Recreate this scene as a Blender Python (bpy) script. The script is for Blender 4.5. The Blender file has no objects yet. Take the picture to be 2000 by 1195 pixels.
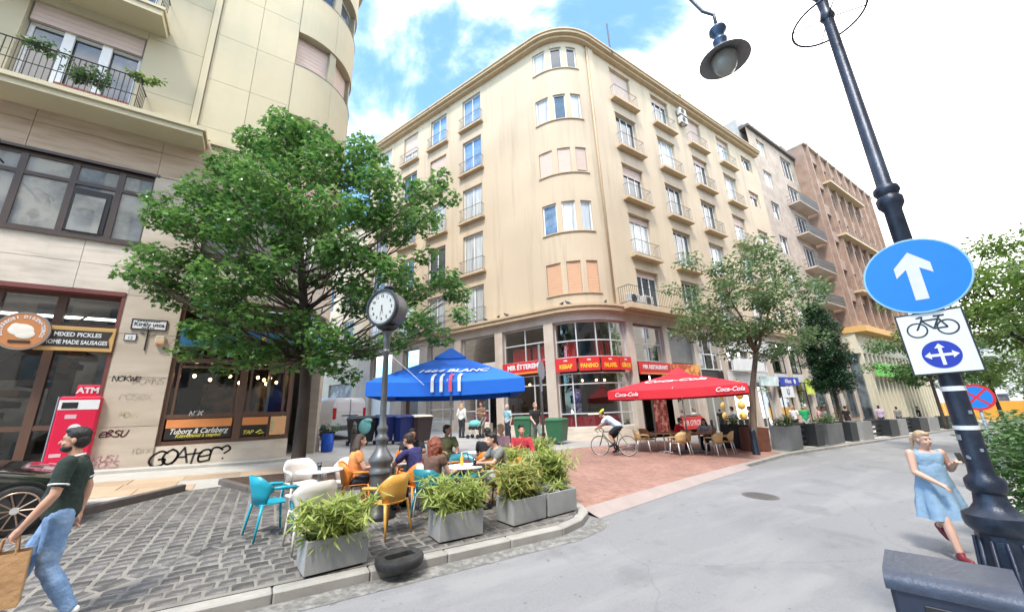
import bpy, math, random
import numpy as np
from mathutils import Vector as V, Matrix as M
random.seed(7)
scene = bpy.context.scene
COL = scene.collection
R_ = math.radians

# ------------------------------------------------------------------ camera
CAMZ = 1.9
cam_d = bpy.data.cameras.new('camera'); cam = bpy.data.objects.new('camera', cam_d)
COL.objects.link(cam); scene.camera = cam
cam_d.sensor_width = 36.0; cam_d.lens = 36.0 * 745.0 / 2000.0
cam_d.clip_start = 0.05; cam_d.clip_end = 3000
RC = np.array([[0.8349370187928432, 0.11509897251904018, 0.5381750655450143],
               [-0.5489950635504962, 0.24265293622546863, 0.7998274643561232],
               [-0.03853044051793273, -0.9632610129483182, 0.26578868690611]])
mw = M.Identity(4)
for i in range(3):
    mw[i][0] = RC[i, 0]; mw[i][1] = -RC[i, 1]; mw[i][2] = -RC[i, 2]
mw[2][3] = CAMZ
cam.matrix_world = mw
def proj(p):
    v = RC.T @ (np.array(p, float) - [0, 0, CAMZ])
    return (1000 + 745 * v[0] / v[2], 597.5 + 745 * v[1] / v[2], v[2])

# ------------------------------------------------------------------ sky
SUN_EL, SUN_AZ = R_(58), R_(216)     # direction TO the sun, azimuth measured from +X towards +Y
world = bpy.data.worlds.new('World'); scene.world = world; world.use_nodes = True
wn = world.node_tree.nodes; wl = world.node_tree.links; wn.clear()
def N(tree, t, **kw):
    n = tree.nodes.new(t)
    for k, v in kw.items():
        if k.startswith('i_'):
            k2 = k[2:]; k2 = int(k2) if k2.isdigit() else k2.replace('_', ' ')
            n.inputs[k2].default_value = v
        else: setattr(n, k, v)
    return n
wt = world.node_tree
sky = N(wt, 'ShaderNodeTexSky', sky_type='NISHITA', sun_disc=False, sun_elevation=SUN_EL,
        sun_rotation=R_(90) - SUN_AZ, air_density=1.0, dust_density=0.6, ozone_density=2.5)
tc = N(wt, 'ShaderNodeTexCoord')
sep = N(wt, 'ShaderNodeSeparateXYZ'); wl.new(tc.outputs['Generated'], sep.inputs[0])
zz = N(wt, 'ShaderNodeMath', operation='ADD', i_1=0.22); wl.new(sep.outputs[2], zz.inputs[0])
zm = N(wt, 'ShaderNodeMath', operation='MAXIMUM', i_1=0.08); wl.new(zz.outputs[0], zm.inputs[0])
dv = N(wt, 'ShaderNodeVectorMath', operation='DIVIDE')
wl.new(tc.outputs['Generated'], dv.inputs[0])
cmb = N(wt, 'ShaderNodeCombineXYZ', i_2=1.0)
wl.new(zm.outputs[0], cmb.inputs[0]); wl.new(zm.outputs[0], cmb.inputs[1])
wl.new(cmb.outputs[0], dv.inputs[1])
off = N(wt, 'ShaderNodeVectorMath', operation='ADD'); off.inputs[1].default_value = (SKY_OFF := (3.1, 0.4, 0.0))
wl.new(dv.outputs[0], off.inputs[0])
n_big = N(wt, 'ShaderNodeTexNoise', i_Scale=0.55, i_Detail=3.0, i_Roughness=0.5); wl.new(off.outputs[0], n_big.inputs['Vector'])
n_puf = N(wt, 'ShaderNodeTexNoise', i_Scale=2.6, i_Detail=7.0, i_Roughness=0.56, i_Distortion=0.3); wl.new(off.outputs[0], n_puf.inputs['Vector'])
bank = N(wt, 'ShaderNodeMapRange', interpolation_type='SMOOTHSTEP', i_1=0.52, i_2=0.84, i_3=-0.03, i_4=0.34); wl.new(sep.outputs[0], bank.inputs[0])
ad1 = N(wt, 'ShaderNodeMath', operation='MULTIPLY_ADD', i_1=0.62, i_2=0.0); wl.new(n_puf.outputs[0], ad1.inputs[0])
ad2 = N(wt, 'ShaderNodeMath', operation='MULTIPLY_ADD', i_1=0.55); wl.new(n_big.outputs[0], ad2.inputs[0]); wl.new(ad1.outputs[0], ad2.inputs[2])
ad3 = N(wt, 'ShaderNodeMath', operation='ADD'); wl.new(ad2.outputs[0], ad3.inputs[0]); wl.new(bank.outputs[0], ad3.inputs[1])
rmp = N(wt, 'ShaderNodeMapRange', interpolation_type='SMOOTHERSTEP', i_1=0.54, i_2=0.74, i_3=0.03, i_4=1.0); wl.new(ad3.outputs[0], rmp.inputs[0])
skc = N(wt, 'ShaderNodeVectorMath', operation='MULTIPLY'); skc.inputs[1].default_value = (0.72, 1.22, 1.45)
wl.new(sky.outputs[0], skc.inputs[0])
mixc = N(wt, 'ShaderNodeMix', data_type='RGBA'); mixc.inputs[7].default_value = (13.4, 13.0, 12.6, 1)
wl.new(rmp.outputs[0], mixc.inputs[0]); wl.new(skc.outputs[0], mixc.inputs[6])
bg = N(wt, 'ShaderNodeBackground', i_Strength=0.11); wl.new(mixc.outputs[2], bg.inputs[0])
wo = N(wt, 'ShaderNodeOutputWorld'); wl.new(bg.outputs[0], wo.inputs[0])

# ------------------------------------------------------------------ sun and exposure
sd = bpy.data.lights.new('sun', 'SUN'); sd.energy = 1.5; sd.angle = R_(10); sd.color = (1.0, 0.92, 0.80)
sun = bpy.data.objects.new('sun', sd); COL.objects.link(sun)
to = V((math.cos(SUN_EL) * math.cos(SUN_AZ), math.cos(SUN_EL) * math.sin(SUN_AZ), math.sin(SUN_EL)))
sun.rotation_euler = to.to_track_quat('Z', 'Y').to_euler(); sun.location = to * 100
vs = scene.view_settings; vs.view_transform = 'Standard'; vs.look = 'None'; vs.exposure = 1.72; vs.gamma = 1.0; vs.use_curve_mapping = False

cy_ = scene.cycles; cy_.max_bounces = 7; cy_.diffuse_bounces = 3; cy_.glossy_bounces = 3; cy_.transmission_bounces = 4; cy_.transparent_max_bounces = 8; cy_.caustics_reflective = False; cy_.caustics_refractive = False

# ------------------------------------------------------------------ ground level
def gz(x, y): return -0.025 * x + 0.05 * y
GROT = V((0.025, -0.05, 1)).normalized().rotation_difference(V((0, 0, 1))).inverted()   # upright -> normal of the sloping pavement
def ground_rot(yaw): return (GROT.to_matrix() @ M.Rotation(yaw, 3, 'Z')).to_euler()

# ------------------------------------------------------------------ mesh helpers
class MB:
    def __init__(s, T=None): s.v = []; s.f = []; s.m = []; s.mi = 0; s.T = T
    def add(s, vs, fs):
        o = len(s.v)
        if s.T is not None: vs = [s.T @ V(p) for p in vs]
        s.v += [tuple(p) for p in vs]; s.f += [tuple(i + o for i in f) for f in fs]; s.m += [s.mi] * len(fs)
        return s
    def box(s, x0, y0, z0, x1, y1, z1):
        return s.add([(x0,y0,z0),(x1,y0,z0),(x1,y1,z0),(x0,y1,z0),(x0,y0,z1),(x1,y0,z1),(x1,y1,z1),(x0,y1,z1)],
                     [(0,3,2,1),(4,5,6,7),(0,1,5,4),(1,2,6,5),(2,3,7,6),(3,0,4,7)])
    def cb(s, c, d): return s.box(c[0]-d[0]/2, c[1]-d[1]/2, c[2]-d[2]/2, c[0]+d[0]/2, c[1]+d[1]/2, c[2]+d[2]/2)
    def rbox(s, x0, y0, z0, x1, y1, z1, b=0.01):
        vs = []; idx = {}
        for i, x in enumerate((x0, x1)):
            for j, y in enumerate((y0, y1)):
                for k, z in enumerate((z0, z1)):
                    sx, sy, sz = (1, -1)[i], (1, -1)[j], (1, -1)[k]
                    idx[i, j, k, 0] = len(vs); vs.append((x, y + sy*b, z + sz*b))
                    idx[i, j, k, 1] = len(vs); vs.append((x + sx*b, y, z + sz*b))
                    idx[i, j, k, 2] = len(vs); vs.append((x + sx*b, y + sy*b, z))
        fs = []
        I = idx
        for i in (0, 1): fs.append(tuple(I[i,j,k,0] for j,k in ((0,0),(1,0),(1,1),(0,1))))
        for j in (0, 1): fs.append(tuple(I[i,j,k,1] for i,k in ((0,0),(0,1),(1,1),(1,0))))
        for k in (0, 1): fs.append(tuple(I[i,j,k,2] for i,j in ((0,0),(1,0),(1,1),(0,1))))
        for j in (0,1):
            for k in (0,1): fs.append((I[0,j,k,1], I[1,j,k,1], I[1,j,k,2], I[0,j,k,2]))
        for i in (0,1):
            for k in (0,1): fs.append((I[i,0,k,0], I[i,1,k,0], I[i,1,k,2], I[i,0,k,2]))
        for i in (0,1):
            for j in (0,1): fs.append((I[i,j,0,0], I[i,j,1,0], I[i,j,1,1], I[i,j,0,1]))
        for i in (0,1):
            for j in (0,1):
                for k in (0,1): fs.append((I[i,j,k,0], I[i,j,k,1], I[i,j,k,2]))
        return s.add(vs, fs)
    def tube(s, pts, r, n=8, cap=True, ell=None):
        pts = [V(p) for p in pts]; L = len(pts)
        rs = r if isinstance(r, (list, tuple)) else [r] * L
        vs = []; fs = []; up = None
        for i, p in enumerate(pts):
            t = (pts[min(i+1, L-1)] - pts[max(i-1, 0)])
            t = t.normalized() if t.length > 1e-9 else V((0,0,1))
            if up is None: up = V((0,0,1)) if abs(t.z) < 0.9 else V((0,1,0))
            a = t.cross(up)
            if a.length < 1e-6: a = t.orthogonal()
            a.normalize(); b = a.cross(t); up = b
            for k in range(n):
                q = 2*math.pi*k/n
                vs.append(p + a*(math.cos(q)*rs[i]*(ell or 1)) + b*(math.sin(q)*rs[i]))
        for i in range(L-1):
            for k in range(n):
                k2 = (k+1) % n
                fs.append((i*n+k, i*n+k2, (i+1)*n+k2, (i+1)*n+k))
        if cap: fs.append(tuple(range(n-1, -1, -1))); fs.append(tuple((L-1)*n+k for k in range(n)))
        return s.add(vs, fs)
    def lathe(s, prof, n=16, c=(0,0,0), cap=True, rot=0):
        vs = []; fs = []; L = len(prof)
        for r, z in prof:
            for k in range(n):
                q = 2*math.pi*k/n + rot
                vs.append((c[0]+r*math.cos(q), c[1]+r*math.sin(q), c[2]+z))
        for i in range(L-1):
            for k in range(n):
                k2 = (k+1) % n; fs.append((i*n+k, i*n+k2, (i+1)*n+k2, (i+1)*n+k))
        if cap: fs.append(tuple(range(n-1, -1, -1))); fs.append(tuple((L-1)*n+k for k in range(n)))
        return s.add(vs, fs)
    def prism(s, poly, z0, z1, zf=None):
        n = len(poly); a = (lambda x, y: zf(x, y)) if zf else (lambda x, y: 0)
        vs = [(x, y, z0 + a(x, y)) for x, y in poly] + [(x, y, z1 + a(x, y)) for x, y in poly]
        return s.add(vs, [tuple(range(n-1, -1, -1)), tuple(range(n, 2*n))] + [(i, (i+1) % n, n+(i+1) % n, n+i) for i in range(n)])
    def ell(s, c, r, n=10, m=7, T=None):
        vs = []; fs = []
        for i in range(m+1):
            th = math.pi*i/m
            for k in range(n):
                q = 2*math.pi*k/n
                p = V((r[0]*math.sin(th)*math.cos(q), r[1]*math.sin(th)*math.sin(q), r[2]*math.cos(th)))
                if T is not None: p = T @ p
                vs.append(V(c) + p)
        for i in range(m):
            for k in range(n):
                k2 = (k+1) % n; fs.append((i*n+k, (i+1)*n+k, (i+1)*n+k2, i*n+k2))
        return s.add(vs, fs)
    def limb(s, pts, rs, n=10):
        """closed tapered tube with round ends"""
        pts = [V(p) for p in pts]; d0 = (pts[0]-pts[1]).normalized(); d1 = (pts[-1]-pts[-2]).normalized()
        P = []; Rr = []
        for q in (80, 50, 22): P.append(pts[0] + d0*rs[0]*math.sin(R_(q))); Rr.append(rs[0]*math.cos(R_(q)))
        P += pts; Rr += list(rs)
        for q in (22, 50, 80): P.append(pts[-1] + d1*rs[-1]*math.sin(R_(q))); Rr.append(rs[-1]*math.cos(R_(q)))
        return s.tube(P, Rr, n)
    def loft(s, rings, cap=True):
        n = len(rings[0]); vs = [p for r in rings for p in r]; fs = []
        for i in range(len(rings)-1):
            for k in range(n):
                k2 = (k+1) % n; fs.append((i*n+k, i*n+k2, (i+1)*n+k2, (i+1)*n+k))
        if cap: fs.append(tuple(range(n-1, -1, -1))); fs.append(tuple((len(rings)-1)*n+k for k in range(n)))
        return s.add(vs, fs)
    def mesh(s, name, mats, smooth=False):
        me = bpy.data.meshes.new(name); me.from_pydata(s.v, [], s.f)
        if not isinstance(mats, (list, tuple)): mats = [mats]
        for m in mats: me.materials.append(m)
        if len(mats) > 1: me.polygons.foreach_set('material_index', s.m)
        if smooth: me.polygons.foreach_set('use_smooth', [True]*len(s.f))
        me.update(); return me
    def build(s, name, mats, parent=None, smooth=False):
        return link(name, s.mesh(name, mats, smooth), parent)

def link(name, data, parent=None, loc=None, rot=None, scale=None):
    o = bpy.data.objects.new(name, data); COL.objects.link(o)
    if parent is not None: o.parent = parent
    if loc is not None: o.location = loc
    if rot is not None: o.rotation_euler = rot
    if scale is not None: o.scale = scale
    return o
def tag(o, label=None, cat=None, group=None, kind=None):
    if label: o['label'] = label
    if cat: o['category'] = cat
    if group: o['group'] = group
    if kind: o['kind'] = kind
    return o
def thing(name, label, cat, loc=(0,0,0), rot=(0,0,0), group=None):
    o = link(name, None, None, loc, rot); o.empty_display_size = 0.2
    return tag(o, label, cat, group)
def dup(root, loc=None, rot=None, label=None, parent=None):
    c = root.copy(); COL.objects.link(c)
    if parent is not None: c.parent = parent
    if loc is not None: c.location = loc
    if rot is not None: c.rotation_euler = rot
    if label: c['label'] = label
    for ch in root.children: dup(ch, parent=c)
    return c
def smooth_edges(o, ang=40):
    o.data.polygons.foreach_set('use_smooth', [True]*len(o.data.polygons))
    m = o.modifiers.new('es', 'EDGE_SPLIT'); m.split_angle = R_(ang); return o

# ------------------------------------------------------------------ text (converted to meshes at the end)
TEXTS = []
def text(name, body, size, mat, parent, loc, rot, shear=0.0, bold=0.0, align='CENTER', ext=0.002, sx=1.0, label=None):
    cu = bpy.data.curves.new(name, 'FONT'); cu.body = body; cu.size = size; cu.align_x = align; cu.align_y = 'CENTER'
    cu.shear = shear; cu.offset = bold; cu.extrude = ext; cu.resolution_u = 3; cu.materials.append(mat)
    o = link(name, cu, parent, loc, rot, (sx, 1, 1))
    if label: o['label'] = label
    TEXTS.append(o); return o
def finish_texts():
    bpy.context.view_layer.update(); dg = bpy.context.evaluated_depsgraph_get()
    for o in TEXTS:
        me = bpy.data.meshes.new_from_object(o.evaluated_get(dg)); n = o.name
        p = o.parent; mb_ = o.matrix_basis.copy(); lab = o.get('label'); cat = o.get('category'); grp = o.get('group')
        bpy.data.objects.remove(o); q = link(n, me, p); q.matrix_basis = mb_
        tag(q, lab, cat, grp)

# ------------------------------------------------------------------ materials
MATS = {}
def mat(name, col, rough=0.7, var=0.12, scale=6.0, bump=0.0, bscale=60.0, metal=0.0, col2=None, mix=(0.45, 0.62), stain=None,
        rnd=0.0, emit=0.0, coord='Object', spec=0.5, coat=0.0, sss=0.0, fac2=1.0, stretch=None):
    if name in MATS: return MATS[name]
    m = bpy.data.materials.new(name); m.use_nodes = True; t = m.node_tree; b = t.nodes['Principled BSDF']; L = t.links
    b.inputs['Roughness'].default_value = rough; b.inputs['Metallic'].default_value = metal
    b.inputs['Specular IOR Level'].default_value = spec
    if coat: b.inputs['Coat Weight'].default_value = coat; b.inputs['Coat Roughness'].default_value = 0.05
    tcn = N(t, 'ShaderNodeTexCoord'); vec = tcn.outputs[coord]
    if stretch:
        mp = N(t, 'ShaderNodeMapping'); mp.inputs['Scale'].default_value = stretch; L.new(vec, mp.inputs[0]); vec = mp.outputs[0]
    cur = None
    base = N(t, 'ShaderNodeRGB'); base.outputs[0].default_value = (*col, 1); cur = base.outputs[0]
    if col2:
        nz = N(t, 'ShaderNodeTexNoise', i_Scale=scale*0.5, i_Detail=6.0, i_Roughness=0.62); L.new(vec, nz.inputs['Vector'])
        mr = N(t, 'ShaderNodeMapRange', i_1=mix[0], i_2=mix[1], i_4=fac2); L.new(nz.outputs[0], mr.inputs[0])
        mx = N(t, 'ShaderNodeMix', data_type='RGBA'); mx.inputs[7].default_value = (*col2, 1)
        L.new(mr.outputs[0], mx.inputs[0]); L.new(cur, mx.inputs[6]); cur = mx.outputs[2]
    if stain:   # vertical rain streaks: (colour, strength)
        mp = N(t, 'ShaderNodeMapping'); mp.inputs['Scale'].default_value = (1.6, 1.6, 0.12); L.new(tcn.outputs[coord], mp.inputs[0])
        nz = N(t, 'ShaderNodeTexNoise', i_Scale=1.0, i_Detail=7.0, i_Roughness=0.65); L.new(mp.outputs[0], nz.inputs['Vector'])
        mr = N(t, 'ShaderNodeMapRange', i_1=0.5, i_2=0.75, i_4=stain[1]); L.new(nz.outputs[0], mr.inputs[0])
        mx = N(t, 'ShaderNodeMix', data_type='RGBA'); mx.inputs[7].default_value = (*stain[0], 1)
        L.new(mr.outputs[0], mx.inputs[0]); L.new(cur, mx.inputs[6]); cur = mx.outputs[2]
    if var or rnd:
        hs = N(t, 'ShaderNodeHueSaturation'); L.new(cur, hs.inputs['Color'])
        nz = N(t, 'ShaderNodeTexNoise', i_Scale=scale, i_Detail=5.0, i_Roughness=0.6); L.new(vec, nz.inputs['Vector'])
        mr = N(t, 'ShaderNodeMapRange', i_1=0.25, i_2=0.75, i_3=1-var, i_4=1+var); L.new(nz.outputs[0], mr.inputs[0])
        val = mr.outputs[0]
        if rnd:
            oi = N(t, 'ShaderNodeObjectInfo'); mr2 = N(t, 'ShaderNodeMapRange', i_3=1-rnd, i_4=1+rnd); L.new(oi.outputs['Random'], mr2.inputs[0])
            mu = N(t, 'ShaderNodeMath', operation='MULTIPLY'); L.new(val, mu.inputs[0]); L.new(mr2.outputs[0], mu.inputs[1]); val = mu.outputs[0]
        L.new(val, hs.inputs['Value']); cur = hs.outputs[0]
    L.new(cur, b.inputs['Base Color'])
    if emit: L.new(cur, b.inputs['Emission Color']); b.inputs['Emission Strength'].default_value = emit
    if bump:
        nz = N(t, 'ShaderNodeTexNoise', i_Scale=bscale, i_Detail=4.0, i_Roughness=0.6); L.new(vec, nz.inputs['Vector'])
        bp = N(t, 'ShaderNodeBump', i_Strength=min(1.0, bump), i_Distance=0.02); L.new(nz.outputs[0], bp.inputs['Height']); L.new(bp.outputs[0], b.inputs['Normal'])
    MATS[name] = m; return m
def leafmat(name, c1, c2, rough=0.42, trans=0.35):
    m = bpy.data.materials.new(name); m.use_nodes = True; t = m.node_tree; L = t.links; b = t.nodes['Principled BSDF']; out = t.nodes['Material Output']
    g = N(t, 'ShaderNodeNewGeometry'); mx = N(t, 'ShaderNodeMix', data_type='RGBA'); mx.inputs[6].default_value = (*c1, 1); mx.inputs[7].default_value = (*c2, 1)
    L.new(g.outputs['Random Per Island'], mx.inputs[0])
    L.new(mx.outputs[2], b.inputs['Base Color']); b.inputs['Roughness'].default_value = rough
    tr = N(t, 'ShaderNodeBsdfTranslucent'); L.new(mx.outputs[2], tr.inputs[0])
    ms = N(t, 'ShaderNodeMixShader', i_0=trans); L.new(b.outputs[0], ms.inputs[1]); L.new(tr.outputs[0], ms.inputs[2]); L.new(ms.outputs[0], out.inputs[0])
    return m
def glassmat(name, tint=(0.9, 0.95, 0.95), refl=0.12, rough=0.02):
    m = bpy.data.materials.new(name); m.use_nodes = True; t = m.node_tree; L = t.links; t.nodes.remove(t.nodes['Principled BSDF']); out = t.nodes['Material Output']
    tr = N(t, 'ShaderNodeBsdfTransparent'); tr.inputs[0].default_value = (*tint, 1)
    gl = N(t, 'ShaderNodeBsdfGlossy', i_Roughness=rough)
    lw = N(t, 'ShaderNodeFresnel', i_IOR=1.5); mr = N(t, 'ShaderNodeMapRange', i_3=refl*0.5, i_4=1.0); L.new(lw.outputs[0], mr.inputs[0])
    ms = N(t, 'ShaderNodeMixShader'); L.new(mr.outputs[0], ms.inputs[0]); L.new(tr.outputs[0], ms.inputs[1]); L.new(gl.outputs[0], ms.inputs[2]); L.new(ms.outputs[0], out.inputs[0])
    return m

def asph_wear(m):
    t = m.node_tree; L = t.links; b = t.nodes['Principled BSDF']; src = b.inputs['Base Color'].links[0].from_socket; tcn = N(t, 'ShaderNodeTexCoord')
    def layer(src, scale, stretch, lo, hi, col, fac, det=5.0, rot=0.0):
        mp = N(t, 'ShaderNodeMapping'); mp.inputs['Scale'].default_value = stretch; mp.inputs['Rotation'].default_value = (0, 0, rot); L.new(tcn.outputs['Object'], mp.inputs[0])
        nz = N(t, 'ShaderNodeTexNoise', i_Scale=scale, i_Detail=det, i_Roughness=0.6); L.new(mp.outputs[0], nz.inputs['Vector'])
        mr = N(t, 'ShaderNodeMapRange', i_1=lo, i_2=hi, i_4=fac); L.new(nz.outputs[0], mr.inputs[0])
        mx = N(t, 'ShaderNodeMix', data_type='RGBA'); mx.inputs[7].default_value = (*col, 1); L.new(mr.outputs[0], mx.inputs[0]); L.new(src, mx.inputs[6]); return mx.outputs[2]
    src = layer(src, 0.8, (0.35, 1.6, 1), 0.5, 0.62, (0.27, 0.268, 0.27), 0.65)     # worn lanes along the street
    src = layer(src, 0.9, (1, 1, 1), 0.56, 0.66, (0.15, 0.15, 0.158), 0.5)            # darker patches
    src = layer(src, 6.0, (1, 1, 1), 0.66, 0.72, (0.09, 0.09, 0.092), 0.55, 3.0)      # oil drips
    vo = N(t, 'ShaderNodeTexVoronoi', feature='DISTANCE_TO_EDGE', i_Scale=0.33); nz = N(t, 'ShaderNodeTexNoise', i_Scale=1.6, i_Detail=6.0); L.new(tcn.outputs['Object'], nz.inputs['Vector'])
    mv = N(t, 'ShaderNodeMix', data_type='VECTOR', i_0=0.35); L.new(tcn.outputs['Object'], mv.inputs[4]); L.new(nz.outputs['Color'], mv.inputs[5]); L.new(mv.outputs[1], vo.inputs['Vector'])
    mr = N(t, 'ShaderNodeMapRange', i_1=0.0, i_2=0.004, i_3=0.22, i_4=0.0); L.new(vo.outputs[0], mr.inputs[0])
    mx = N(t, 'ShaderNodeMix', data_type='RGBA'); mx.inputs[7].default_value = (0.07, 0.07, 0.07, 1); L.new(mr.outputs[0], mx.inputs[0]); L.new(src, mx.inputs[6]); L.new(mx.outputs[2], b.inputs['Base Color'])
m_asphalt = mat('asphalt', (0.215, 0.215, 0.222), 0.85, 0.13, 42.0, 0.4, 160)
asph_wear(m_asphalt)
m_lightasph = mat('pale_asphalt', (0.36, 0.35, 0.335), 0.85, 0.12, 2.0, 0.25, 150, col2=(0.28, 0.27, 0.265))
m_cobble = mat('cobble_basalt', (0.092, 0.087, 0.086), 0.55, 0.3, 11.0, 0.7, 45, col2=(0.15, 0.14, 0.133), rnd=0.36)
m_mortar = mat('mortar_sand', (0.235, 0.22, 0.195), 0.9, 0.2, 8.0, 0.4, 90, col2=(0.17, 0.16, 0.145))
m_kerb = mat('kerb_granite', (0.34, 0.325, 0.30), 0.75, 0.16, 6.0, 0.4, 90, col2=(0.2, 0.19, 0.18), mix=(0.5, 0.75), rnd=0.1)
m_kerbdark = mat('kerb_dark', (0.13, 0.11, 0.10), 0.8, 0.2, 6.0, 0.4, 70, rnd=0.1)
m_slab = mat('ochre_slab', (0.46, 0.335, 0.225), 0.75, 0.12, 4.0, 0.3, 60, rnd=0.14)
m_paleslab = mat('pale_slab', (0.44, 0.42, 0.385), 0.75, 0.12, 4.0, 0.25, 60, rnd=0.08)
m_soil = mat('soil', (0.055, 0.035, 0.025), 0.95, 0.3, 30, 0.6, 60, col2=(0.10, 0.06, 0.04))
def brickmat(name, c1, c2, cm, scale, rot=0.0, msize=0.018, off=0.5, rough=0.75, bumps=0.3, coordscale=(1,1,1), bw=0.5, rh=0.25, plane=None):
    m = bpy.data.materials.new(name); m.use_nodes = True; t = m.node_tree; L = t.links; b = t.nodes['Principled BSDF']
    tcn = N(t, 'ShaderNodeTexCoord'); mp = N(t, 'ShaderNodeMapping'); mp.inputs['Rotation'].default_value = (0, 0, rot); mp.inputs['Scale'].default_value = coordscale
    if plane == 'xz':
        sp = N(t, 'ShaderNodeSeparateXYZ'); cb_ = N(t, 'ShaderNodeCombineXYZ'); L.new(tcn.outputs['Object'], sp.inputs[0])
        ad = N(t, 'ShaderNodeMath', operation='ADD'); L.new(sp.outputs[0], ad.inputs[0]); L.new(sp.outputs[1], ad.inputs[1])
        L.new(ad.outputs[0], cb_.inputs[0]); L.new(sp.outputs[2], cb_.inputs[1]); L.new(cb_.outputs[0], mp.inputs[0])
    else: L.new(tcn.outputs['Object'], mp.inputs[0])
    br = N(t, 'ShaderNodeTexBrick', offset=off, i_Scale=scale); br.inputs['Color1'].default_value = (*c1, 1); br.inputs['Color2'].default_value = (*c2, 1); br.inputs['Mortar'].default_value = (*cm, 1)
    br.inputs['Mortar Size'].default_value = msize; br.inputs['Brick Width'].default_value = bw; br.inputs['Row Height'].default_value = rh
    L.new(mp.outputs[0], br.inputs['Vector'])
    nz = N(t, 'ShaderNodeTexNoise', i_Scale=1.3, i_Detail=6.0); L.new(tcn.outputs['Object'], nz.inputs['Vector'])
    hs = N(t, 'ShaderNodeHueSaturation'); mr = N(t, 'ShaderNodeMapRange', i_1=0.3, i_2=0.7, i_3=0.82, i_4=1.18); L.new(nz.outputs[0], mr.inputs[0]); L.new(mr.outputs[0], hs.inputs['Value'])
    L.new(br.outputs[0], hs.inputs['Color']); L.new(hs.outputs[0], b.inputs['Base Color']); b.inputs['Roughness'].default_value = rough
    bp = N(t, 'ShaderNodeBump', i_Strength=bumps, i_Distance=0.01, invert=True); L.new(br.outputs['Fac'], bp.inputs['Height']); L.new(bp.outputs[0], b.inputs['Normal'])
    return m
m_redbrick = brickmat('red_paver', (0.26, 0.13, 0.10), (0.37, 0.215, 0.17), (0.20, 0.125, 0.10), 5.0, R_(38))
m_brownpave = brickmat('brown_paver', (0.19, 0.15, 0.125), (0.24, 0.19, 0.16), (0.2, 0.17, 0.15), 5.0, 0.0)
m_facbrick = brickmat('facade_brick', (0.27, 0.165, 0.115), (0.33, 0.205, 0.145), (0.32, 0.25, 0.195), 4.0, plane='xz')
m_pinkbrick = brickmat('pink_brick', (0.37, 0.28, 0.215), (0.43, 0.33, 0.255), (0.42, 0.35, 0.285), 4.0, plane='xz')

m_plaster = mat('ochre_plaster', (0.60, 0.48, 0.335), 0.85, 0.10, 0.9, 0.35, 30, col2=(0.50, 0.39, 0.275), mix=(0.36, 0.66), stain=((0.33, 0.26, 0.185), 0.6), fac2=0.95)
m_plasterL = mat('ochre_trim', (0.53, 0.395, 0.25), 0.85, 0.08, 3.0, 0.2, 40, stain=((0.33, 0.25, 0.16), 0.5))
m_cream = mat('cream_panel', (0.53, 0.46, 0.31), 0.8, 0.06, 1.2, 0.2, 40, col2=(0.46, 0.415, 0.285), rnd=0.035, stain=((0.42, 0.38, 0.26), 0.35))
m_creamd = mat('cream_back', (0.40, 0.36, 0.26), 0.85, 0.08, 2.0)
m_trav = mat('travertine', (0.68, 0.595, 0.50), 0.6, 0.07, 3.0, 0.25, 50, col2=(0.50, 0.43, 0.345), mix=(0.45, 0.7), rnd=0.05, stretch=(1, 1, 5.0), stain=((0.40, 0.34, 0.27), 0.3))
m_travb = mat('travertine_brown', (0.50, 0.385, 0.28), 0.6, 0.1, 3.0, 0.3, 40, col2=(0.42, 0.30, 0.21), rnd=0.05, stretch=(1, 1, 7.0))
m_travdirty = mat('travertine_dirty', (0.56, 0.475, 0.385), 0.7, 0.12, 2.5, 0.3, 40, col2=(0.45, 0.37, 0.29), mix=(0.42, 0.65), stretch=(1, 1, 4.0), rnd=0.04)
m_pinkst = mat('pink_stone', (0.56, 0.475, 0.40), 0.7, 0.1, 3.0, 0.2, 40, col2=(0.48, 0.39, 0.32), stain=((0.3, 0.22, 0.17), 0.35))
m_white = mat('white_paint', (0.78, 0.78, 0.76), 0.4, 0.03, 4.0)
m_alu = mat('aluminium', (0.68, 0.68, 0.68), 0.4, 0.04, 5.0, metal=0.3)
m_brownfr = mat('brown_frame', (0.115, 0.062, 0.043), 0.4, 0.1, 5.0, coat=0.2)
m_darkfr = mat('dark_frame', (0.075, 0.055, 0.05), 0.4, 0.1, 5.0)
m_iron = mat('wrought_iron', (0.035, 0.033, 0.032), 0.5, 0.1, 8.0, metal=0.4)
m_railg = mat('rail_grey', (0.17, 0.165, 0.155), 0.5, 0.15, 8.0, metal=0.3)
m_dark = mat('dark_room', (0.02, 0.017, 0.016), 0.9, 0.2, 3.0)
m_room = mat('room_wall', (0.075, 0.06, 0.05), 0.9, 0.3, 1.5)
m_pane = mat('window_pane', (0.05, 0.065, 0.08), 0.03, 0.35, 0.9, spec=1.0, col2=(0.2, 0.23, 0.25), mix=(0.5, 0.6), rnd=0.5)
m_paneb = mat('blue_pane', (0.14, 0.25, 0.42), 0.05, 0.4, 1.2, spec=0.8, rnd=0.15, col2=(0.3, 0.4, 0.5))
m_curtain = mat('curtain', (0.50, 0.51, 0.50), 0.8, 0.35, 3.0, rnd=0.2, stretch=(5, 5, 0.25), coat=1.0, col2=(0.25, 0.27, 0.28), mix=(0.5, 0.62))  # dark upright streaks paint the shade of folds onto a flat pane
m_blind = mat('roller_blind', (0.60, 0.455, 0.375), 0.7, 0.05, 3.0, rnd=0.07)
m_blindt = mat('orange_blind', (0.62, 0.36, 0.215), 0.7, 0.06, 3.0, rnd=0.05)
m_red = mat('red_panel', (0.50, 0.02, 0.03), 0.4, 0.08, 3.0)
m_dred = mat('dark_red', (0.22, 0.015, 0.025), 0.4, 0.15, 3.0)
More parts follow.
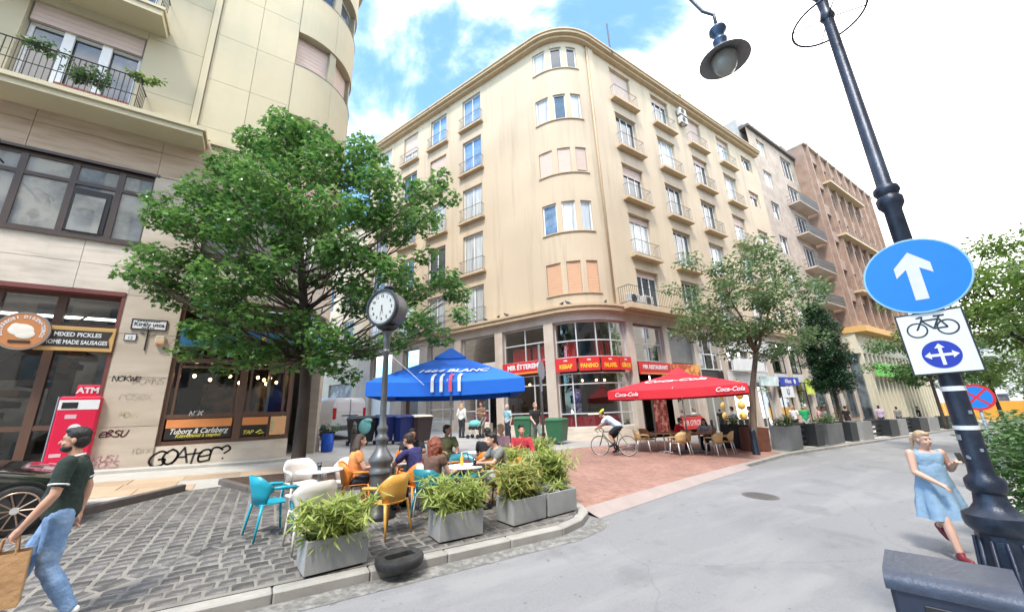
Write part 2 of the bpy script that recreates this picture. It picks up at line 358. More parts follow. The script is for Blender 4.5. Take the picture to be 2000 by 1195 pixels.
m_signred = mat('sign_red', (0.58, 0.03, 0.03), 0.35, 0.05, 4.0)
m_yellow = mat('sign_yellow', (0.85, 0.52, 0.03), 0.5, 0.0)
m_orange = mat('sign_orange', (0.75, 0.28, 0.06), 0.5, 0.06, 5.0)
m_black = mat('black_paint', (0.018, 0.018, 0.02), 0.4, 0.1, 8.0)
m_gunmetal = mat('post_dark', (0.022, 0.03, 0.05), 0.36, 0.2, 9.0, 0.15, 60, metal=0.35, col2=(0.035, 0.045, 0.07))
m_clockgrey = mat('post_grey', (0.13, 0.135, 0.14), 0.42, 0.15, 9.0, 0.15, 60, metal=0.4)
m_clockface = mat('clock_face', (0.50, 0.50, 0.47), 0.5, 0.04, 4.0)
m_signblue = mat('sign_blue', (0.012, 0.19, 0.62), 0.35, 0.04, 6.0)
m_signdblue = mat('sign_deep_blue', (0.012, 0.03, 0.36), 0.35, 0.04, 6.0)
m_signwhite = mat('sign_white', (0.70, 0.71, 0.72), 0.4, 0.03, 6.0)
m_greyback = mat('sign_back', (0.30, 0.36, 0.42), 0.45, 0.1, 6.0, metal=0.3)
g_shop = glassmat('shop_glass', (0.92, 0.95, 0.95), 0.16)
g_clear = glassmat('drink_glass', (0.95, 0.97, 0.97), 0.1)
m_bulb = mat('lamp_bulb', (1.0, 0.62, 0.25), 0.5, 0, emit=5.0)
m_tubel = mat('fluorescent', (1.0, 0.97, 0.9), 0.5, 0, emit=2.2)
m_wood = mat('warm_wood', (0.30, 0.14, 0.06), 0.5, 0.2, 5.0, stretch=(1, 1, 8))
m_conc = mat('planter_concrete', (0.33, 0.335, 0.335), 0.75, 0.1, 5.0, 0.25, 60, col2=(0.265, 0.27, 0.275), rnd=0.06, stain=((0.2, 0.2, 0.2), 0.3))
m_rubber = mat('rubber', (0.016, 0.016, 0.017), 0.65, 0.25, 12.0, 0.5, 60, col2=(0.03, 0.03, 0.03))
m_bark = mat('bark', (0.15, 0.105, 0.075), 0.9, 0.25, 12.0, 0.9, 30, col2=(0.085, 0.06, 0.045), stretch=(1, 1, 0.25))
m_bark2 = mat('bark_dark', (0.07, 0.05, 0.04), 0.9, 0.25, 12.0, 0.8, 30, stretch=(1, 1, 0.25))
# ================================================================== GROUND
def sheet(name, poly, dz, m, sub=None, kind='structure'):
    b = MB(); b.add([(x, y, gz(x, y) + dz) for x, y in poly], [tuple(range(len(poly)))])
    return tag(b.build(name, m), kind=kind)
sheet('road', [(-200, -200), (900, -200), (900, 500), (-200, 500)], -0.11, m_asphalt)
NOSE = [(4.2, 5.12), (4.75, 5.28), (5.15, 5.55), (5.4, 5.95), (5.45, 6.5)]
m_rampbrick = mat('ramp_stone', (0.33, 0.27, 0.25), 0.8, 0.1, 3.0, 0.2, 60)
# raised level behind the kerb line
plateau = [(5.45, 6.5), (5.25, 5.75), (9.8, 6.5), (13.3, 6.95), (17.5, 7.5), (17.5, 12.6), (11.6, 12.6), (8.0, 12.0), (5.2, 11.2)]
sheet('brick_crossing', plateau, 0.0, m_redbrick)
b = MB(); e0 = [(5.25, 5.75), (9.8, 6.5), (13.3, 6.95)]; e1 = [(5.32, 5.42), (9.9, 6.2), (13.4, 6.72)]
for i in range(2):
    q = [e1[i], e1[i+1], e0[i+1], e0[i]]
    b.add([(*q[0], gz(*q[0])-0.105), (*q[1], gz(*q[1])-0.105), (*q[2], gz(*q[2])), (*q[3], gz(*q[3]))], [(0, 1, 2, 3)])
tag(b.build('crossing_ramp', m_rampbrick), kind='structure')
CB = [(-14, 5.25), (4.2, 5.25), (4.7, 5.42), (5.05, 5.68), (5.28, 6.02), (5.32, 6.5), (5.1, 11.2), (0.2, 11.3), (-0.95, 11.0), (-2.35, 9.3), (-14, 9.3)]
cobble_bed = sheet('cobbled_square', CB, -0.0015, m_mortar)
sheet('pavement_left', [(-14, 9.3), (-2.35, 9.3), (-0.95, 11.0), (0.2, 11.3), (5.1, 11.2), (4.2, 15.5), (2.6, 17.6), (-4, 36), (-40, 36), (-40, 9.3)], 0.0, m_paleslab)
sheet('side_street', [(5.1, 11.2), (5.2, 11.2), (8.0, 12.0), (11.6, 12.6), (12.0, 15.2), (10.6, 19), (4.4, 36), (-4, 36), (2.6, 17.6), (4.2, 15.5)], 0.0, m_lightasph)
sheet('pavement_corner', [(11.6, 12.6), (17.5, 12.6), (17.5, 7.5), (90, 7.6), (90, 40), (4.4, 36), (10.6, 19), (12.0, 15.2)], 0.0, mat('grey_pavement', (0.33, 0.31, 0.29), 0.8, 0.12, 2.0, 0.2, 60, col2=(0.27, 0.25, 0.235)))
sheet('pavement_near', [(-60, 0.98), (9, 0.98), (11, 1.9), (60, 2.0), (60, -9), (-60, -9)], -0.02, m_paleslab)

def ins(poly, x, y):
    c = False; n = len(poly)
    for i in range(n):
        (x0, y0), (x1, y1) = poly[i], poly[(i+1) % n]
        if (y0 > y) != (y1 > y) and x < (x1-x0)*(y-y0)/(y1-y0)+x0: c = not c
    return c
# ---- cobbles: two fields laid in different directions, one border course between them
def cobble_vf(sx, sy, jit, rng):
    h = 0.016; i = 0.011; v = []
    for z, k in ((-h, 0), (h*0.25, 0), (h, i)):
        for ax, ay in ((-1, -1), (1, -1), (1, 1), (-1, 1)):
            v.append((ax*(sx/2-k) + rng.uniform(-jit, jit), ay*(sy/2-k) + rng.uniform(-jit, jit), z + (rng.uniform(-0.002, 0.003) if k else 0)))
    f = [(8, 9, 10, 11)]
    for a in (0, 4):
        for j in range(4): f.append((a+j, a+(j+1) % 4, a+4+(j+1) % 4, a+4+j))
    return v, f
rng = random.Random(3)
cobs = []
seam = lambda x, y: ((x+0.9)*1.0 - (y-6.23)*1.15)*0.95
px_ = -9.0
while px_ < 1.5:                       # field A: columns running away from the kerb
    w = 0.195 + rng.uniform(-0.012, 0.012); y = 5.3 + rng.uniform(0, 0.12)
    while y < 11.2:
        l = 0.172 + rng.uniform(-0.03, 0.035); sk = 0.13*(y-6)
        cx, cy = px_ + w/2 + sk*0.25, y + l/2
        if seam(cx, cy) < -0.16 and ins(CB, cx, cy): cobs.append((cx, cy, w-0.018, l-0.022, 0.03))
        y += l
    px_ += w + 0.012
yy = 5.31
while yy < 11.1:                       # field B: courses parallel to the kerb
    d = 0.175 + rng.uniform(-0.008, 0.008); x = -9 + rng.uniform(0, 0.2)
    while x < 5.35:
        l = 0.215 + rng.uniform(-0.035, 0.035); cx, cy = x + l/2, yy + d/2
        if seam(cx, cy) > 0.16 and ins(CB, cx, cy) and ins(CB, cx+0.08, cy) and ins(CB, cx, cy-0.03): cobs.append((cx, cy, l-0.021, d-0.021, 0.0))
        x += l
    yy += d + 0.004
k = -2.0
while k < 5.0:                         # border course along the seam
    cx, cy = -0.9 + 0.755*k, 6.23 + 0.656*k
    if ins(CB, cx, cy): cobs.append((cx, cy, 0.27, 0.17, math.atan2(1.0, 1.15)))
    k += 0.31
def on_screen(x, y, z, mrg=0):
    a, b_, d = proj((x, y, z)); return d > 0.3 and -mrg < a < 2000+mrg and -mrg < b_ < 1195+mrg
def sort_key(c): return proj((c[0], c[1], gz(c[0], c[1])))[2]
vis = sorted([c for c in cobs if on_screen(c[0], c[1], gz(c[0], c[1]))], key=sort_key)
near = vis[:300]; nset = set(near)
variants = []
for i in range(10):
    v, f = cobble_vf(1, 1, 0.0, rng)
sizes = {}
def cob_mesh(sx, sy, r):
    key = (round(sx/0.02), round(sy/0.015), r)
    if key not in sizes:
        b = MB(); v, f = cobble_vf(key[0]*0.02, key[1]*0.015, 0.006, rng); b.add(v, f); sizes[key] = b.mesh('cobble', m_cobble)
    return sizes[key]
for c in near:
    o = link('cobble', cob_mesh(c[2], c[3], rng.randint(0, 2)), cobble_bed, (c[0], c[1], gz(c[0], c[1]) - 0.012 + rng.uniform(-0.003, 0.003)), ground_rot(c[4] + rng.uniform(-0.03, 0.03)))
b = MB(); GM = GROT.to_matrix().to_4x4()
for c in cobs:
    if c in nset or not on_screen(c[0], c[1], gz(c[0], c[1]), 200): continue
    v, f = cobble_vf(c[2], c[3], 0.006, rng)
    b.T = M.Translation((c[0], c[1], gz(c[0], c[1]) - 0.012)) @ GM @ M.Rotation(c[4] + rng.uniform(-0.03, 0.03), 4, 'Z'); b.add(v, f)
m_cobfar = mat('cobble_field', (0.115, 0.108, 0.105), 0.55, 0.45, 5.0, 0.5, 45, col2=(0.16, 0.15, 0.14))
tag(b.build('cobbles', m_cobfar, cobble_bed), kind='stuff')

# ---- kerb stones
def kerb(name, pts, m, w=0.17, h=0.15, step=0.95, top=0.0):
    root = tag(link(name, None), kind='structure')
    P = [V((x, y, 0)) for x, y in pts]; acc = []
    for a, c in zip(P, P[1:]):
        n = max(1, round((c-a).length/step))
        for i in range(n): acc.append((a.lerp(c, i/n), a.lerp(c, (i+1)/n)))
    for a, c in acc:
        d = (c-a); L = d.length; mid = (a+c)/2
        b = MB(); b.rbox(-L/2+0.004, 0, -h, L/2-0.004, w, top + rng.uniform(-0.004, 0.004), 0.014)
        o = b.build('kerb_stone', m, root); o.location = (mid.x, mid.y, gz(mid.x, mid.y)); o.rotation_euler = (GROT.to_matrix() @ M.Rotation(math.atan2(d.y, d.x), 3, 'Z')).to_euler()
kerb('kerb', [(-12, 5.08), (4.2, 5.08)] + [(x+0.02, y-0.02) for x, y in NOSE[1:]], m_kerb)
kerb('kerb_dark_stone', [(-9, 9.28), (-2.35, 9.28), (-0.95, 10.98)], m_kerbdark, 0.12, 0.1, 1.7, 0.13)
kerb('kerb_far', [(13.3, 6.8), (17.5, 7.35), (70, 7.45)], m_kerb, 0.16, 0.15, 2.2)
kerb('tree_pit_edge', [(-0.45, 11.4), (0.1, 10.15), (0.75, 9.3), (2.3, 9.3)], m_kerbdark, 0.12, 0.1, 1.1, 0.11)
sheet('tree_pit', [(-0.42, 11.45), (0.15, 10.2), (0.8, 9.4), (2.3, 9.4), (2.3, 12.0), (-0.4, 12.0)], 0.03, m_soil)
# ---- pavement slabs along the left building
sl = tag(link('slab_pavement', None), kind='structure')
mesh_c = {}
for r in range(3):
    y0 = 11.05 + r*0.62; x = -7.5 + (r % 2)*0.45
    while x < 3.2:
        w = rng.choice((0.8, 0.95, 1.1)); 
        if not (-0.9 < x+w/2 < 2.9 and y0 < 11.8) and (w, r) is not None:
            key = w
            if key not in mesh_c:
                b = MB(); b.rbox(-w/2+0.006, -0.306, -0.03, w/2-0.006, 0.306, 0.012, 0.005); mesh_c[key] = b.mesh('slab', m_slab)
            link('slab', mesh_c[key], sl, (x+w/2, y0+0.31, gz(x+w/2, y0+0.31)+rng.uniform(-0.002, 0.002)), ground_rot(0))
        x += w
# ---- gutter of grit and dirt along the kerb
gp = [(-12, 5.07), (4.2, 5.07), (4.8, 5.22), (5.2, 5.46)]; gq = [(-12, 4.78), (4.25, 4.8), (4.95, 4.96), (5.45, 5.28)]
b = MB(); [b.add([(*gq[i], gz(*gq[i])-0.106), (*gq[i+1], gz(*gq[i+1])-0.106), (*gp[i+1], gz(*gp[i+1])-0.106), (*gp[i], gz(*gp[i])-0.106)], [(0, 1, 2, 3)]) for i in range(3)]
tag(b.build('gutter', mat('gutter_grit', (0.17, 0.165, 0.155), 0.9, 0.35, 14.0, 0.6, 90, col2=(0.25, 0.24, 0.225))), kind='structure')
# ---- cast-iron cover in the road
t = thing('manhole_cover', 'round dark iron manhole cover set in the asphalt road', 'manhole cover', (9.6, 4.75, gz(9.6, 4.75)-0.108), ground_rot(0))
b = MB(); b.lathe([(0.36, 0.0), (0.36, 0.006)], 28); b.build('frame', m_kerbdark, t)
b = MB(); b.lathe([(0.31, 0.004), (0.31, 0.010)], 28)
for i in range(-3, 4): b.box(-0.2, i*0.07-0.015, 0.01, 0.2, i*0.07+0.015, 0.014)
b.build('lid', mat('cast_iron', (0.09, 0.085, 0.085), 0.6, 0.2, 20), t)
# ================================================================== BUILDINGS
TH = R_(111); D2 = V((math.cos(TH), math.sin(TH), 0))
class Path:
    """plan line of a facade, u in metres; outward normal on the right-hand or left-hand side"""
    def __init__(s, pts, side):
        s.p = [V((x, y, 0)) for x, y in pts]; s.L = [0.0]; s.side = side
        for a, b in zip(s.p, s.p[1:]): s.L.append(s.L[-1] + (b-a).length)
    def seg(s, u):
        for i in range(len(s.L)-1):
            if u <= s.L[i+1] or i == len(s.L)-2: return i
    def at(s, u, out=0.0, z=0.0):
        i = s.seg(u); a, b = s.p[i], s.p[i+1]; d = (b-a).normalized(); p = a + d*(u - s.L[i])
        n = V((d.y, -d.x, 0))*s.side
        # smooth normal inside arcs
        return V((p.x + n.x*out, p.y + n.y*out, z))
    def nrm(s, u):
        i = s.seg(u); d = (s.p[i+1]-s.p[i]).normalized(); return V((d.y, -d.x, 0))*s.side
    def cuts(s, u0, u1): return [u0] + [l for l in s.L if u0+1e-4 < l < u1-1e-4] + [u1]
    def frame(s, u, out, z):
        """matrix: x = right when facing the wall from outside, y = into the wall, z = up"""
        n = s.nrm(u); x = V((-n.y, n.x, 0)); p = s.at(u, out, z)
        return M(((x.x, -n.x, 0, p.x), (x.y, -n.y, 0, p.y), (0, 0, 1, p.z), (0, 0, 0, 1)))
def wall(P, u0, u1, z0, z1, holes, depth=0.22, out=0.0, extra=(), zfun=None):
    b = MB(); us = sorted(set([round(x, 4) for x in P.cuts(u0, u1)] + [round(x, 4) for h in holes for x in h[:2] if u0 <= x <= u1] + list(extra)))
    zs = sorted(set([z0, z1] + [x for h in holes for x in h[2:4]]))
    for i in range(len(us)-1):
        um = (us[i]+us[i+1])/2
        for j in range(len(zs)-1):
            zm = (zs[j]+zs[j+1])/2
            if any(h[0] < um < h[1] and h[2] < zm < h[3] for h in holes): continue
            zl0 = zs[j] if j or not zfun else None
            a = P.at(us[i], out, zs[j]); c = P.at(us[i+1], out, zs[j])
            if j == 0 and zfun: a.z = zfun(a.x, a.y); c.z = zfun(c.x, c.y)
            b.add([a, c, (c.x, c.y, zs[j+1]), (a.x, a.y, zs[j+1])], [(0, 1, 2, 3)])
    for h in holes:
        hu = P.cuts(h[0], h[1]); d = h[4] if len(h) > 4 else depth
        for a, c in zip(hu, hu[1:]):
            for z in (h[2], h[3]):
                b.add([P.at(a, out, z), P.at(c, out, z), P.at(c, out-d, z), P.at(a, out-d, z)], [(0, 1, 2, 3)])
        for u in (h[0], h[1]):
            b.add([P.at(u, out, h[2]), P.at(u, out, h[3]), P.at(u, out-d, h[3]), P.at(u, out-d, h[2])], [(0, 1, 2, 3)])
    return b
def slab(P, u0, u1, z0, z1, o0, o1, b=None, steps=0):
    """a band that follows the plan line, from offset o0 to o1"""
    b = b or MB(); us = P.cuts(u0, u1); rings = []
    for u in us:
        rings.append([P.at(u, o1, z0), P.at(u, o1, z1), P.at(u, o0, z1), P.at(u, o0, z0)])
    return b.loft(rings)
def bar_grid(b, x0, x1, z0, z1, mull, trans, w=0.05, d=0.06, y=0.0, edge=None):
    e = edge or w
    b.box(x0, y, z0, x0+e, y+d, z1); b.box(x1-e, y, z0, x1, y+d, z1)
    b.box(x0+e, y, z0, x1-e, y+d, z0+e); b.box(x0+e, y, z1-e, x1-e, y+d, z1)
    for m_ in mull: b.box(m_-w/2, y+0.003, z0+e, m_+w/2, y+d-0.003, z1-e)
    for t_ in trans: b.box(x0+e, y+0.006, t_-w/2, x1-e, y+d-0.006, t_+w/2)
    return b
CACHE = {}
def window(parent, P, u, z0, w, h, rec=0.2, fm=None, pm=None, leaves=2, transom=None, blind=0.0, bm=None, org=V((0,0,0)), key='', curtain=True, e=0.07):
    """window frame with separate panes; blind = closed share from the top"""
    fm = fm or m_white; pm = pm or m_pane
    k = ('w', round(w, 2), round(h, 2), leaves, transom, fm.name)
    if k not in CACHE:
        b = MB(); mull = [-w/2 + w*(i+1)/leaves for i in range(leaves-1)]
        bar_grid(b, -w/2, w/2, 0, h, mull, [transom] if transom else [], 0.07, 0.07, 0, e); CACHE[k] = b.mesh('window', fm)
    o = link('window', CACHE[k], parent); F = P.frame(u, -rec, z0); F.translation -= org; o.matrix_basis = F
    for i in range(leaves):
        kp = ('p', round(w, 2), round(h, 2), leaves, pm.name)
        if kp not in CACHE:
            b = MB(); pw = w/leaves; b.box(-pw/2+0.03, 0, 0.05, pw/2-0.03, 0.008, h-0.05); CACHE[kp] = b.mesh('pane', pm)
        link('pane', CACHE[kp], o, (-w/2 + w*(i+0.5)/leaves, 0.035, 0))
    if blind > 0:
        kb = ('b', round(w, 2), round(h, 2), blind, (bm or m_blind).name)
        if kb not in CACHE:
            b = MB(); n = max(3, int(h*blind/0.09)); s_ = h*blind/n
            for i in range(n): b.box(-w/2+0.02, -0.035 + 0.006*(i % 2), h-(i+1)*s_, w/2-0.02, -0.02, h-i*s_)
            CACHE[kb] = b.mesh('shutter', bm or m_blind)
        link('shutter', CACHE[kb], o)
    return o
def railing(parent, P, u, z, w, dep, h=0.95, m=None, org=V((0,0,0)), n=None, name='railing'):
    k = ('r', round(w, 2), dep, h, (m or m_railg).name)
    if k not in CACHE:
        b = MB(); r = 0.016
        c = [(-w/2, 0), (-w/2, -dep), (w/2, -dep), (w/2, 0)]
        for zz_ in (0.08, h):
            for (x0, y0), (x1, y1) in zip(c, c[1:]): b.tube([(x0, y0, zz_), (x1, y1, zz_)], r*1.15, 5)
        nn = n or max(6, int(w/0.13))
        for i in range(nn+1):
            x = -w/2 + w*i/nn; b.tube([(x, -dep, 0.0 if i in (0, nn) else 0.08), (x, -dep, h)], r*0.62, 4, False)
        for s_ in (-1, 1):
            for q in range(1, max(2, int(dep/0.13))): b.tube([(s_*w/2, -dep*q/max(2, int(dep/0.13)), 0.08), (s_*w/2, -dep*q/max(2, int(dep/0.13)), h)], r*0.62, 4, False)
        CACHE[k] = b.mesh('railing', m or m_railg)
    o = link(name, CACHE[k], parent); F = P.frame(u, 0.0, z); F.translation -= org; o.matrix_basis = F; return o
def sub(bld, name, b, m, smooth=False, off=None):
    off = off or bld.location
    b.v = [(x-off.x, y-off.y, z-off.z) for x, y, z in b.v]
    return b.build(name, m, bld, smooth)

# ------------------------------------------------------------------ corner building
r_ = 3.0; vtx = V((13.85, 13.6, 0)); t_ = r_/math.tan(TH/2); cc = vtx + V((t_, r_, 0))
pts = [(39.0, 13.6)]
for k in range(25):
    a = -math.pi/2 - (math.pi-TH)*k/24; pts.append((cc.x + r_*math.cos(a), cc.y + r_*math.sin(a)))
e = V((*pts[-1], 0)); pts.append(tuple((e + D2*17.8)[:2]))
CP = Path(pts, -1)
CBL = thing('corner_building', 'ochre plastered apartment block with rounded corner above the red restaurant signs', 'building', (14.5, 14.0, gz(14.5, 14)))
FLS = [(22.12, 24.8), (18.32, 21.05), (14.52, 17.1), (10.68, 13.5), (7.32, 9.78)]
BAY = [(23.1, 24.8), (19.2, 21.05), (15.4, 17.1), (11.6, 13.5), (7.95, 9.78)]
KC = [39-19.15, 39-23.65, 39-28.1, 39-32.75]      # four balcony columns on the main street side
SC = [32.4, 35.85, 39.15, 42.6]                   # columns on the side street
BW = [(26.03, 26.93), (24.94, 25.71), (23.95, 24.62)]
holes = []
for zb, zt in FLS:
    for u in KC: holes.append((u-1.02, u+1.02, zb, zt))
    holes.append((39-37.85, 39-35.95, zb+0.95, zt-0.3))
    for u in SC: holes.append((u-0.88, u+0.88, zb, zt))
for zb, zt in BAY:
    for a, c in BW: holes.append((a, c, zb, zt, 0.16))
sub(CBL, 'wall', wall(CP, 0, 44.5, 6.9, 25.4, holes, 0.24), m_plaster)
# raised pilaster strip where the bay meets the flat front, and the rain pipe in the notch
sub(CBL, 'pilaster', slab(CP, 22.55, 23.0, 7.3, 25.25, 0.0, 0.10), m_plaster)
b = MB(); q = CP.at(23.12, 0.09); b.tube([(q.x, q.y, 7.4), (q.x, q.y, 25.2)], 0.055, 8)
sub(CBL, 'drainpipe', b, m_plasterL, True)
# cornice
b = slab(CP, 0, 44.5, 25.25, 25.42, -0.3, 0.32); slab(CP, 0, 44.5, 25.42, 25.6, -0.3, 0.55, b); slab(CP, 0, 44.5, 25.6, 25.72, -0.3, 0.62, b)
sub(CBL, 'cornice', b, m_plasterL)
b = MB(); b.add([(p.x, p.y, 25.68) for p in CP.p] + [(39, 30, 25.68)], [tuple(range(len(CP.p)+1))]); sub(CBL, 'roof', b, m_darkfr)
b = MB(); rr_ = []
for u in [24.5 + i*1.0 for i in range(0, 20)]: q = CP.at(u, -0.2); rr_.append(q); b.tube([(q.x, q.y, 25.7), (q.x, q.y, 26.25)], 0.012, 4)
b.tube([(q.x, q.y, 26.25) for q in rr_], 0.014, 4); sub(CBL, 'roof_rail', b, m_railg)
b = MB(); slab(CP, 1.0, 22.8, 25.75, 26.0, -1.0, -0.7, b); sub(CBL, 'roof_parapet', b, m_kerbdark)
# ledge over the shops
b = slab(CP, 0, 44.5, 6.86, 7.08, -0.2, 0.42); slab(CP, 0, 44.5, 7.08, 7.2, -0.2, 0.50, b); sub(CBL, 'ledge', b, m_plasterL)
# inner backing so that nothing is see-through
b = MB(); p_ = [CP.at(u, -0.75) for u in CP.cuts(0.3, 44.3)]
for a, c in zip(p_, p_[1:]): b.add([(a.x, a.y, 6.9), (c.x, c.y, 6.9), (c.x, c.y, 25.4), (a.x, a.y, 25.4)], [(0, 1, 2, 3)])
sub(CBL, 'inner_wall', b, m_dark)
O = CBL.location
rw = random.Random(11)
for i, (zb, zt) in enumerate(FLS):
    h = zt - zb
    for j, u in enumerate(KC):
        bl = {(0, 0): 1.0, (2, 0): 0.28, (2, 3): 0.3, (0, 2): 0.9}.get((i, j), rw.choice((0, 0, 0, 0.16)))
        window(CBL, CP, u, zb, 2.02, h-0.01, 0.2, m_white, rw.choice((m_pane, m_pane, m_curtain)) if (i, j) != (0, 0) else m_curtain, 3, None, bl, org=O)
        if i < 4 or j > 0:
            sub(CBL, 'window_sill', slab(CP, u-1.32, u+1.32, zb-0.2, zb-0.03, -0.02, 0.42), m_plasterL)
            railing(CBL, CP, u, zb-0.03, 2.3, 0.34, 0.95, org=O)
        b = slab(CP, u-1.1, u+1.1, zt+0.003, zt+0.05, -0.02, 0.05); sub(CBL, 'lintel', b, m_plasterL)
    window(CBL, CP, 39-36.9, zb+0.95, 1.9, h-1.26, 0.2, m_white, rw.choice((m_pane, m_curtain)), 2, None, rw.choice((0, 0.9, 0.3)), org=O)
    for j, u in enumerate(SC):
        pm = m_paneb if (i, j) in ((0, 0), (0, 1), (1, 0)) else rw.choice((m_pane, m_curtain))
        bl = 0.62 if (i, j) == (0, 2) else (1.0 if (i, j) == (1, 1) else 0)
        window(CBL, CP, u, zb, 1.74, h-0.01, 0.16, m_white, pm, 2, None, bl, org=O)
        if i < 4:
            sub(CBL, 'window_sill', slab(CP, u-1.12, u+1.12, zb-0.16, zb-0.02, -0.02, 0.30), m_plasterL)
        railing(CBL, CP, u, zb-0.02, 2.0, 0.26, 0.92, org=O)
for i, (zb, zt) in enumerate(BAY):
    for j, (a, c) in enumerate(BW):
        if i in (2, 4): window(CBL, CP, (a+c)/2, zb, c-a-0.01, zt-zb, 0.12, m_white, m_pane, 1, None, (0.94, 1.0, 0.9)[j] if i == 2 else 1.0, m_blind if i == 2 else m_blindt, org=O)
        else: window(CBL, CP, (a+c)/2, zb, c-a-0.01, zt-zb, 0.12, m_white, {(3, 0): m_paneb, (0, 2): m_pane, (1, 0): m_curtain}.get((i, j), rw.choice((m_curtain, m_curtain, m_pane))), 1, None, 0, org=O)
    sub(CBL, 'bay_sill', slab(CP, 23.85, 27.0, zb-0.07, zb-0.012, -0.02, 0.07), m_plasterL)
# first-floor balcony beside the bay
sub(CBL, 'balcony_slab', slab(CP, 16.2, 22.9, 6.98, 7.26, 0.4, 0.92), m_plasterL)
railing(CBL, CP, 19.5, 7.26, 6.6, 0.86, 1.0, m_iron, org=O, n=42)

# -- shop storeys: stone piers, metal windows, red sign boards
PIERS = [(26.72, 27.3), (30.12, 30.68), (33.42, 34.0), (36.5, 37.3), (39.05, 40.25), (42.85, 44.5), (21.95, 22.42), (18.85, 19.3), (15.95, 16.35), (12.6, 13.0), (9.3, 9.7), (6.2, 6.6), (3.0, 3.4), (0.0, 0.4)]
for a, c in PIERS: 
    b = slab(CP, a, c, 0.0, 6.45, -0.35, 0.12); b.v = [(x, y, gz(x, y)-0.1 if z == 0 else z) for x, y, z in b.v]; sub(CBL, 'pier', b, m_pinkst)
sub(CBL, 'fascia', slab(CP, 0, 44.5, 6.4, 6.88, -0.3, 0.10), m_pinkst)
b = slab(CP, 0, 44.5, 6.40, 6.9, -4.0, -0.28); sub(CBL, 'shop_ceiling', b, m_room)
def bayglass(u0, u1, z0, z1, mull, trans, fm=m_alu, out=-0.12, w=0.06, red=None, e=0.07, nm='shop_window', glass=g_shop):
    b = MB(); us = [u0] + mull + [u1]
    for u in us:
        F = CP.frame(u, out, 0); b.T = F; b.box(-w/2, 0, z0, w/2, 0.07, z1)
    b.T = None
    for z in [z0+0.03] + trans + [z1-0.03]: slab(CP, u0, u1, z-w/2, z+w/2, out-0.065, out-0.005, b)
    fr = sub(CBL, nm, b, fm)
    for a, c in zip(us, us[1:]):
        b = MB(); pu = CP.cuts(a, c)
        for x0, x1 in zip(pu, pu[1:]):
            b.add([CP.at(x0, out-0.03, z0), CP.at(x1, out-0.03, z0), CP.at(x1, out-0.03, z1), CP.at(x0, out-0.03, z1)], [(0, 1, 2, 3)])
        b.v = [(x-O.x, y-O.y, z-O.z) for x, y, z in b.v]; b.build('pane', glass, fr)
    return fr
# curved corner
bayglass(22.45, 26.7, 4.46, 6.38, [23.53, 24.43, 25.52], [5.36])
bayglass(22.45, 26.7, 0.98, 3.68, [23.3, 25.9], [1.66, 3.12]); 
bayglass(27.3, 30.1, 4.5, 6.38, [28.67], [5.5]); bayglass(27.3, 30.1, 1.1, 3.75, [28.2], [1.75, 3.2])
bayglass(19.3, 21.93, 4.3, 6.3, [20.6], [5.3]); 
bayglass(30.7, 33.4, 4.7, 6.38, [], []); bayglass(34.0, 36.5, 4.7, 6.38, [], []); bayglass(37.3, 39.05, 4.7, 6.38, [], []); bayglass(40.25, 42.85, 4.7, 6.38, [], [])
bayglass(31.4, 33.4, 1.3, 4.4, [32.4], [2.0]); bayglass(34.05, 36.45, 1.45, 4.4, [35.2], [2.2])
for a, c, z0, z1 in ((22.48, 26.68, 0.98, 1.62), (27.33, 30.08, 1.1, 1.72), (31.42, 33.38, 1.3, 1.97), (34.08, 36.42, 1.45, 2.16)):
    sub(CBL, 'red_panel', slab(CP, a, c, z0+0.03, z1-0.03, -0.24, -0.2), m_dred)
for a, c, z in ((22.45, 26.7, 0.98), (27.3, 30.1, 1.1), (31.3, 33.4, 1.3), (34.0, 36.5, 1.45)):
    b = slab(CP, a, c, 0, z, -0.3, 0.02); b.v = [(x, y, gz(x, y)-0.1 if zz_ == 0 else zz_) for x, y, zz_ in b.v]; sub(CBL, 'plinth', b, m_trav)
# restaurant: mezzanine floor, red drapes, counter with lit food case, lamps
sub(CBL, 'mezzanine_floor', slab(CP, 16.4, 30.1, 3.9, 4.3, -3.5, -0.3), m_room)
for a, c in ((22.6, 23.4), (23.6, 24.3), (25.6, 26.6), (27.4, 28.6), (28.75, 30.0), (19.4, 20.5), (20.7, 21.8)):
    b = MB(); us = [a + (c-a)*i/16 for i in range(17)]
    for i in range(16): b.add([CP.at(us[i], -0.75 - 0.05*(i % 2), 4.35), CP.at(us[i+1], -0.75 - 0.05*((i+1) % 2), 4.35), CP.at(us[i+1], -0.75 - 0.05*((i+1) % 2), 5.4), CP.at(us[i], -0.75 - 0.05*(i % 2), 5.4)], [(0, 1, 2, 3)])
    sub(CBL, 'red_drape', b, m_red)
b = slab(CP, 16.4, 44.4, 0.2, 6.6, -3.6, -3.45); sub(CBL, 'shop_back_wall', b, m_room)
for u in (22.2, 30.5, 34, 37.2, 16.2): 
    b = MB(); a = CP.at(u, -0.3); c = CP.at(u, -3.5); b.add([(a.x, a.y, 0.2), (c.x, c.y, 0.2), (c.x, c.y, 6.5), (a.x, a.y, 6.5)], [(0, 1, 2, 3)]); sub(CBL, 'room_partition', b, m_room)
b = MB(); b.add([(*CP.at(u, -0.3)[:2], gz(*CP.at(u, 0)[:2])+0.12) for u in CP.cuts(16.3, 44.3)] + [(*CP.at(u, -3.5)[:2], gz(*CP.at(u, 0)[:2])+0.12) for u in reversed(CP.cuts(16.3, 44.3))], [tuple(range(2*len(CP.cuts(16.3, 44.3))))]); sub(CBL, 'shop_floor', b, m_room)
b = slab(CP, 23.2, 26.3, 0.4, 1.45, -1.9, -1.4); sub(CBL, 'counter', b, m_wood)
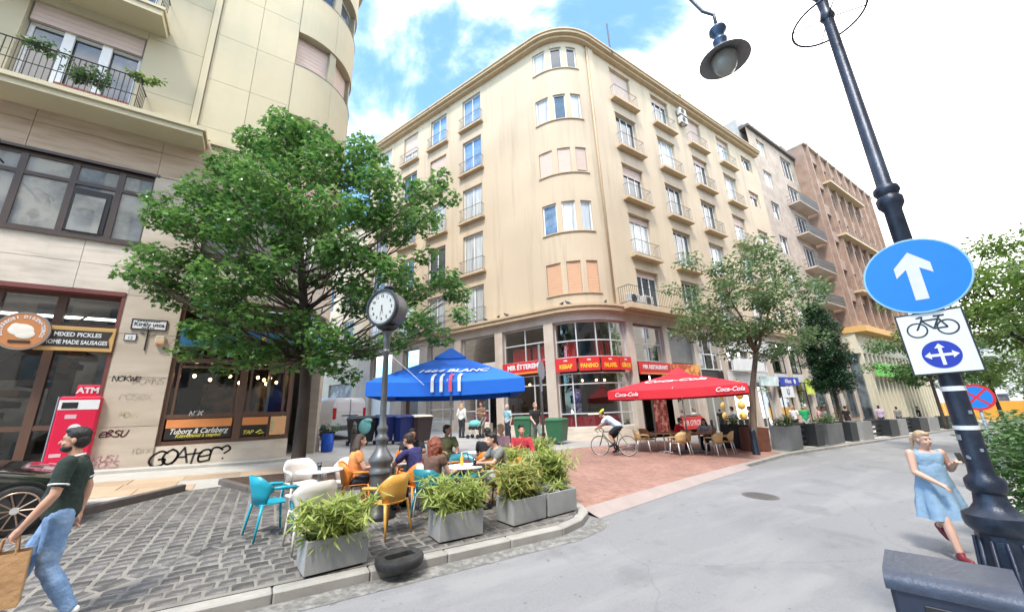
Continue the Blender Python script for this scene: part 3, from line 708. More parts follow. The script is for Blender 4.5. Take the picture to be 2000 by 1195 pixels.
b = slab(CP, 23.5, 25.0, 1.55, 1.66, -1.75, -1.5); sub(CBL, 'lit_food_case', b, mat('food_case_light', (0.9, 0.75, 0.5), 0.5, 0.3, 9.0, emit=0.7))
sub(CBL, 'menu_board', slab(CP, 25.6, 26.3, 1.7, 2.9, -1.0, -0.95), mat('purple_poster', (0.12, 0.05, 0.16), 0.5, 0.5, 9.0, col2=(0.4, 0.35, 0.4)))
for u in (23.2, 24.1, 25.4, 28.0, 29.2):
    b = MB(); q = CP.at(u, -1.2); b.ell((q.x, q.y, 3.35), (0.06, 0.06, 0.06), 8, 5); sub(CBL, 'ceiling_lamp', b, m_bulb)
# street-side ground floor: door, menu panels, red window, shutters above
X2 = lambda x: 39 - x
def panel(nm, x0, x1, z0, z1, o0, o1, m): return sub(CBL, nm, slab(CP, X2(x1), X2(x0), z0, z1, o0, o1), m)
panel('door_leaf', 17.05, 17.6, 0.35, 3.3, -0.3, -0.24, m_darkfr); panel('door_leaf', 18.3, 18.42, 0.35, 3.3, -0.3, -0.24, m_darkfr)
panel('menu_panel', 18.46, 19.55, 0.5, 3.0, -0.28, -0.2, mat('menu_red', (0.16, 0.02, 0.02), 0.4, 0.6, 7.0, col2=(0.42, 0.16, 0.12), mix=(0.5, 0.6)))
panel('pillar', 19.7, 20.1, 0.1, 3.5, -0.3, 0.1, m_pinkst)
bayglass(X2(22.6), X2(20.2), 1.25, 3.4, [X2(21.7)], [1.3]); panel('red_column', 21.75, 22.4, 1.3, 3.3, -0.3, -0.22, m_red)
panel('red_sign_panel', 20.25, 22.6, 0.55, 1.2, -0.2, -0.1, m_signred)
panel('roller_shutter', 20.15, 22.7, 4.3, 6.35, -0.15, -0.1, mat('shutter_grey', (0.24, 0.23, 0.22), 0.6, 0.15, 2.0, stain=((0.12, 0.12, 0.12), 0.4)))
for i in range(14): panel('shutter_slat', 20.17, 22.68, 4.34+i*0.143, 4.34+i*0.143+0.12, -0.1, -0.085, mat('shutter_slat', (0.29, 0.28, 0.265), 0.6, 0.15, 2.0, rnd=0.04))
for x0, x1 in ((23.1, 25.95), (26.45, 29.25), (29.75, 32.35), (32.85, 35.55), (36.05, 38.5)):
    bayglass(X2(x1), X2(x0), 4.0, 6.35, [X2(x0+(x1-x0)*f) for f in (0.33, 0.66)], [5.0], m_white if x0 < 30 else m_black)
    bayglass(X2(x1), X2(x0), 0.1, 3.3, [X2(x0+(x1-x0)*f) for f in (0.4,)], [2.6], m_alu if x0 < 30 else m_black)
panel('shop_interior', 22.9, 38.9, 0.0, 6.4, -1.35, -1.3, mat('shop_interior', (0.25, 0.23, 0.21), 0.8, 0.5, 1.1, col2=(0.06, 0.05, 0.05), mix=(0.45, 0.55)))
panel('dark_band', 23.1, 29.0, 3.3, 3.9, -0.25, -0.1, m_black); panel('dark_band', 29.7, 38.6, 3.3, 3.95, -0.25, -0.12, m_alu)
panel('awning_board', 26.5, 33.2, 5.4, 6.3, 0.1, 0.16, mat('white_board', (0.62, 0.61, 0.6), 0.6, 0.25, 2.0))

# ------------------------------------------------------------------ signs on the corner building (each a thing of its own)
def board(name, label, cat, x0, x1, z0, z1, m, P=CP, out=0.14, th=0.06, rim=None, group=None):
    um = (x0+x1)/2; F = P.frame(um, out, (z0+z1)/2); t = thing(name, label, cat, F.translation, F.to_euler(), group)
    w, h = x1-x0, z1-z0; b = MB(); b.rbox(-w/2, -th, -h/2, w/2, 0, h/2, 0.008); b.build('panel', m, t)
    if rim: b = MB(); bar_grid(b, -w/2, w/2, -h/2, h/2, [], [], 0.03, 0.02, -th-0.012); b.build('rim', rim, t)
    t['w'] = w; return t
TR = (R_(90), 0, 0)
def sgn(t, body, size, m, x=0, z=0, y=-0.064, **kw): return text('lettering', body, size, m, t, (x, y, z), TR, **kw)
for nm, a, c in (('KEBAP', 25.55, 26.68), ('PANINO', 24.46, 25.52), ('FALAFEL', 23.42, 24.43), ('GÍROS', 22.5, 23.39)):
    t = board('restaurant_sign', 'red sign board with yellow lettering %s on the rounded corner' % nm, 'sign', a, c, 3.74, 4.44, m_signred, group='red food signs on the corner')
    sgn(t, nm, 0.29, m_yellow, 0, -0.1, bold=0.01, sx=0.68 if len(nm) > 6 else 0.82); sgn(t, 'MIR', 0.12, m_signwhite, 0, 0.2, bold=0.004)
t = board('restaurant_sign', 'red sign board reading MIR ÉTTEREM left of the rounded corner', 'sign', 27.35, 30.1, 3.82, 4.5, m_signred, group='red restaurant name boards')
sgn(t, 'MIR ÉTTEREM', 0.36, m_signwhite, 0, 0.06, bold=0.014, sx=0.95); b = MB(); b.box(-1.3, -0.064, -0.31, 1.3, -0.06, -0.23); b.build('stripe', m_orange, t)
t = board('restaurant_sign', 'red sign board reading MIR RESTAURANT above the restaurant door', 'sign', X2(19.85), X2(17.1), 3.55, 4.22, m_signred, group='red restaurant name boards')
sgn(t, 'MIR RESTAURANT', 0.30, m_signwhite, 0, 0.06, bold=0.012, sx=0.9); b = MB(); b.box(-1.3, -0.064, -0.31, 1.3, -0.06, -0.24); b.build('stripe', m_orange, t)
t = board('restaurant_sign', 'red and orange photo board right of the MIR RESTAURANT sign', 'sign', X2(22.8), X2(20.0), 3.55, 4.22, mat('food_photo', (0.45, 0.06, 0.02), 0.4, 0.3, 3.0, col2=(0.7, 0.32, 0.06), mix=(0.48, 0.55)), group='red restaurant name boards')
t = board('shop_sign', 'deep blue shop sign with white word Allianz', 'sign', X2(36.2), X2(32.9), 3.0, 3.62, m_signdblue, out=0.3); sgn(t, 'Allianz', 0.42, m_signwhite, -0.3, 0, bold=0.01)
b = MB(); b.lathe([(0.19, 0), (0.19, 0.01)], 20); o = b.build('emblem_ring', m_signwhite, t); o.location = (0.85, -0.062, 0); o.rotation_euler = TR
t = board('shop_sign', 'pale teal and white shop sign left of the blue sign', 'sign', X2(32.6), X2(29.9), 2.95, 3.62, mat('teal_sign', (0.50, 0.66, 0.66), 0.5, 0.2, 2.0, col2=(0.7, 0.72, 0.7)), out=0.3)
t = board('shop_sign', 'square white sign with dark letter U below the blue sign', 'sign', X2(34.9), X2(32.9), 2.1, 2.9, m_signwhite, out=0.3); sgn(t, 'U', 0.62, mat('teal_dark', (0.01, 0.12, 0.13), 0.5, 0), bold=0.03)
t = board('shop_sign', 'lime green and yellow shop sign at the far end of the ochre block', 'sign', X2(38.95), X2(37.4), 2.3, 3.5, mat('lime', (0.42, 0.62, 0.05), 0.5, 0.15, 2.0, col2=(0.65, 0.65, 0.12)), out=0.3)
t = board('advert_board', 'white advertising board hanging behind the sparse tree', 'sign', X2(30.5), X2(26.2), 3.95, 4.75, mat('white_board2', (0.68, 0.67, 0.66), 0.6, 0.1, 2.0), out=0.5)
t = board('shop_sign', 'white shop fascia board just right of the red parasol', 'sign', X2(29.2), X2(25.9), 3.0, 3.9, mat('white_board3', (0.6, 0.58, 0.57), 0.6, 0.3, 1.5), out=0.18)
b = MB(); s_ = 'MI'; 
t = board('window_lettering', 'red panel with white letters under the restaurant window', 'sign', X2(22.55), X2(20.3), 0.5, 1.18, m_signred, out=-0.02, th=0.03); sgn(t, 'MIR GYROS', 0.42, mat('pale_pink', (0.75, 0.5, 0.48), 0.5, 0), bold=0.012, y=-0.034, sx=0.8)

# ------------------------------------------------------------------ entrance doors on the side street
def side_panel(nm, a, c, z0, z1, o0, o1, m): return sub(CBL, nm, slab(CP, a, c, z0, z1, o0, o1), m)
side_panel('entrance_door', 37.35, 39.0, 0.9, 4.3, -0.4, -0.3, m_brownfr); side_panel('door_glass', 37.7, 38.6, 1.3, 3.9, -0.3, -0.27, m_pane)
side_panel('white_shutter', 40.3, 42.8, 2.0, 4.4, -0.2, -0.12, m_white); side_panel('shutter_box', 40.3, 42.8, 1.0, 2.0, -0.2, -0.1, m_travdirty)
side_panel('infill', 30.68, 33.42, 4.35, 4.7, -0.3, -0.05, m_pinkst); side_panel('infill', 33.4, 44.4, 4.35, 4.72, -0.3, -0.05, m_pinkst)
side_panel('open_doorway', 30.68, 31.35, 0.7, 4.3, -1.2, -1.1, m_dark)
side_panel('orange_poster', 34.2, 35.1, 2.3, 4.2, -0.3, -0.26, mat('brick_poster', (0.5, 0.19, 0.08), 0.6, 0.3, 5.0))

# ------------------------------------------------------------------ next house up the side street, with a graffitied shutter
E0 = CP.p[-1]; P2 = Path([tuple(E0[:2]), tuple((E0 + D2*22)[:2])], -1)
HB = thing('side_street_house', 'pale house up the side street with a graffitied grey roller shutter', 'building', (E0.x, E0.y, gz(E0.x, E0.y)))
hl = [(1.2+i*3.4, 2.9+i*3.4, z, z+2.2) for i in range(5) for z in (7.6, 11.2, 14.8)] + [(0.8, 4.2, 1.0, 4.6), (6, 9.4, 1.0, 4.6)]
sub(HB, 'wall', wall(P2, 0, 22, 0.6, 18.6, hl, 0.2, zfun=lambda x, y: gz(x, y)-0.1), mat('pale_plaster', (0.58, 0.5, 0.38), 0.85, 0.08, 1.5, stain=((0.4, 0.33, 0.25), 0.4)))
for h_ in hl[:-2]: window(HB, P2, (h_[0]+h_[1])/2, h_[2], h_[1]-h_[0], 2.19, 0.15, org=HB.location)
for h_ in hl[-2:]:
    sub(HB, 'roller_shutter', slab(P2, h_[0], h_[1], 0.9, 4.6, -0.2, -0.14), mat('grey_shutter', (0.26, 0.245, 0.23), 0.6, 0.35, 2.0, col2=(0.4, 0.39, 0.37), mix=(0.5, 0.58)))
sub(HB, 'cornice', slab(P2, 0, 22, 18.5, 18.9, -0.3, 0.3), m_plasterL)
b = MB(); b.add([(P2.at(0, 0)), P2.at(22, 0), P2.at(22, -9), P2.at(0, -9)], [(0, 1, 2, 3)]); b.v = [(x, y, 18.6) for x, y, z in b.v]; sub(HB, 'roof', b, m_darkfr)
# ------------------------------------------------------------------ left building (travertine base, cream panels above, rounded corner)
pts = [(-30, 14.6)]
for k in range(25):
    a = -math.pi/2 + TH*k/24; pts.append((2.2*math.cos(a), 16.8 + 2.2*math.sin(a)))
e = V((*pts[-1], 0)); pts.append(tuple((e + D2*15)[:2]))
LP = Path(pts, 1); UX = lambda x: x + 30
LB = thing('cream_building', 'cream panelled building with travertine shop storeys and a rounded corner behind the maple', 'building', (-3, 15, gz(-3, 15)))
OL = LB.location
def lsub(nm, b, m, smooth=False): return sub(LB, nm, b, m, smooth)
def lpan(nm, x0, x1, z0, z1, o0, o1, m): return lsub(nm, slab(LP, UX(x0), UX(x1), z0, z1, o0, o1), m)
CW = [(11.6, 13.2), (15.55, 17.2), (19.5, 21.15)]
arcw = [(29.85, 31.15), (31.45, 32.75), (33.05, 34.2)]
lower_holes = [(UX(-13), UX(-3.35), 0.0, 5.5, 0.5), (UX(-2.1), UX(1.12), 1.35, 5.6, 0.3), (UX(1.12), UX(2.5), 0.0, 5.6, 0.3), (UX(-12.5), UX(-3.3), 7.05, 9.32, 0.18), (UX(-1.95), UX(2.4), 7.05, 9.32, 0.18)]
lsub('lower_wall', wall(LP, UX(-14), 49.2, -0.2, 11.1, lower_holes, 0.3, zfun=lambda x, y: gz(x, y)-0.15), m_travdirty)
up_holes = [(a, c, z0, z1, 0.4) for z0, z1 in CW for a, c in arcw] + [(UX(-6.8), UX(-4.3), 10.95, 14.2, 0.3), (UX(-6.8), UX(-4.3), 14.95, 18.2, 0.3), (UX(-6.8), UX(-4.3), 18.95, 22.2, 0.3)]
up_holes += [(36.5+i*3.2, 38.3+i*3.2, z0, z1, 0.2) for z0, z1 in CW for i in range(3)]
lsub('upper_wall', wall(LP, UX(-14), 49.2, 11.1, 23.6, up_holes, 0.3, out=-0.02), m_creamd)
# cream facing panels with open joints
def panels(us, zs, m, o=0.018, nm='panel', hol=()):
    for a, c in zip(us, us[1:]):
        for z0, z1 in zip(zs, zs[1:]):
            um, zm = (a+c)/2, (z0+z1)/2
            if any(h[0]-0.02 < um < h[1]+0.02 and h[2]-0.02 < zm < h[3]+0.02 for h in hol): continue
            lsub(nm, slab(LP, a+0.006, c-0.006, z0+0.006, z1-0.006, -0.02, o), m)
zs = [11.12, 11.6, 13.2, 13.52, 15.55, 17.2, 17.5, 19.5, 21.15, 21.5, 23.55]
zs = [11.12, 11.6, 13.54, 15.55, 17.6, 19.5, 21.5, 23.55]
panels([UX(-2.62), UX(-1.4), UX(-0.16)], zs, m_cream)
band = [11.12] + [z for c in CW for z in c] + [23.6]
for z0, z1 in zip([11.12] + [c[1] for c in CW], [c[0] for c in CW] + [23.6]):      # spandrel rings on the rounded corner
    us = [UX(-0.15), 31.3, 32.9, 34.26, 36.2, 39.5, 42.7, 46, 49.1]
    for a, c in zip(us, us[1:]): lsub('spandrel', slab(LP, a+0.004, c-0.004, z0+0.004, z1-0.004, -0.02, 0.05), m_cream)
for z0, z1 in CW:
    for a, c in ((31.15, 31.45), (32.75, 33.05), (34.2, 36.5), (38.3, 39.7), (41.5, 42.9), (44.7, 49.1)):
        b = slab(LP, a, c, z0, z1, -0.3, -0.04); lsub('window_pier', b, m_cream)
    lsub('sill_flashing', slab(LP, UX(-0.14), 34.3, z0-0.012, z0+0.012, -0.35, 0.065), m_railg)
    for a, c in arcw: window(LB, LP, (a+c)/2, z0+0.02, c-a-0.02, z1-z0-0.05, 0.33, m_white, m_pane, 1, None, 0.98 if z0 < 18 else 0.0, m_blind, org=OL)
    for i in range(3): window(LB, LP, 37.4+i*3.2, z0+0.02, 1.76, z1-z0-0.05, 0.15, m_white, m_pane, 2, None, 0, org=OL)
lpan('pilaster', -2.82, -2.64, 10.9, 23.6, -0.02, 0.09, m_cream)
panels([UX(-4.28), UX(-2.84)], [11.12, 12.25, 14.3, 16.4, 18.4, 20.4, 22.4, 23.55], m_cream)
panels([UX(-14), UX(-11.5), UX(-9.2), UX(-6.82)], [11.12, 12.25, 14.3, 16.4, 18.4, 20.4, 22.4, 23.55], m_cream)
panels([UX(-6.82), UX(-4.28)], [14.22, 14.94, 16], m_cream, hol=[(UX(-6.8), UX(-4.3), 14.95, 18.2)]); panels([UX(-6.82), UX(-4.28)], [18.22, 18.94], m_cream)
b = slab(LP, UX(-14), 49.2, 23.5, 23.8, -0.5, 0.25); lsub('parapet', b, m_cream)
b = MB(); b.add([(p.x, p.y, 23.4) for p in LP.p[1:]] + [(-16, 30, 23.4), (-16, 14.6, 23.4)], [tuple(range(len(LP.p)+1))]); lsub('roof', b, m_darkfr)
# travertine facing slabs
us = [UX(-14), UX(-11.2), UX(-8.6), UX(-6.0), UX(-4.4), UX(-3.3)]
panels(us, [5.52, 6.3, 7.03], m_trav, 0.03, 'stone_slab'); panels([UX(-3.32), UX(-2.1)], [0.72, 1.9, 3.2, 4.4, 5.5, 6.3, 7.05, 8.2, 9.35], m_travdirty, 0.03, 'stone_slab')
panels([UX(-2.1), UX(-0.6), UX(0.9), 32.2, 33.3, 34.26, 36.5, 39], [5.62, 6.4, 7.03], m_trav, 0.03, 'stone_slab')
panels([UX(2.42), 34.2, 37, 40], [7.05, 9.34], m_trav, 0.03, 'stone_slab')
panels([UX(-14), UX(-11.2), UX(-8.6), UX(-6.0), UX(-3.3), UX(-1.9), UX(0), 31.5, 33, 34.26, 37], [9.36, 10.2, 11.05], m_travb, 0.03, 'stone_slab')
b = slab(LP, UX(-2.05), UX(1.1), 0, 1.33, -0.25, 0.035); b.v = [(x, y, gz(x, y)-0.1 if z == 0 else z) for x, y, z in b.v]; lsub('stone_base', b, m_trav)
b = slab(LP, UX(-3.4), UX(1.2), 0, 0.1, 0.0, 0.42); b.v = [(x, y, gz(x, y)+(-0.1 if z == 0 else 0.07)) for x, y, z in b.v]; lsub('base_step', b, m_paleslab)
# canopy over the mezzanine, and the balconies
b = slab(LP, UX(-14), UX(-2.3), 10.62, 10.8, 0.0, 0.92); slab(LP, UX(-14), UX(-2.24), 10.8, 10.93, 0.0, 0.98, b); lsub('canopy', b, m_cream)
b = slab(LP, UX(-2.2), 49, 10.95, 11.1, -0.1, 0.12); lsub('string_course', b, m_cream)
b = slab(LP, UX(-14), UX(-3.85), 14.5, 14.72, 0.0, 0.95); slab(LP, UX(-14), UX(-3.8), 14.72, 14.82, 0.0, 1.0, b); lsub('balcony_slab', b, m_cream)
b = slab(LP, UX(-14), UX(-3.85), 18.5, 18.82, 0.0, 0.95); lsub('balcony_slab', b, m_cream)
for z in (10.93, 14.82):
    b = MB(); 
    xs = [-13.5 + 0.115*i for i in range(int(9.55/0.115)+1)]; y = 14.6-0.84
    for zz_ in (0.06, 0.5, 1.12): b.tube([(-13.5, y, z+zz_), (-3.98, y, z+zz_), (-3.98, 14.6, z+zz_)], 0.02 if zz_ > 1 else 0.014, 5)
    for i, x in enumerate(xs):
        b.tube([(x, y, z), (x, y, z+1.1)], 0.009 if i % 4 else 0.014, 4, False)
    for q in range(1, 7): b.tube([(-3.98, y+0.12*q, z+0.05), (-3.98, y+0.12*q, z+1.1)], 0.009, 4, False)
    lsub('balcony_railing', b, m_iron)
for z in (10.95, 14.95, 18.95):
    window(LB, LP, UX(-5.55), z, 2.46, 2.62, 0.22, m_white, m_pane, 3, None, 0, org=OL, e=0.1)
    for x in (-5.95, -5.13): lpan('window_post', x-0.11, x+0.11, z, z+2.6, -0.22, -0.14, m_white)
    b = MB()
    for i in range(8): b.box(-6.76, 14.6+0.06+0.008*(i % 2), z+2.6+i*0.081, -4.34, 14.75, z+2.6+(i+1)*0.081)
    lsub('roller_shutter', b, mat('pinkish_blind', (0.56, 0.44, 0.38), 0.7, 0.05, 3.0))
# mezzanine window bands, dark wooden frames
def band_window(x0, x1, mull, zt, m=m_darkfr, z0=7.05, z1=9.32, glass=None):
    b = MB(); us = [x0] + mull + [x1]
    for x in us: b.T = LP.frame(UX(x), -0.06, 0); b.box(-0.07, 0, z0, 0.07, 0.1, z1)
    b.T = None
    for z in (z0+0.05, zt, z1-0.06): slab(LP, UX(x0), UX(x1), z-0.055, z+0.055, -0.15, -0.065, b)
    slab(LP, UX(x0)-0.05, UX(x1)+0.05, z0-0.1, z0, -0.1, 0.09, b); slab(LP, UX(x0)-0.08, UX(x1)+0.08, z1, z1+0.08, -0.1, 0.05, b)
    fr = lsub('window_band', b, m)
    for i, (a, c) in enumerate(zip(us, us[1:])):
        for q0, q1 in ((z0, zt), (zt, z1)):
            b = MB(); pu = LP.cuts(UX(a), UX(c))
            for s0, s1 in zip(pu, pu[1:]): b.add([LP.at(s0, -0.11, q0), LP.at(s1, -0.11, q0), LP.at(s1, -0.11, q1), LP.at(s0, -0.11, q1)], [(0, 1, 2, 3)])
            b.v = [(x-OL.x, y-OL.y, z-OL.z) for x, y, z in b.v]; b.build('pane', glass or m_mezz, fr)
m_mezz = mat('mezz_glass', (0.16, 0.17, 0.17), 0.02, 0.1, 1.0, spec=2.0, col2=(0.34, 0.33, 0.30), mix=(0.45, 0.6))
band_window(-12.5, -3.3, [-11.2, -9.9, -8.6, -7.3, -5.98, -5.0, -4.05], 8.68)
band_window(-1.95, 2.4, [-0.9, 0.15, 1.2], 8.68)
lpan('open_casement', -4.92, -4.15, 7.2, 8.5, -0.09, -0.05, mat('casement_dark', (0.03, 0.028, 0.03), 0.3, 0.1))
lpan('casement_pane', -4.86, -4.25, 7.2, 8.3, -0.05, -0.03, m_mezz)
# -- sausage shop front: brown timber, transom lights, stairs inside
b = MB()
XS = [-12.6, -10.8, -9.0, -7.2, -5.75, -4.62, -3.42]
for x in XS: b.T = LP.frame(UX(x), -0.32, 0); b.box(-0.09, 0, 0.4, 0.09, 0.12, 5.48)
b.T = None
for z, w in ((0.95, 0.18), (1.95, 0.12), (4.6, 0.14), (5.42, 0.14)): slab(LP, UX(-13), UX(-3.35), z-w/2, z+w/2, -0.45, -0.33, b)
fr = lsub('shop_front', b, m_brownfr)
for a, c in zip(XS, XS[1:]):
    b = MB(); b.add([LP.at(UX(a), -0.4, 0.9), LP.at(UX(c), -0.4, 0.9), LP.at(UX(c), -0.4, 5.45), LP.at(UX(a), -0.4, 5.45)], [(0, 1, 2, 3)])
    b.v = [(x-OL.x, y-OL.y, z-OL.z) for x, y, z in b.v]; b.build('pane', g_shop, fr)
lpan('frame_edge', -3.42, -3.35, 0.75, 5.52, -0.3, 0.02, mat('red_brown', (0.17, 0.05, 0.045), 0.5, 0.1)); lpan('frame_top', -13, -3.35, 5.44, 5.56, -0.3, 0.04, mat('red_brown', (0.17, 0.05, 0.045), 0.5, 0.1))
def roombox(x0, x1, z0, z1, d):
    b = MB(); y0 = 14.6+0.5
    b.add([(x0, y0, z0), (x1, y0, z0), (x1, y0+d, z0), (x0, y0+d, z0), (x0, y0, z1), (x1, y0, z1), (x1, y0+d, z1), (x0, y0+d, z1)], [(0, 1, 2, 3), (4, 7, 6, 5), (2, 6, 7, 3), (0, 3, 7, 4), (1, 5, 6, 2)])
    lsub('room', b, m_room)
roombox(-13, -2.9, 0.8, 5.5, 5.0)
b = MB()
for i in range(12): b.box(-7.4+i*0.26, 15.9, 0.9+i*0.27, -7.1+i*0.26+0.05, 17.0, 1.0+i*0.27+0.06)
b.tube([(-7.5, 15.85, 1.9), (-4.2, 15.85, 5.2)], 0.03, 6); lsub('staircase', b, m_wood)
b = MB(); b.box(-9, 17.5, 0.9, -6, 18.0, 2.0); lsub('counter', b, m_wood)
b = MB(); b.box(-8.3, 16.5, 5.1, -3.9, 16.6, 5.16); b.box(-8, 18, 5.1, -5, 18.1, 5.16); lsub('strip_light', b, m_tubel)
b = MB(); b.box(-4.9, 18.2, 3.0, -4.0, 18.3, 5.2); b.box(-6.8, 18.2, 1.2, -5.4, 18.3, 3.4); lsub('shelf_back', b, mat('pale_shelf', (0.3, 0.27, 0.24), 0.7, 0.4, 3.0))
# -- bar front: dark brown frames, blue fascia, posters, hanging bulbs inside
US = [UX(-2.08), UX(-0.32), UX(1.06)]
b = MB()
for u, w in zip(US, (0.16, 0.2, 0.12)): b.T = LP.frame(u, -0.03, 0); b.box(-w/2, 0, 1.34, w/2, 0.14, 5.58)
b.T = LP.frame(UX(0.5), -0.03, 0); b.box(-0.035, 0, 1.36, 0.035, 0.1, 2.1)
b.T = None
for z, w in ((1.4, 0.12), (2.12, 0.12), (3.72, 0.14), (4.08, 0.05), (4.72, 0.1), (5.52, 0.12)): slab(LP, US[0], US[2], z-w/2, z+w/2, -0.16, -0.042, b)
for u0, u1 in ((US[0], US[1]), (US[1], US[2])):
    for u in (u0+0.2, u1-0.2): b.T = LP.frame(u, -0.06, 0); b.box(-0.03, 0, 2.15, 0.03, 0.08, 3.66)
    b.T = None; slab(LP, u0+0.2, u1-0.2, 3.5, 3.56, -0.14, -0.06, b)
bf = lsub('bar_front', b, m_brownfr)
for i in range(2):
    for z0, z1 in ((2.15, 3.7), (4.75, 5.5)):
        b = MB(); pu = LP.cuts(US[i], US[i+1])
        for s0, s1 in zip(pu, pu[1:]): b.add([LP.at(s0, -0.1, z0), LP.at(s1, -0.1, z0), LP.at(s1, -0.1, z1), LP.at(s0, -0.1, z1)], [(0, 1, 2, 3)])
        b.v = [(x-OL.x, y-OL.y, z-OL.z) for x, y, z in b.v]; b.build('pane', g_shop, bf)
m_fascblue = mat('fascia_blue', (0.03, 0.16, 0.33), 0.5, 0.1, 4.0)
lsub('recess_wall', slab(LP, UX(1.2), UX(2.7), 0.7, 5.5, -1.55, -1.5), mat('recess_cream', (0.6, 0.54, 0.44), 0.7, 0.1, 2.0)); lsub('bar_door', slab(LP, UX(1.35), UX(2.1), 0.75, 3.3, -1.5, -1.44), m_white); lsub('door_glass', slab(LP, UX(1.45), UX(2.0), 1.5, 3.15, -1.44, -1.42), m_pane)
lsub('blue_fascia', slab(LP, US[0]+0.08, US[2]+0.9, 4.11, 4.67, -0.12, 0.03), m_fascblue)
lsub('corner_post', MB().box(1.98, 16.5, gz(2, 16.6)-0.1, 2.16, 16.68, 5.6), m_brownfr); lsub('corner_plinth', MB().box(1.9, 16.45, gz(2, 16.6)-0.1, 2.24, 16.75, gz(2, 16.6)+0.5), m_travdirty)
b = MB(); b.add([LP.at(US[2], -0.1, 0.7), LP.at(UX(1.06), -1.6, 0.7), LP.at(UX(1.06), -1.6, 5.5), LP.at(US[2], -0.1, 5.5)], [(0, 1, 2, 3)]); lsub('entrance_glass', b, g_shop)
b = MB(); F = LP.frame(UX(1.06), 0, 0); b.T = F
for y0 in (0.2, 1.4): b.box(-0.04, y0, 0.7, 0.04, y0+0.08, 3.6)
b.box(-0.04, 0.28, 3.5, 0.04, 1.4, 3.6); b.box(-0.04, 0.28, 0.72, 0.04, 1.4, 0.82); b.T = None; lsub('entrance_frame', b, m_alu)
b = MB(); ar = [(-2.1, 15.1), (0.98, 15.5), (0.9, 16.8), (0.6, 21), (-2.6, 21)]
b.add([(x, y, 0.85) for x, y in ar] + [(x, y, 5.55) for x, y in ar], [(0, 1, 2, 3, 4), (9, 8, 7, 6, 5), (2, 3, 8, 7), (3, 4, 9, 8), (4, 0, 5, 9)]); lsub('bar_room', b, mat('bar_wall', (0.085, 0.045, 0.028), 0.8, 0.4, 1.5))
b = MB(); b.box(-1.9, 18.6, 0.9, 0.6, 19.1, 2.3); lsub('bar_counter', b, m_wood)
b = MB(); b.box(-1.7, 19.5, 2.3, -0.7, 19.55, 3.4); b.box(0.0, 19.3, 2.2, 0.9, 19.4, 3.5); lsub('back_frame', b, mat('frame_painted_glow', (0.05, 0.03, 0.02), 0.3, 0.6, 4.0, col2=(0.32, 0.17, 0.07)))  # orange patches in the colour stand in for warm lamplight on the frames
b = MB(); b.box(-0.55, 17.9, 0.9, -0.4, 18.0, 3.4); lsub('timber_post', b, m_wood)
for i, (x, y, z) in enumerate([(-1.7, 16.3, 3.42), (-1.35, 17.2, 3.38), (-0.75, 16.2, 3.42), (-0.5, 17.5, 3.3), (0.05, 16.4, 3.4), (0.25, 16.9, 3.36), (0.45, 17.4, 3.4), (0.65, 16.6, 3.38), (0.85, 17.2, 3.42), (0.35, 17.9, 3.3)]):
    b = MB(); b.ell((x, y, z), (0.05, 0.05, 0.06), 8, 6); o = lsub('hanging_bulb', b, m_bulb); b = MB(); b.tube([(x-OL.x, y-OL.y, z+0.05-OL.z), (x-OL.x, y-OL.y, 5.4-OL.z)], 0.006, 4); b.build('cord', m_black, o)
# printed panels under the bar windows
def lboard(name, label, cat, x0, x1, z0, z1, m, out, th=0.03, rim=None, group=None): return board(name, label, cat, UX(x0), UX(x1), z0, z1, m, LP, out, th, rim, group)
m_chalk = mat('chalk_white', (0.75, 0.75, 0.72), 0.6, 0.1); m_chalky = mat('chalk_yellow', (0.75, 0.65, 0.08), 0.6, 0.1)
m_poster = mat('poster_black', (0.02, 0.018, 0.018), 0.5, 0.2, 6.0); m_posto = mat('poster_orange', (0.72, 0.27, 0.09), 0.5, 0.06, 5.0)
t = lboard('beer_poster', 'black and orange beer poster with white handwriting under the left bar window', 'poster', -1.95, -0.46, 1.5, 2.04, m_poster, -0.05)
b = MB(); b.box(-0.745, -0.034, 0.04, 0.745, -0.03, 0.27); b.build('orange_band', m_posto, t)
text('lettering', 'Tuborg & Carlsberg', 0.20, m_chalk, t, (0, -0.034, -0.06), TR, shear=0.35, bold=0.003, sx=0.82); text('lettering', 'Közvetlenül a csapból', 0.13, m_chalky, t, (0, -0.034, -0.18), TR, shear=0.35, bold=0.002, sx=0.9)
t = lboard('beer_poster', 'black and orange beer poster with yellow scribbles under the right bar window', 'poster', -0.2, 0.46, 1.5, 2.04, m_poster, -0.05)
b = MB(); b.box(-0.33, -0.034, 0.04, 0.33, -0.03, 0.27); b.build('orange_band', m_posto, t)
text('lettering', 'TAP', 0.15, m_chalky, t, (-0.16, -0.034, -0.17), TR, shear=0.3, bold=0.004)
b = MB(); b.tube([(0.05, -0.034, -0.2), (0.16, -0.034, -0.12), (0.26, -0.034, -0.2), (0.12, -0.034, -0.22)], 0.025, 5); b.build('scribble', m_chalky, t)
t = lboard('notice_board', 'plain orange notice panel at the right end of the bar front', 'poster', 0.54, 1.0, 1.48, 2.04, mat('poster_peach', (0.75, 0.42, 0.2), 0.5, 0.08, 4.0), -0.04)
for i in range(3): b = MB(); b.lathe([(0.035, 0), (0.035, 0.004)], 12); o = b.build('green_mark', mat('mint', (0.2, 0.5, 0.35), 0.5, 0), t); o.location = (-0.17, -0.033, 0.1-0.12*i); o.rotation_euler = TR
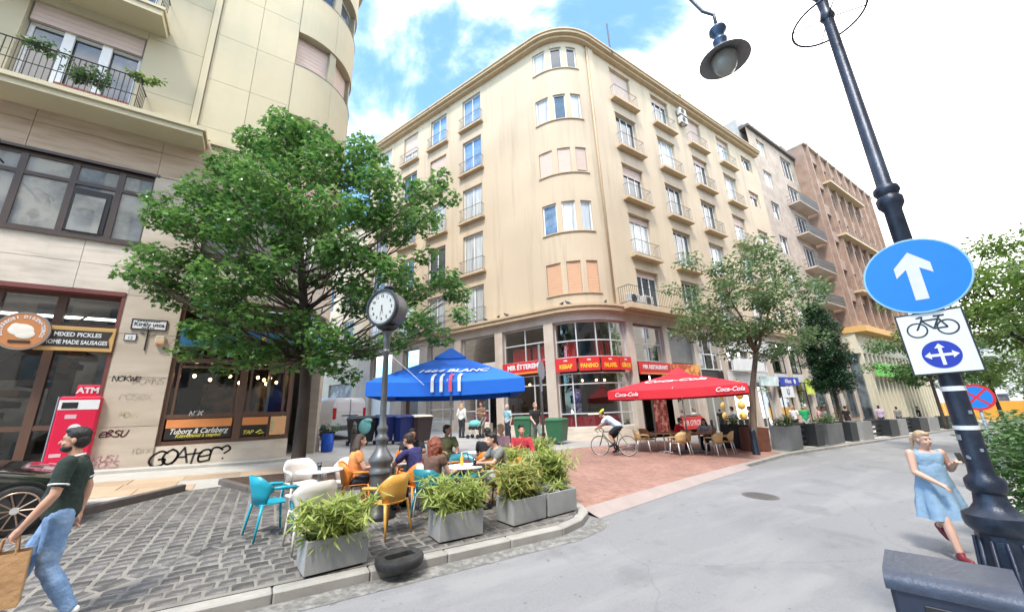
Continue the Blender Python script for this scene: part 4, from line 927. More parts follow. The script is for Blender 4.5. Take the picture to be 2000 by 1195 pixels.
# signs
t = lboard('shop_sign', 'long ochre sign board reading MIXED PICKLES HOME MADE SAUSAGES', 'sign', -4.78, -3.36, 3.86, 4.5, mat('sign_gold', (0.55, 0.34, 0.12), 0.5, 0.05), 0.02, 0.06)
b = MB(); b.add([(-0.62, -0.066, 0.22), (-0.56, -0.066, 0), (-0.62, -0.066, -0.22), (0.66, -0.066, -0.22), (0.6, -0.066, 0), (0.66, -0.066, 0.22)], [(0, 1, 2, 3, 4, 5)]); b.build('dark_banner', mat('sign_brownblack', (0.035, 0.025, 0.02), 0.5, 0.1), t)
text('lettering', 'MIXED PICKLES', 0.15, m_signwhite, t, (0.02, -0.068, 0.1), TR, bold=0.004, sx=0.85); text('lettering', 'HOME MADE SAUSAGES', 0.15, m_signwhite, t, (0.02, -0.068, -0.1), TR, bold=0.004, sx=0.72)
F = LP.frame(UX(-5.0), 0.08, 4.3)
t = thing('round_shop_sign', 'round orange sign with cream emblem on the sausage shop front', 'sign', F.translation, F.to_euler())
b = MB(); b.lathe([(0.46, 0), (0.46, 0.07), (0.43, 0.08)], 40); o = b.build('disc', mat('sign_terracotta', (0.50, 0.20, 0.07), 0.5, 0.06), t); o.rotation_euler = TR
b = MB(); b.lathe([(0.475, 0.0), (0.475, 0.085), (0.44, 0.085)], 40, cap=False); o = b.build('rim', mat('rim_grey', (0.25, 0.22, 0.2), 0.5, 0), t); o.rotation_euler = TR
b = MB(); b.ell((-0.02, -0.085, 0.02), (0.22, 0.012, 0.15), 18, 8); b.ell((0.06, -0.085, -0.08), (0.17, 0.012, 0.12), 18, 8); b.ell((-0.12, -0.085, 0.1), (0.09, 0.012, 0.08), 12, 6); b.build('emblem', mat('emblem_cream', (0.75, 0.70, 0.62), 0.5, 0), t)
b = MB(); b.box(-0.18, -0.095, -0.30, 0.18, -0.083, -0.24); b.build('ribbon', mat('sign_brownblack', (0.035, 0.025, 0.02), 0.5, 0.1), t)
word = 'BELVÁROSI DISZNÓTOROS'
for i, ch in enumerate(word):
    if ch == ' ': continue
    a = R_(200 - i*220/(len(word)-1)); text('lettering', ch, 0.095, m_signwhite, t, (0.35*math.cos(a), -0.084, 0.35*math.sin(a)), (R_(90), R_(90)-a, 0), bold=0.004)
F = LP.frame(UX(-2.72), 0.04, 4.68); t = thing('street_name_sign', 'white enamel street name plate reading Király utca on the stone pier', 'sign', F.translation, F.to_euler())
b = MB(); b.rbox(-0.37, -0.02, -0.14, 0.37, 0, 0.14, 0.006); b.build('plate', m_signwhite, t); b = MB(); bar_grid(b, -0.38, 0.38, -0.15, 0.15, [], [], 0.025, 0.03, -0.03); b.build('frame', m_black, t)
text('lettering', 'Király utca', 0.15, m_black, t, (0, -0.023, 0.0), TR, bold=0.003); b = MB()
for z, w in ((0.095, 0.27), (-0.095, 0.15)):
    for i in range(int(w/0.028)): b.box(-w+i*0.056, -0.023, z-0.014, -w+i*0.056+0.04, -0.021, z+0.014)
b.build('small_print', m_black, t)
F = LP.frame(UX(-3.06), 0.04, 4.3); t = thing('house_number_plate', 'small white house number plate reading 13 below the street name', 'sign', F.translation, F.to_euler())
b = MB(); b.rbox(-0.12, -0.015, -0.09, 0.12, 0, 0.09, 0.004); b.build('plate', m_signwhite, t); b = MB(); bar_grid(b, -0.125, 0.125, -0.095, 0.095, [], [], 0.014, 0.02, -0.02); b.build('frame', m_black, t); text('lettering', '13', 0.11, m_black, t, (0, -0.017, -0.02), TR)
F = LP.frame(UX(-2.42), 0.04, 4.25); t = thing('alarm_box', 'small beige alarm box on the stone pier', 'box', F.translation, F.to_euler())
b = MB(); b.rbox(-0.1, -0.1, -0.12, 0.1, 0, 0.12, 0.015); b.build('case', mat('box_beige', (0.55, 0.45, 0.33), 0.6, 0.1), t); b = MB(); b.box(-0.09, -0.104, -0.11, 0.09, -0.1, -0.06); b.build('stripe', m_posto, t)
F = LP.frame(UX(-2.72), 0.035, 4.2); t = thing('black_bracket', 'thin black T-shaped bracket painted under the street name plate', 'bracket', F.translation, F.to_euler())
b = MB(); b.tube([(0, -0.02, -0.25), (0, -0.02, 0.32)], 0.016, 6); b.tube([(-0.16, -0.02, 0.26), (-0.05, -0.02, 0.2), (0.05, -0.02, 0.2), (0.16, -0.02, 0.26)], 0.011, 6); b.build('stem', m_black, t)
# graffiti: real strokes laid on the stone
def catmull(p, n=4):
    q = [p[0]] + list(p) + [p[-1]]; out = []
    for a, b_, c, d in zip(q, q[1:], q[2:], q[3:]):
        for i in range(n):
            t_ = i/n; out.append(tuple(0.5*(2*b_[k] + (c[k]-a[k])*t_ + (2*a[k]-5*b_[k]+4*c[k]-d[k])*t_**2 + (-a[k]+3*b_[k]-3*c[k]+d[k])*t_**3) for k in (0, 1)))
    return out + [p[-1]]
def strokes(parent, name, segs, u, z, s, r, m, out=0.038, P=LP, shear=0.0):
    b = MB(); b.T = P.frame(u, out, z)
    for sg in segs:
        if len(sg) > 3: sg = catmull(sg)
        pts = [(x*s + y*s*shear, 0, y*s) for x, y in sg]
        for p, q in zip(pts, pts[1:]):
            d = V(q)-V(p); n = V((-d.z, 0, d.x)).normalized()*r; ex = d.normalized()*r*0.5
            b.add([V(p)-ex+n, V(q)+ex+n, V(q)+ex-n, V(p)-ex-n], [(0, 1, 2, 3)])
    o = sub(parent, name, b, m); return o
GL = {'G': [[(.9,.85),(.5,1),(.1,.7),(.05,.3),(.4,0),(.8,.1),(.85,.45),(.5,.45)]], 'O': [[(.45,1),(.1,.7),(.1,.25),(.45,0),(.8,.25),(.8,.75),(.45,1)]],
      'A': [[(.0,0),(.45,1.05),(.85,0)],[(.2,.4),(.7,.4)]], 'T': [[(.45,0),(.45,1)],[(0,.65),(.9,.7)]], 'E': [[(.1,.4),(.75,.5),(.65,.85),(.25,.8),(.1,.4),(.25,.05),(.75,.1)]],
      'R': [[(.15,0),(.15,.8),(.5,.9),(.8,.7)]], '?': [[(.0,.8),(.35,1),(.6,.75),(.3,.45)],[(.28,.12),(.32,.08)]], 'B': [[(.1,0),(.1,1),(.6,.85),(.2,.5),(.7,.25),(.1,0)]], 'S': [[(.75,.9),(.3,1),(.1,.7),(.7,.4),(.6,.05),(.05,.1)]],
      'U': [[(.1,1),(.15,.2),(.5,0),(.75,.3),(.8,1)]], 'N': [[(.1,0),(.15,1),(.7,0),(.8,1)]], 'M': [[(.05,0),(.15,1),(.45,.4),(.75,1),(.9,0)]], 'K': [[(.15,0),(.1,1)],[(.8,1),(.15,.45),(.85,0)]], 'W': [[(.05,1),(.25,0),(.45,.7),(.65,0),(.9,1)]], 'I': [[(.3,0),(.35,1)]], 'X': [[(.05,0),(.85,1)],[(.05,1),(.85,0)]], 'D': [[(.1,0),(.1,1),(.7,.8),(.75,.2),(.1,0)]]}
def graf(parent, word, u, z, s, r, m, shear=0.1, adv=0.82, P=LP, out=0.038, jit=0.06):
    rg = random.Random(len(word)*7+int(abs(u)*10))
    for i, ch in enumerate(word):
        dy = rg.uniform(-jit, jit)
        strokes(parent, 'graffiti_letter', [[(x+i*adv - len(word)*adv/2, y+dy) for x, y in st] for st in GL.get(ch, [])], u, z, s, r, m, out, P, shear)
m_gb = mat('spray_black', (0.03, 0.03, 0.03), 0.6, 0.1); m_gg = mat('spray_grey', (0.36, 0.31, 0.26), 0.7, 0.1); m_gr = mat('spray_maroon', (0.16, 0.02, 0.05), 0.6, 0.1); m_gp = mat('spray_pink', (0.55, 0.2, 0.28), 0.6, 0.1); m_gy = mat('spray_yellow', (0.6, 0.5, 0.28), 0.7, 0.1); m_gw = mat('spray_white', (0.7, 0.7, 0.68), 0.6, 0.1)
graf(LB, 'GOATER?', UX(-1.3), 0.86, 0.38, 0.024, m_gb, 0.15, 0.66, out=0.04)
graf(LB, 'EBSU', UX(-2.98), 1.66, 0.16, 0.013, m_gr, 0.3)
graf(LB, 'NOKWE', UX(-2.95), 3.1, 0.14, 0.008, m_gb, 0.1); graf(LB, 'BOMNS', UX(-2.5), 3.02, 0.16, 0.005, m_gg, 0.2); graf(LB, 'ROSEX', UX(-2.7), 2.6, 0.16, 0.004, m_gg, 0.1)
graf(LB, 'MOXI', UX(-2.75), 2.15, 0.13, 0.006, m_gy, 0.2); graf(LB, 'KUSI', UX(-3.0), 1.05, 0.16, 0.008, m_gp, 0.2); graf(LB, 'TOKS', UX(-3.0), 0.9, 0.16, 0.007, m_gp, 0.2)
graf(LB, 'IDIXI', UX(-2.3), 1.2, 0.12, 0.006, m_gg, 0.0); graf(LB, 'NOX', UX(-1.35), 2.14, 0.12, 0.01, m_gw, 0.2, out=0.0)
# round blue lamp-box on the bar corner, blue word on the fascia
t = lboard('projecting_sign', 'small pale blue projecting sign behind the maple trunk', 'sign', 1.5, 1.85, 4.0, 4.75, mat('pale_blue', (0.12, 0.36, 0.72), 0.5, 0.06), 0.3, 0.08)
text('lettering', 'C A F E', 0.3, m_yellow, LB, tuple(LP.frame(UX(-0.1), 0.05, 4.39).translation - OL), LP.frame(UX(-0.1), 0.05, 4.3).to_euler().to_matrix().to_4x4().to_euler(), bold=0.01)
TEXTS[-1].rotation_euler = (LP.frame(UX(-0.1), 0, 0).to_3x3() @ M.Rotation(R_(90), 3, 'X')).to_euler()
# wall lamp bracket at the far left
t = thing('wall_lamp', 'ornate black wrought-iron wall lamp at the upper left edge', 'lamp', (-6.02, 13.15, 8.35)); t.scale = (0.75, 0.75, 0.8)
def spiral(c, r0, turns, n=26, y=0): return [(c[0]+r0*(1-0.75*i/n)*math.cos(turns*2*math.pi*i/n), y, c[1]+r0*(1-0.75*i/n)*math.sin(turns*2*math.pi*i/n)) for i in range(n+1)]
b = MB(); b.tube(spiral((0.0, 0.35), 0.28, 1.4), 0.022, 6); b.tube(spiral((0.18, 0.05), 0.16, -1.3), 0.018, 6); b.tube([(-0.5, 0, 0.6), (-0.2, 0, 0.75), (0.1, 0, 0.55), (0.22, 0, 0.2)], 0.025, 6); b.tube([(-0.1, 1.4, 0.3), (-0.1, 0, 0.3)], 0.03, 6); b.build('bracket', m_iron, t)
b = MB(); b.lathe([(0.05, 0), (0.12, -0.06), (0.14, -0.2), (0.2, -0.28), (0.1, -0.3), (0.05, -0.45), (0.0, -0.5)], 14, (-0.12, 0, -0.05)); b.build('lantern', m_iron, t, True)
# ATM in the shop front
t = thing('cash_machine', 'bright red cash machine with white header lettering ATM in the shop front', 'cash machine', (-3.68, 14.72, gz(-3.7, 14.7)+0.12))
b = MB(); b.rbox(-0.38, -0.3, 0, 0.38, 0.3, 1.75, 0.04); b.build('cabinet', mat('atm_red', (0.62, 0.015, 0.06), 0.35, 0.05), t); b = MB(); b.rbox(-0.2, 0.0, 1.75, 0.42, 0.3, 2.06, 0.03); b.build('header', mat('atm_red', (0.62, 0.015, 0.06), 0.35, 0.05), t)
b = MB(); b.box(-0.36, -0.305, 1.42, 0.36, -0.3, 1.66); b.build('white_strip', m_signwhite, t); b = MB(); b.rbox(-0.41, -0.28, 0.02, -0.38, 0.28, 1.74, 0.01); b.build('side_panel', m_greyback, t)
b = MB(); b.lathe([(0.12, 0), (0.12, 0.006)], 22); o = b.build('round_sticker', m_signwhite, t); o.location = (0.02, -0.3, 0.95); o.rotation_euler = TR
for q_ in ((-0.2, 1.2, 0.0, 1.3), (0.15, 0.9, 0.28, 0.98), (-0.3, 0.3, -0.1, 0.38)): b = MB(); b.box(q_[0], -0.306, q_[1], q_[2], -0.3, q_[3]); b.build('sticker', mat('sticker_pale', (0.65, 0.4, 0.45), 0.5, 0.1), t)
b = MB(); b.box(-0.3, -0.31, 1.45, -0.02, -0.305, 1.6); b.build('screen', m_black, t)
text('lettering', 'ATM', 0.2, m_signwhite, t, (0.02, -0.005, 1.91), TR, bold=0.01)

# ------------------------------------------------------------------ pink house and tall brick house further along
PB = Path([(50.2, 13.75), (39.0, 13.75)], -1); PX = lambda x: 50.2-x
BB = thing('pink_house', 'pinkish brick house with corner balconies between the ochre block and the brick block', 'building', (44.5, 14, gz(44.5, 14)))
hl = []
for z in (26.6, 22.9, 19.3, 15.6, 11.9, 8.2):
    hl += [(PX(42.7), PX(40.9), z, z+1.9), (PX(49.2), PX(46.4), z-0.8, z+1.9)]
sub(BB, 'wall', wall(PB, 0, 11.2, 0, 29.3, hl, 0.2, zfun=lambda x, y: gz(x, y)-0.1), m_pinkbrick)
for h_ in hl: window(BB, PB, (h_[0]+h_[1])/2, h_[2], h_[1]-h_[0], h_[3]-h_[2]-0.01, 0.15, m_white, rw.choice((m_pane, m_curtain)), 2 if h_[1]-h_[0] < 2 else 3, org=BB.location)
for z in (22.9, 19.3, 15.6, 11.9):
    sub(BB, 'balcony_slab', slab(PB, PX(50.1), PX(45.2), z-1.05, z-0.9, 0.0, 1.1), m_pinkst)
    b = MB(); 
    for i in range(30): q = PB.at(PX(50.05)+4.8*i/29, 1.15); b.tube([(q.x, q.y, z-0.9), (q.x, q.y, z+0.05)], 0.02, 4, False)
    q0, q1 = PB.at(PX(50.05), 1.15), PB.at(PX(45.25), 1.15); w0 = PB.at(PX(45.25), 0)
    for dz in (0.0, -0.45, -0.85): b.tube([(q0.x, q0.y, z+dz), (q1.x, q1.y, z+dz), (w0.x, w0.y, z+dz)], 0.03, 4)
    sub(BB, 'railing', b, m_railg)
sub(BB, 'cornice', slab(PB, 0, 11.2, 29.2, 29.5, -0.3, 0.3), m_kerbdark)
b = MB(); b.box(38.9, 14.4, 25.8, 40.6, 22, 30.6); sub(BB, 'firewall', b, mat('grey_render', (0.4, 0.37, 0.34), 0.85, 0.15, 2.0)); b = MB(); b.box(39.05, 14.0, 29.2, 50.1, 24, 29.6); sub(BB, 'roof', b, m_kerbdark)
b = MB(); b.box(42.1, 17.5, 29.6, 50, 22, 30.4); sub(BB, 'attic', b, mat('attic_white', (0.6, 0.56, 0.52), 0.8, 0.1))
sub(BB, 'shop_glass', slab(PB, PX(49.8), PX(39.6), 0.2, 6.2, 0.02, 0.06), m_pane); 
for x in (39.4, 42.6, 45.8, 49.8): sub(BB, 'pier', slab(PB, PX(x+0.25), PX(x-0.25), -1.2, 6.6, 0.0, 0.2), m_pinkst)
sub(BB, 'shop_fascia', slab(PB, 0.1, 11.1, 3.4, 4.4, 0.06, 0.18), m_alu); sub(BB, 'ledge', slab(PB, 0, 11.2, 6.4, 6.8, 0.0, 0.5), m_plasterL)
PC = Path([(75, 12.6), (50.3, 12.6), (50.3, 20)], -1); CXF = lambda x: 75-x
BC = thing('brick_block', 'tall red brick block with vertical piers and a green shop sign at street level', 'building', (62, 13, gz(62, 13)))
hl = []
cols = [52.2+i*2.75 for i in range(8)]
for z in (27.0, 23.6, 20.2, 16.8, 13.4, 9.8):
    for x in cols: hl.append((CXF(x+1.75), CXF(x), z, z+2.2))
sub(BC, 'wall', wall(PC, 0, 32.1, 8.9, 30.8, hl, 0.5), m_facbrick)
for h_ in hl: window(BC, PC, (h_[0]+h_[1])/2, h_[2], h_[1]-h_[0], 2.19, 0.35, m_white, rw.choice((m_pane, m_pane, m_curtain)), 2, org=BC.location)
for x in [51.2]+[c+2.25 for c in cols]: sub(BC, 'pier', slab(PC, CXF(x+0.16), CXF(x-0.16), 8.9, 31.2, 0.0, 0.3), m_facbrick)
for z in (26.6, 19.8, 13.0):
    sub(BC, 'balcony_band', slab(PC, CXF(66), CXF(54), z, z+0.25, 0.0, 0.8), m_plasterL)
    b = MB(); 
    for dz in (0.5, 0.95): slab(PC, CXF(66), CXF(54), z+dz, z+dz+0.04, 0.74, 0.78, b)
    sub(BC, 'balcony_rail', b, m_railg)
sub(BC, 'cornice', slab(PC, 0, 32.1, 30.8, 31.1, -0.4, 0.3), m_pinkst); b = MB(); b.box(52, 15, 30.9, 60, 22, 33.0); sub(BC, 'roof_house', b, m_facbrick)
sub(BC, 'ledge', slab(PC, 0, 32.1, 8.3, 8.9, -0.2, 1.0), mat('ledge_ochre', (0.62, 0.36, 0.12), 0.8, 0.1))
m_cstone = mat('cream_stone', (0.62, 0.56, 0.42), 0.7, 0.08, 2.0)
sub(BC, 'base_wall', slab(PC, 0, 32.1, -2.2, 8.3, -0.6, -0.3), m_pane); sub(BC, 'upper_base', slab(PC, 0, 32.1, 6.2, 8.3, -0.3, 0.0), m_cstone)
for i in range(18): sub(BC, 'stone_pier', slab(PC, 0.1+i*1.4, 0.5+i*1.4, -2.2, 6.2, -0.3, 0.05), m_cstone)
for i in range(17): window(BC, PC, 1.0+i*1.4, 6.6, 0.75, 1.3, -0.02, m_white, m_pane, 1, org=BC.location)
m_green = mat('green_sign', (0.13, 0.52, 0.08), 0.5, 0.2, 1.5, col2=(0.25, 0.62, 0.15)); 
t = board('green_fascia', 'long bright green shop fascia along the foot of the brick block', 'sign', CXF(69), CXF(52), 3.9, 5.2, m_green, PC, 0.35, 0.1)
# far end of the street: hoarding and pale houses
fb = thing('far_house', 'pale far house closing the street beyond the trees', 'building', (110, 4, gz(110, 4)))
b = MB(); b.box(0, -26, 0, 12, 26, 15); b.build('wall', mat('far_pale', (0.6, 0.56, 0.5), 0.9, 0.1, 1.0), fb)
k_ = None
for i in range(12):
    for j in range(4):
        if k_ is None: b = MB(); b.box(-0.05, -0.6, 0, 0.02, 0.6, 1.9); k_ = b.mesh('window', m_pane)
        link('window', k_, fb, (0, -24+i*4.3, 2.2+j*3.3))
b = MB(); b.box(-0.3, -26, 14.6, 12.3, 26, 15.1); b.build('cornice', m_plasterL, fb)
t = thing('orange_hoarding', 'low orange site hoarding across the far end of the street', 'hoarding', (78, 4.5, gz(78, 4.5)))
for i in range(9): b = MB(); b.rbox(-0.05, -1.2+i*2.4-10, 0.2, 0.05, 1.15+i*2.4-10, 2.5, 0.02); b.build('panel', mat('hoarding_orange', (0.75, 0.36, 0.05), 0.6, 0.08, rnd=0.08), t)
# opposite row of houses behind the viewer (seen in the window reflections)
PO = Path([(-45, -9.0), (70, -9.0)], -1)
OB = thing('opposite_row', 'pale row of houses reflected in the windows across the street', 'building', (10, -9, gz(10, -9)))
hl = [(3+i*3.6, 4.7+i*3.6, z, z+2.2) for i in range(31) for z in (4.6, 8.2, 11.8, 15.4, 19.0)]
sub(OB, 'wall', wall(PO, 0, 115, -3, 22.5, hl, 0.25), mat('opposite_plaster', (0.58, 0.5, 0.39), 0.85, 0.08, 1.0)); 
b = MB()
for h_ in hl: b.T = PO.frame((h_[0]+h_[1])/2, -0.2, h_[2]); b.box(-0.85, 0, 0, 0.85, 0.02, 2.2)
b.T = None; sub(OB, 'window_row', b, m_pane); sub(OB, 'cornice', slab(PO, 0, 115, 22.3, 22.8, -0.4, 0.5), m_plasterL)
# ================================================================== TREES
MAPLE = [(0, 0), (0.16, 0.10), (0.48, 0.02), (0.36, 0.26), (0.52, 0.52), (0.22, 0.50), (0.0, 0.95), (-0.22, 0.50), (-0.52, 0.52), (-0.36, 0.26), (-0.48, 0.02), (-0.16, 0.10)]
OVAL = [(0, 0), (0.22, 0.25), (0.26, 0.55), (0.0, 1.0), (-0.26, 0.55), (-0.22, 0.25)]
LANCE = [(0, 0), (0.07, 0.3), (0.055, 0.65), (0, 1.0), (-0.055, 0.65), (-0.07, 0.3)]
def leaves_np(shape, pos, nrm, tip, size, fold=0.12):
    """flat leaf polygons with a slight fold, vectorised; returns verts, faces"""
    sh = np.array(shape); n = len(sh); N_ = len(pos)
    side = np.cross(tip, nrm); side /= np.linalg.norm(side, axis=1)[:, None] + 1e-9
    X = sh[:, 0][None, :, None]*side[:, None, :]; Y = sh[:, 1][None, :, None]*tip[:, None, :]
    Z = (-(np.abs(sh[:, 0])*fold*2) - sh[:, 1]**2*0.18)[None, :, None]*nrm[:, None, :]*-1
    v = pos[:, None, :] + (X + Y - Z*-1)*size[:, None, None]
    return v.reshape(-1, 3), [tuple(range(i*n, i*n+n)) for i in range(N_)]
def foliage(name, parent, mats, clumps, per, shape, lsize, rg, droop=0.5, flat=0.55, shell=0.45):
    P_, N_, T_, S_ = [], [], [], []
    for (c, r) in clumps:
        n = int(per*r*r/0.6)
        d = rg.normal(size=(n, 3)); d /= np.linalg.norm(d, axis=1)[:, None]
        rad = r*(shell + (1-shell)*rg.random(n)**0.6)
        p = np.array(c) + d*rad[:, None]*np.array([1, 1, flat])
        nr = d*0.45 + np.array([0, 0, 0.75]) + rg.normal(size=(n, 3))*0.38; nr /= np.linalg.norm(nr, axis=1)[:, None]
        tp = d*np.array([1, 1, 0.2]) + np.array([0, 0, -droop]) + rg.normal(size=(n, 3))*0.45
        tp -= nr*np.sum(tp*nr, axis=1)[:, None]; tp /= np.linalg.norm(tp, axis=1)[:, None]
        P_.append(p); N_.append(nr); T_.append(tp); S_.append(lsize*rg.uniform(0.65, 1.2, n))
    P_, N_, T_, S_ = map(np.concatenate, (P_, N_, T_, S_))
    v, f = leaves_np(shape, P_, N_, T_, S_)
    me = bpy.data.meshes.new(name); me.from_pydata(v.tolist(), [], f)
    for m in (mats if isinstance(mats, list) else [mats]): me.materials.append(m)
    me.update(); return link(name, me, parent)
def branch(b, p0, p1, r0, r1, rg, sag=0.1, n=6):
    p0, p1 = V(p0), V(p1); L = (p1-p0).length; pts = []
    for i in range(n+1):
        t = i/n; p = p0.lerp(p1, t); k = math.sin(t*math.pi)
        pts.append(p + V((rg.normal()*0.03*L*k, rg.normal()*0.03*L*k, sag*L*k)))
    b.tube(pts, [r0 + (r1-r0)*(i/n) for i in range(n+1)], 7); return pts
m_leafA = leafmat('maple_leaf', (0.03, 0.12, 0.03), (0.19, 0.34, 0.08), 0.28, 0.45)
m_leafB = leafmat('linden_leaf', (0.07, 0.15, 0.05), (0.19, 0.28, 0.11), 0.4, 0.4)
m_leafC = leafmat('hornbeam_leaf', (0.014, 0.055, 0.022), (0.035, 0.10, 0.035), 0.4, 0.2)
m_leafD = leafmat('acacia_leaf', (0.10, 0.19, 0.03), (0.20, 0.30, 0.06), 0.45, 0.42)
m_leafE = leafmat('shrub_leaf', (0.05, 0.13, 0.03), (0.12, 0.22, 0.06), 0.42, 0.35)
m_leafF = leafmat('bamboo_leaf', (0.24, 0.34, 0.06), (0.48, 0.52, 0.17), 0.42, 0.4)
m_leafG = leafmat('bamboo_leaf_dark', (0.055, 0.13, 0.025), (0.12, 0.2, 0.04), 0.42, 0.35)
rg = np.random.default_rng(5)
# ---- the maple in front of the left building; crown built as clumps on real limbs
bx, by = 1.1, 11.2; bz = gz(bx, by)
MT = thing('maple_tree', 'bushy green maple tree in the pit beside the post clock', 'tree', (bx, by, bz))
LAT = V((0.83, -0.56, 0)); DEP = V((0.56, 0.83, 0))     # across and along the line of sight
def T3(lat, dep, z): q = LAT*lat + DEP*dep; return V((q.x, q.y, z - bz))
b = MB(); tp = [T3(0.0, 0, bz-0.1), T3(-0.02, 0, bz+0.25), T3(-0.05, 0.05, 2.4), T3(-0.12, 0.05, 3.6), T3(-0.3, 0, 4.9), T3(-0.62, 0.05, 6.6), T3(-1.0, 0.1, 8.4), T3(-1.45, 0.1, 10.3), T3(-1.6, 0.1, 11.3)]
b.tube(tp, [0.2, 0.165, 0.135, 0.125, 0.11, 0.085, 0.06, 0.03, 0.012], 12)
cl = [(-1.62,11.2,.45),(-1.5,10.6,.75),(-0.75,10.35,.7),(-2.3,10.2,.75),(-0.2,9.8,.7),(-2.9,9.3,.85),(-1.4,9.7,.95),(-0.5,9.0,1.0),(-2.0,8.8,1.05),(0.9,10.15,.45),(0.95,9.5,.7),(0.6,8.9,.8),(1.5,8.6,.8),(-3.3,8.4,.95),(-4.2,8.6,.45),(-4.9,8.3,.5),(-4.6,7.8,.7),(-3.7,7.5,.85),(-2.6,7.6,.9),(-1.2,7.9,.95),(0.2,7.8,.95),(1.3,7.6,.9),(2.2,7.7,.75),(2.7,8.2,.55),(3.3,8.6,.4),(3.5,8.0,.45),(2.9,7.3,.7),(2.1,6.8,.75),(-4.7,6.6,.6),(-5.1,6.1,.5),(-4.4,5.9,.75),(-3.6,6.3,.75),(-3.9,5.3,.65),(-3.0,5.6,.7),(-2.6,4.9,.6),(-3.0,4.3,.6),(-3.3,3.9,.5),(-2.3,4.0,.7),(-1.6,4.6,.65),(-1.5,3.6,.65),(-2.1,3.3,.45),(-0.7,3.9,.6),(-0.4,3.3,.5),(0.4,4.2,.7),(0.5,3.4,.6),(0.9,2.95,.45),(1.2,4.9,.7),(1.4,3.7,.65),(2.0,5.7,.7),(2.6,5.1,.7),(2.9,4.3,.65),(3.5,5.5,.55),(3.9,5.0,.55),(4.1,4.4,.45),(3.4,3.9,.5),(2.3,3.9,.55),(-0.9,6.7,.7),(0.6,6.5,.75),(-2.0,6.3,.6),(1.5,6.2,.6),(-2.7,6.9,.6),(0.0,5.6,.5),(3.0,6.3,.4),(-0.9,5.5,.6),(0.8,5.4,.6),(-1.6,5.6,.55),(1.4,5.2,.5),(-0.3,4.6,.55),(0.3,6.2,.6),(-1.2,6.2,.6),(-0.4,7.2,.7),(-2.2,5.4,.5)]
clumps = []
for (la, z, r) in cl:
    h = (z-7)/4.6; half = 2.0*math.sqrt(max(0.15, 1-h*h)); 
    for rep in range(2 if r > 0.5 else 1):
        dep = rg.uniform(-half, half*0.9) if rep == 0 else rg.uniform(-half, half)*0.9
        if la < -2.4: dep = min(dep, 0.3) - 0.3
        k_ = (9.9 + dep)/9.9; p = T3((la-5.36)*k_ + 5.36 + rg.normal()*0.08, dep, 1.9 + (z-1.9)*k_ + rg.normal()*0.1)
        while p.y + by > 13.5: dep -= 0.2; k_ = (9.9 + dep)/9.9; p = T3((la-5.36)*k_ + 5.36, dep, 1.9 + (z-1.9)*k_)
        clumps.append((tuple(p), r*0.82))
forks = tp[3:8]
for i, (c, r) in enumerate(clumps):
    za = max(2.9, min(9.6, c[2] - 0.62*math.hypot(c[0], c[1]) - 0.2)); j_ = max(i_ for i_ in range(len(tp)-1) if tp[i_].z <= za or i_ == 0); f = tp[j_].lerp(tp[j_+1], min(1, max(0, (za-tp[j_].z)/(tp[j_+1].z-tp[j_].z))))
    pts = branch(b, f, c, 0.010 + 0.006*(V(c)-f).length, 0.004, rg, -0.06)
    for _ in range(3):
        d = V(rg.normal(size=3)); d.z *= 0.5; b.tube([pts[4], V(c) + d.normalized()*r*0.7], [0.010, 0.003], 4, False)
b.build('trunk', mat('maple_bark', (0.085, 0.06, 0.045), 0.9, 0.25, 12.0, 0.9, 30, col2=(0.05, 0.036, 0.028), stretch=(1, 1, 0.25)), MT, True)
foliage('crown', MT, m_leafA, clumps, 400, MAPLE, 0.135, rg, 0.95, 0.66, 0.2)

# ---- sparse linden by the red parasol
def simple_tree(name, label, x, y, spec, trunkr, fork, crown, per, shape, ls, lm, bark, seed, group=None, droop=0.5, flat=0.6, lean=(0, 0)):
    g_ = np.random.default_rng(seed); z0 = gz(x, y); t = thing(name, label, 'tree', (x, y, z0), group=group); b = MB()
    top = crown[1]; pts = [V((0, 0, -0.1)), V((0.02, 0, 0.4)), V((lean[0]*0.4, lean[1]*0.4, fork*0.6)), V((lean[0], lean[1], fork))]
    b.tube(pts, [trunkr*1.25, trunkr, trunkr*0.85, trunkr*0.75], 9); cl = []
    for i in range(crown[2]):
        for _ in range(60):
            d = g_.uniform(-1, 1, 3)
            if np.linalg.norm(d) <= 1 and np.linalg.norm(d) > crown[5]: break
        zc = (fork*crown[6] + top)/2; hz = (top - fork*crown[6])/2
        c = V((lean[0] + d[0]*crown[0], lean[1] + d[1]*crown[0]*crown[3], zc + d[2]*hz)); cl.append((tuple(c), crown[4]*g_.uniform(0.7, 1.25)))
    stems = []
    for k in range(spec):
        a = 2*math.pi*k/spec + g_.uniform(-0.3, 0.3); e_ = V((lean[0] + math.cos(a)*crown[0]*0.45, lean[1] + math.sin(a)*crown[0]*0.45*crown[3], fork + (top-fork)*g_.uniform(0.45, 0.75)))
        stems.append(branch(b, pts[-1], e_, trunkr*0.55, trunkr*0.18, g_, -0.04, 6))
    for c, r in cl:
        q = min((p for s_ in stems for p in s_), key=lambda p: (V(c)-p).length); branch(b, q, c, trunkr*0.14, 0.006, g_, 0.05, 4)
    b.build('trunk', bark, t, True); foliage('crown', t, lm, cl, per, shape, ls, g_, droop, flat, 0.2); return t
simple_tree('linden_tree', 'sparse pale-green street tree beside the red parasol', 16.7, 8.1, 4, 0.13, 4.0, (4.5, 8.9, 78, 0.62, 0.62, 0.2, 0.8), 250, OVAL, 0.16, m_leafB, m_bark, 21, lean=(1.7, 0))
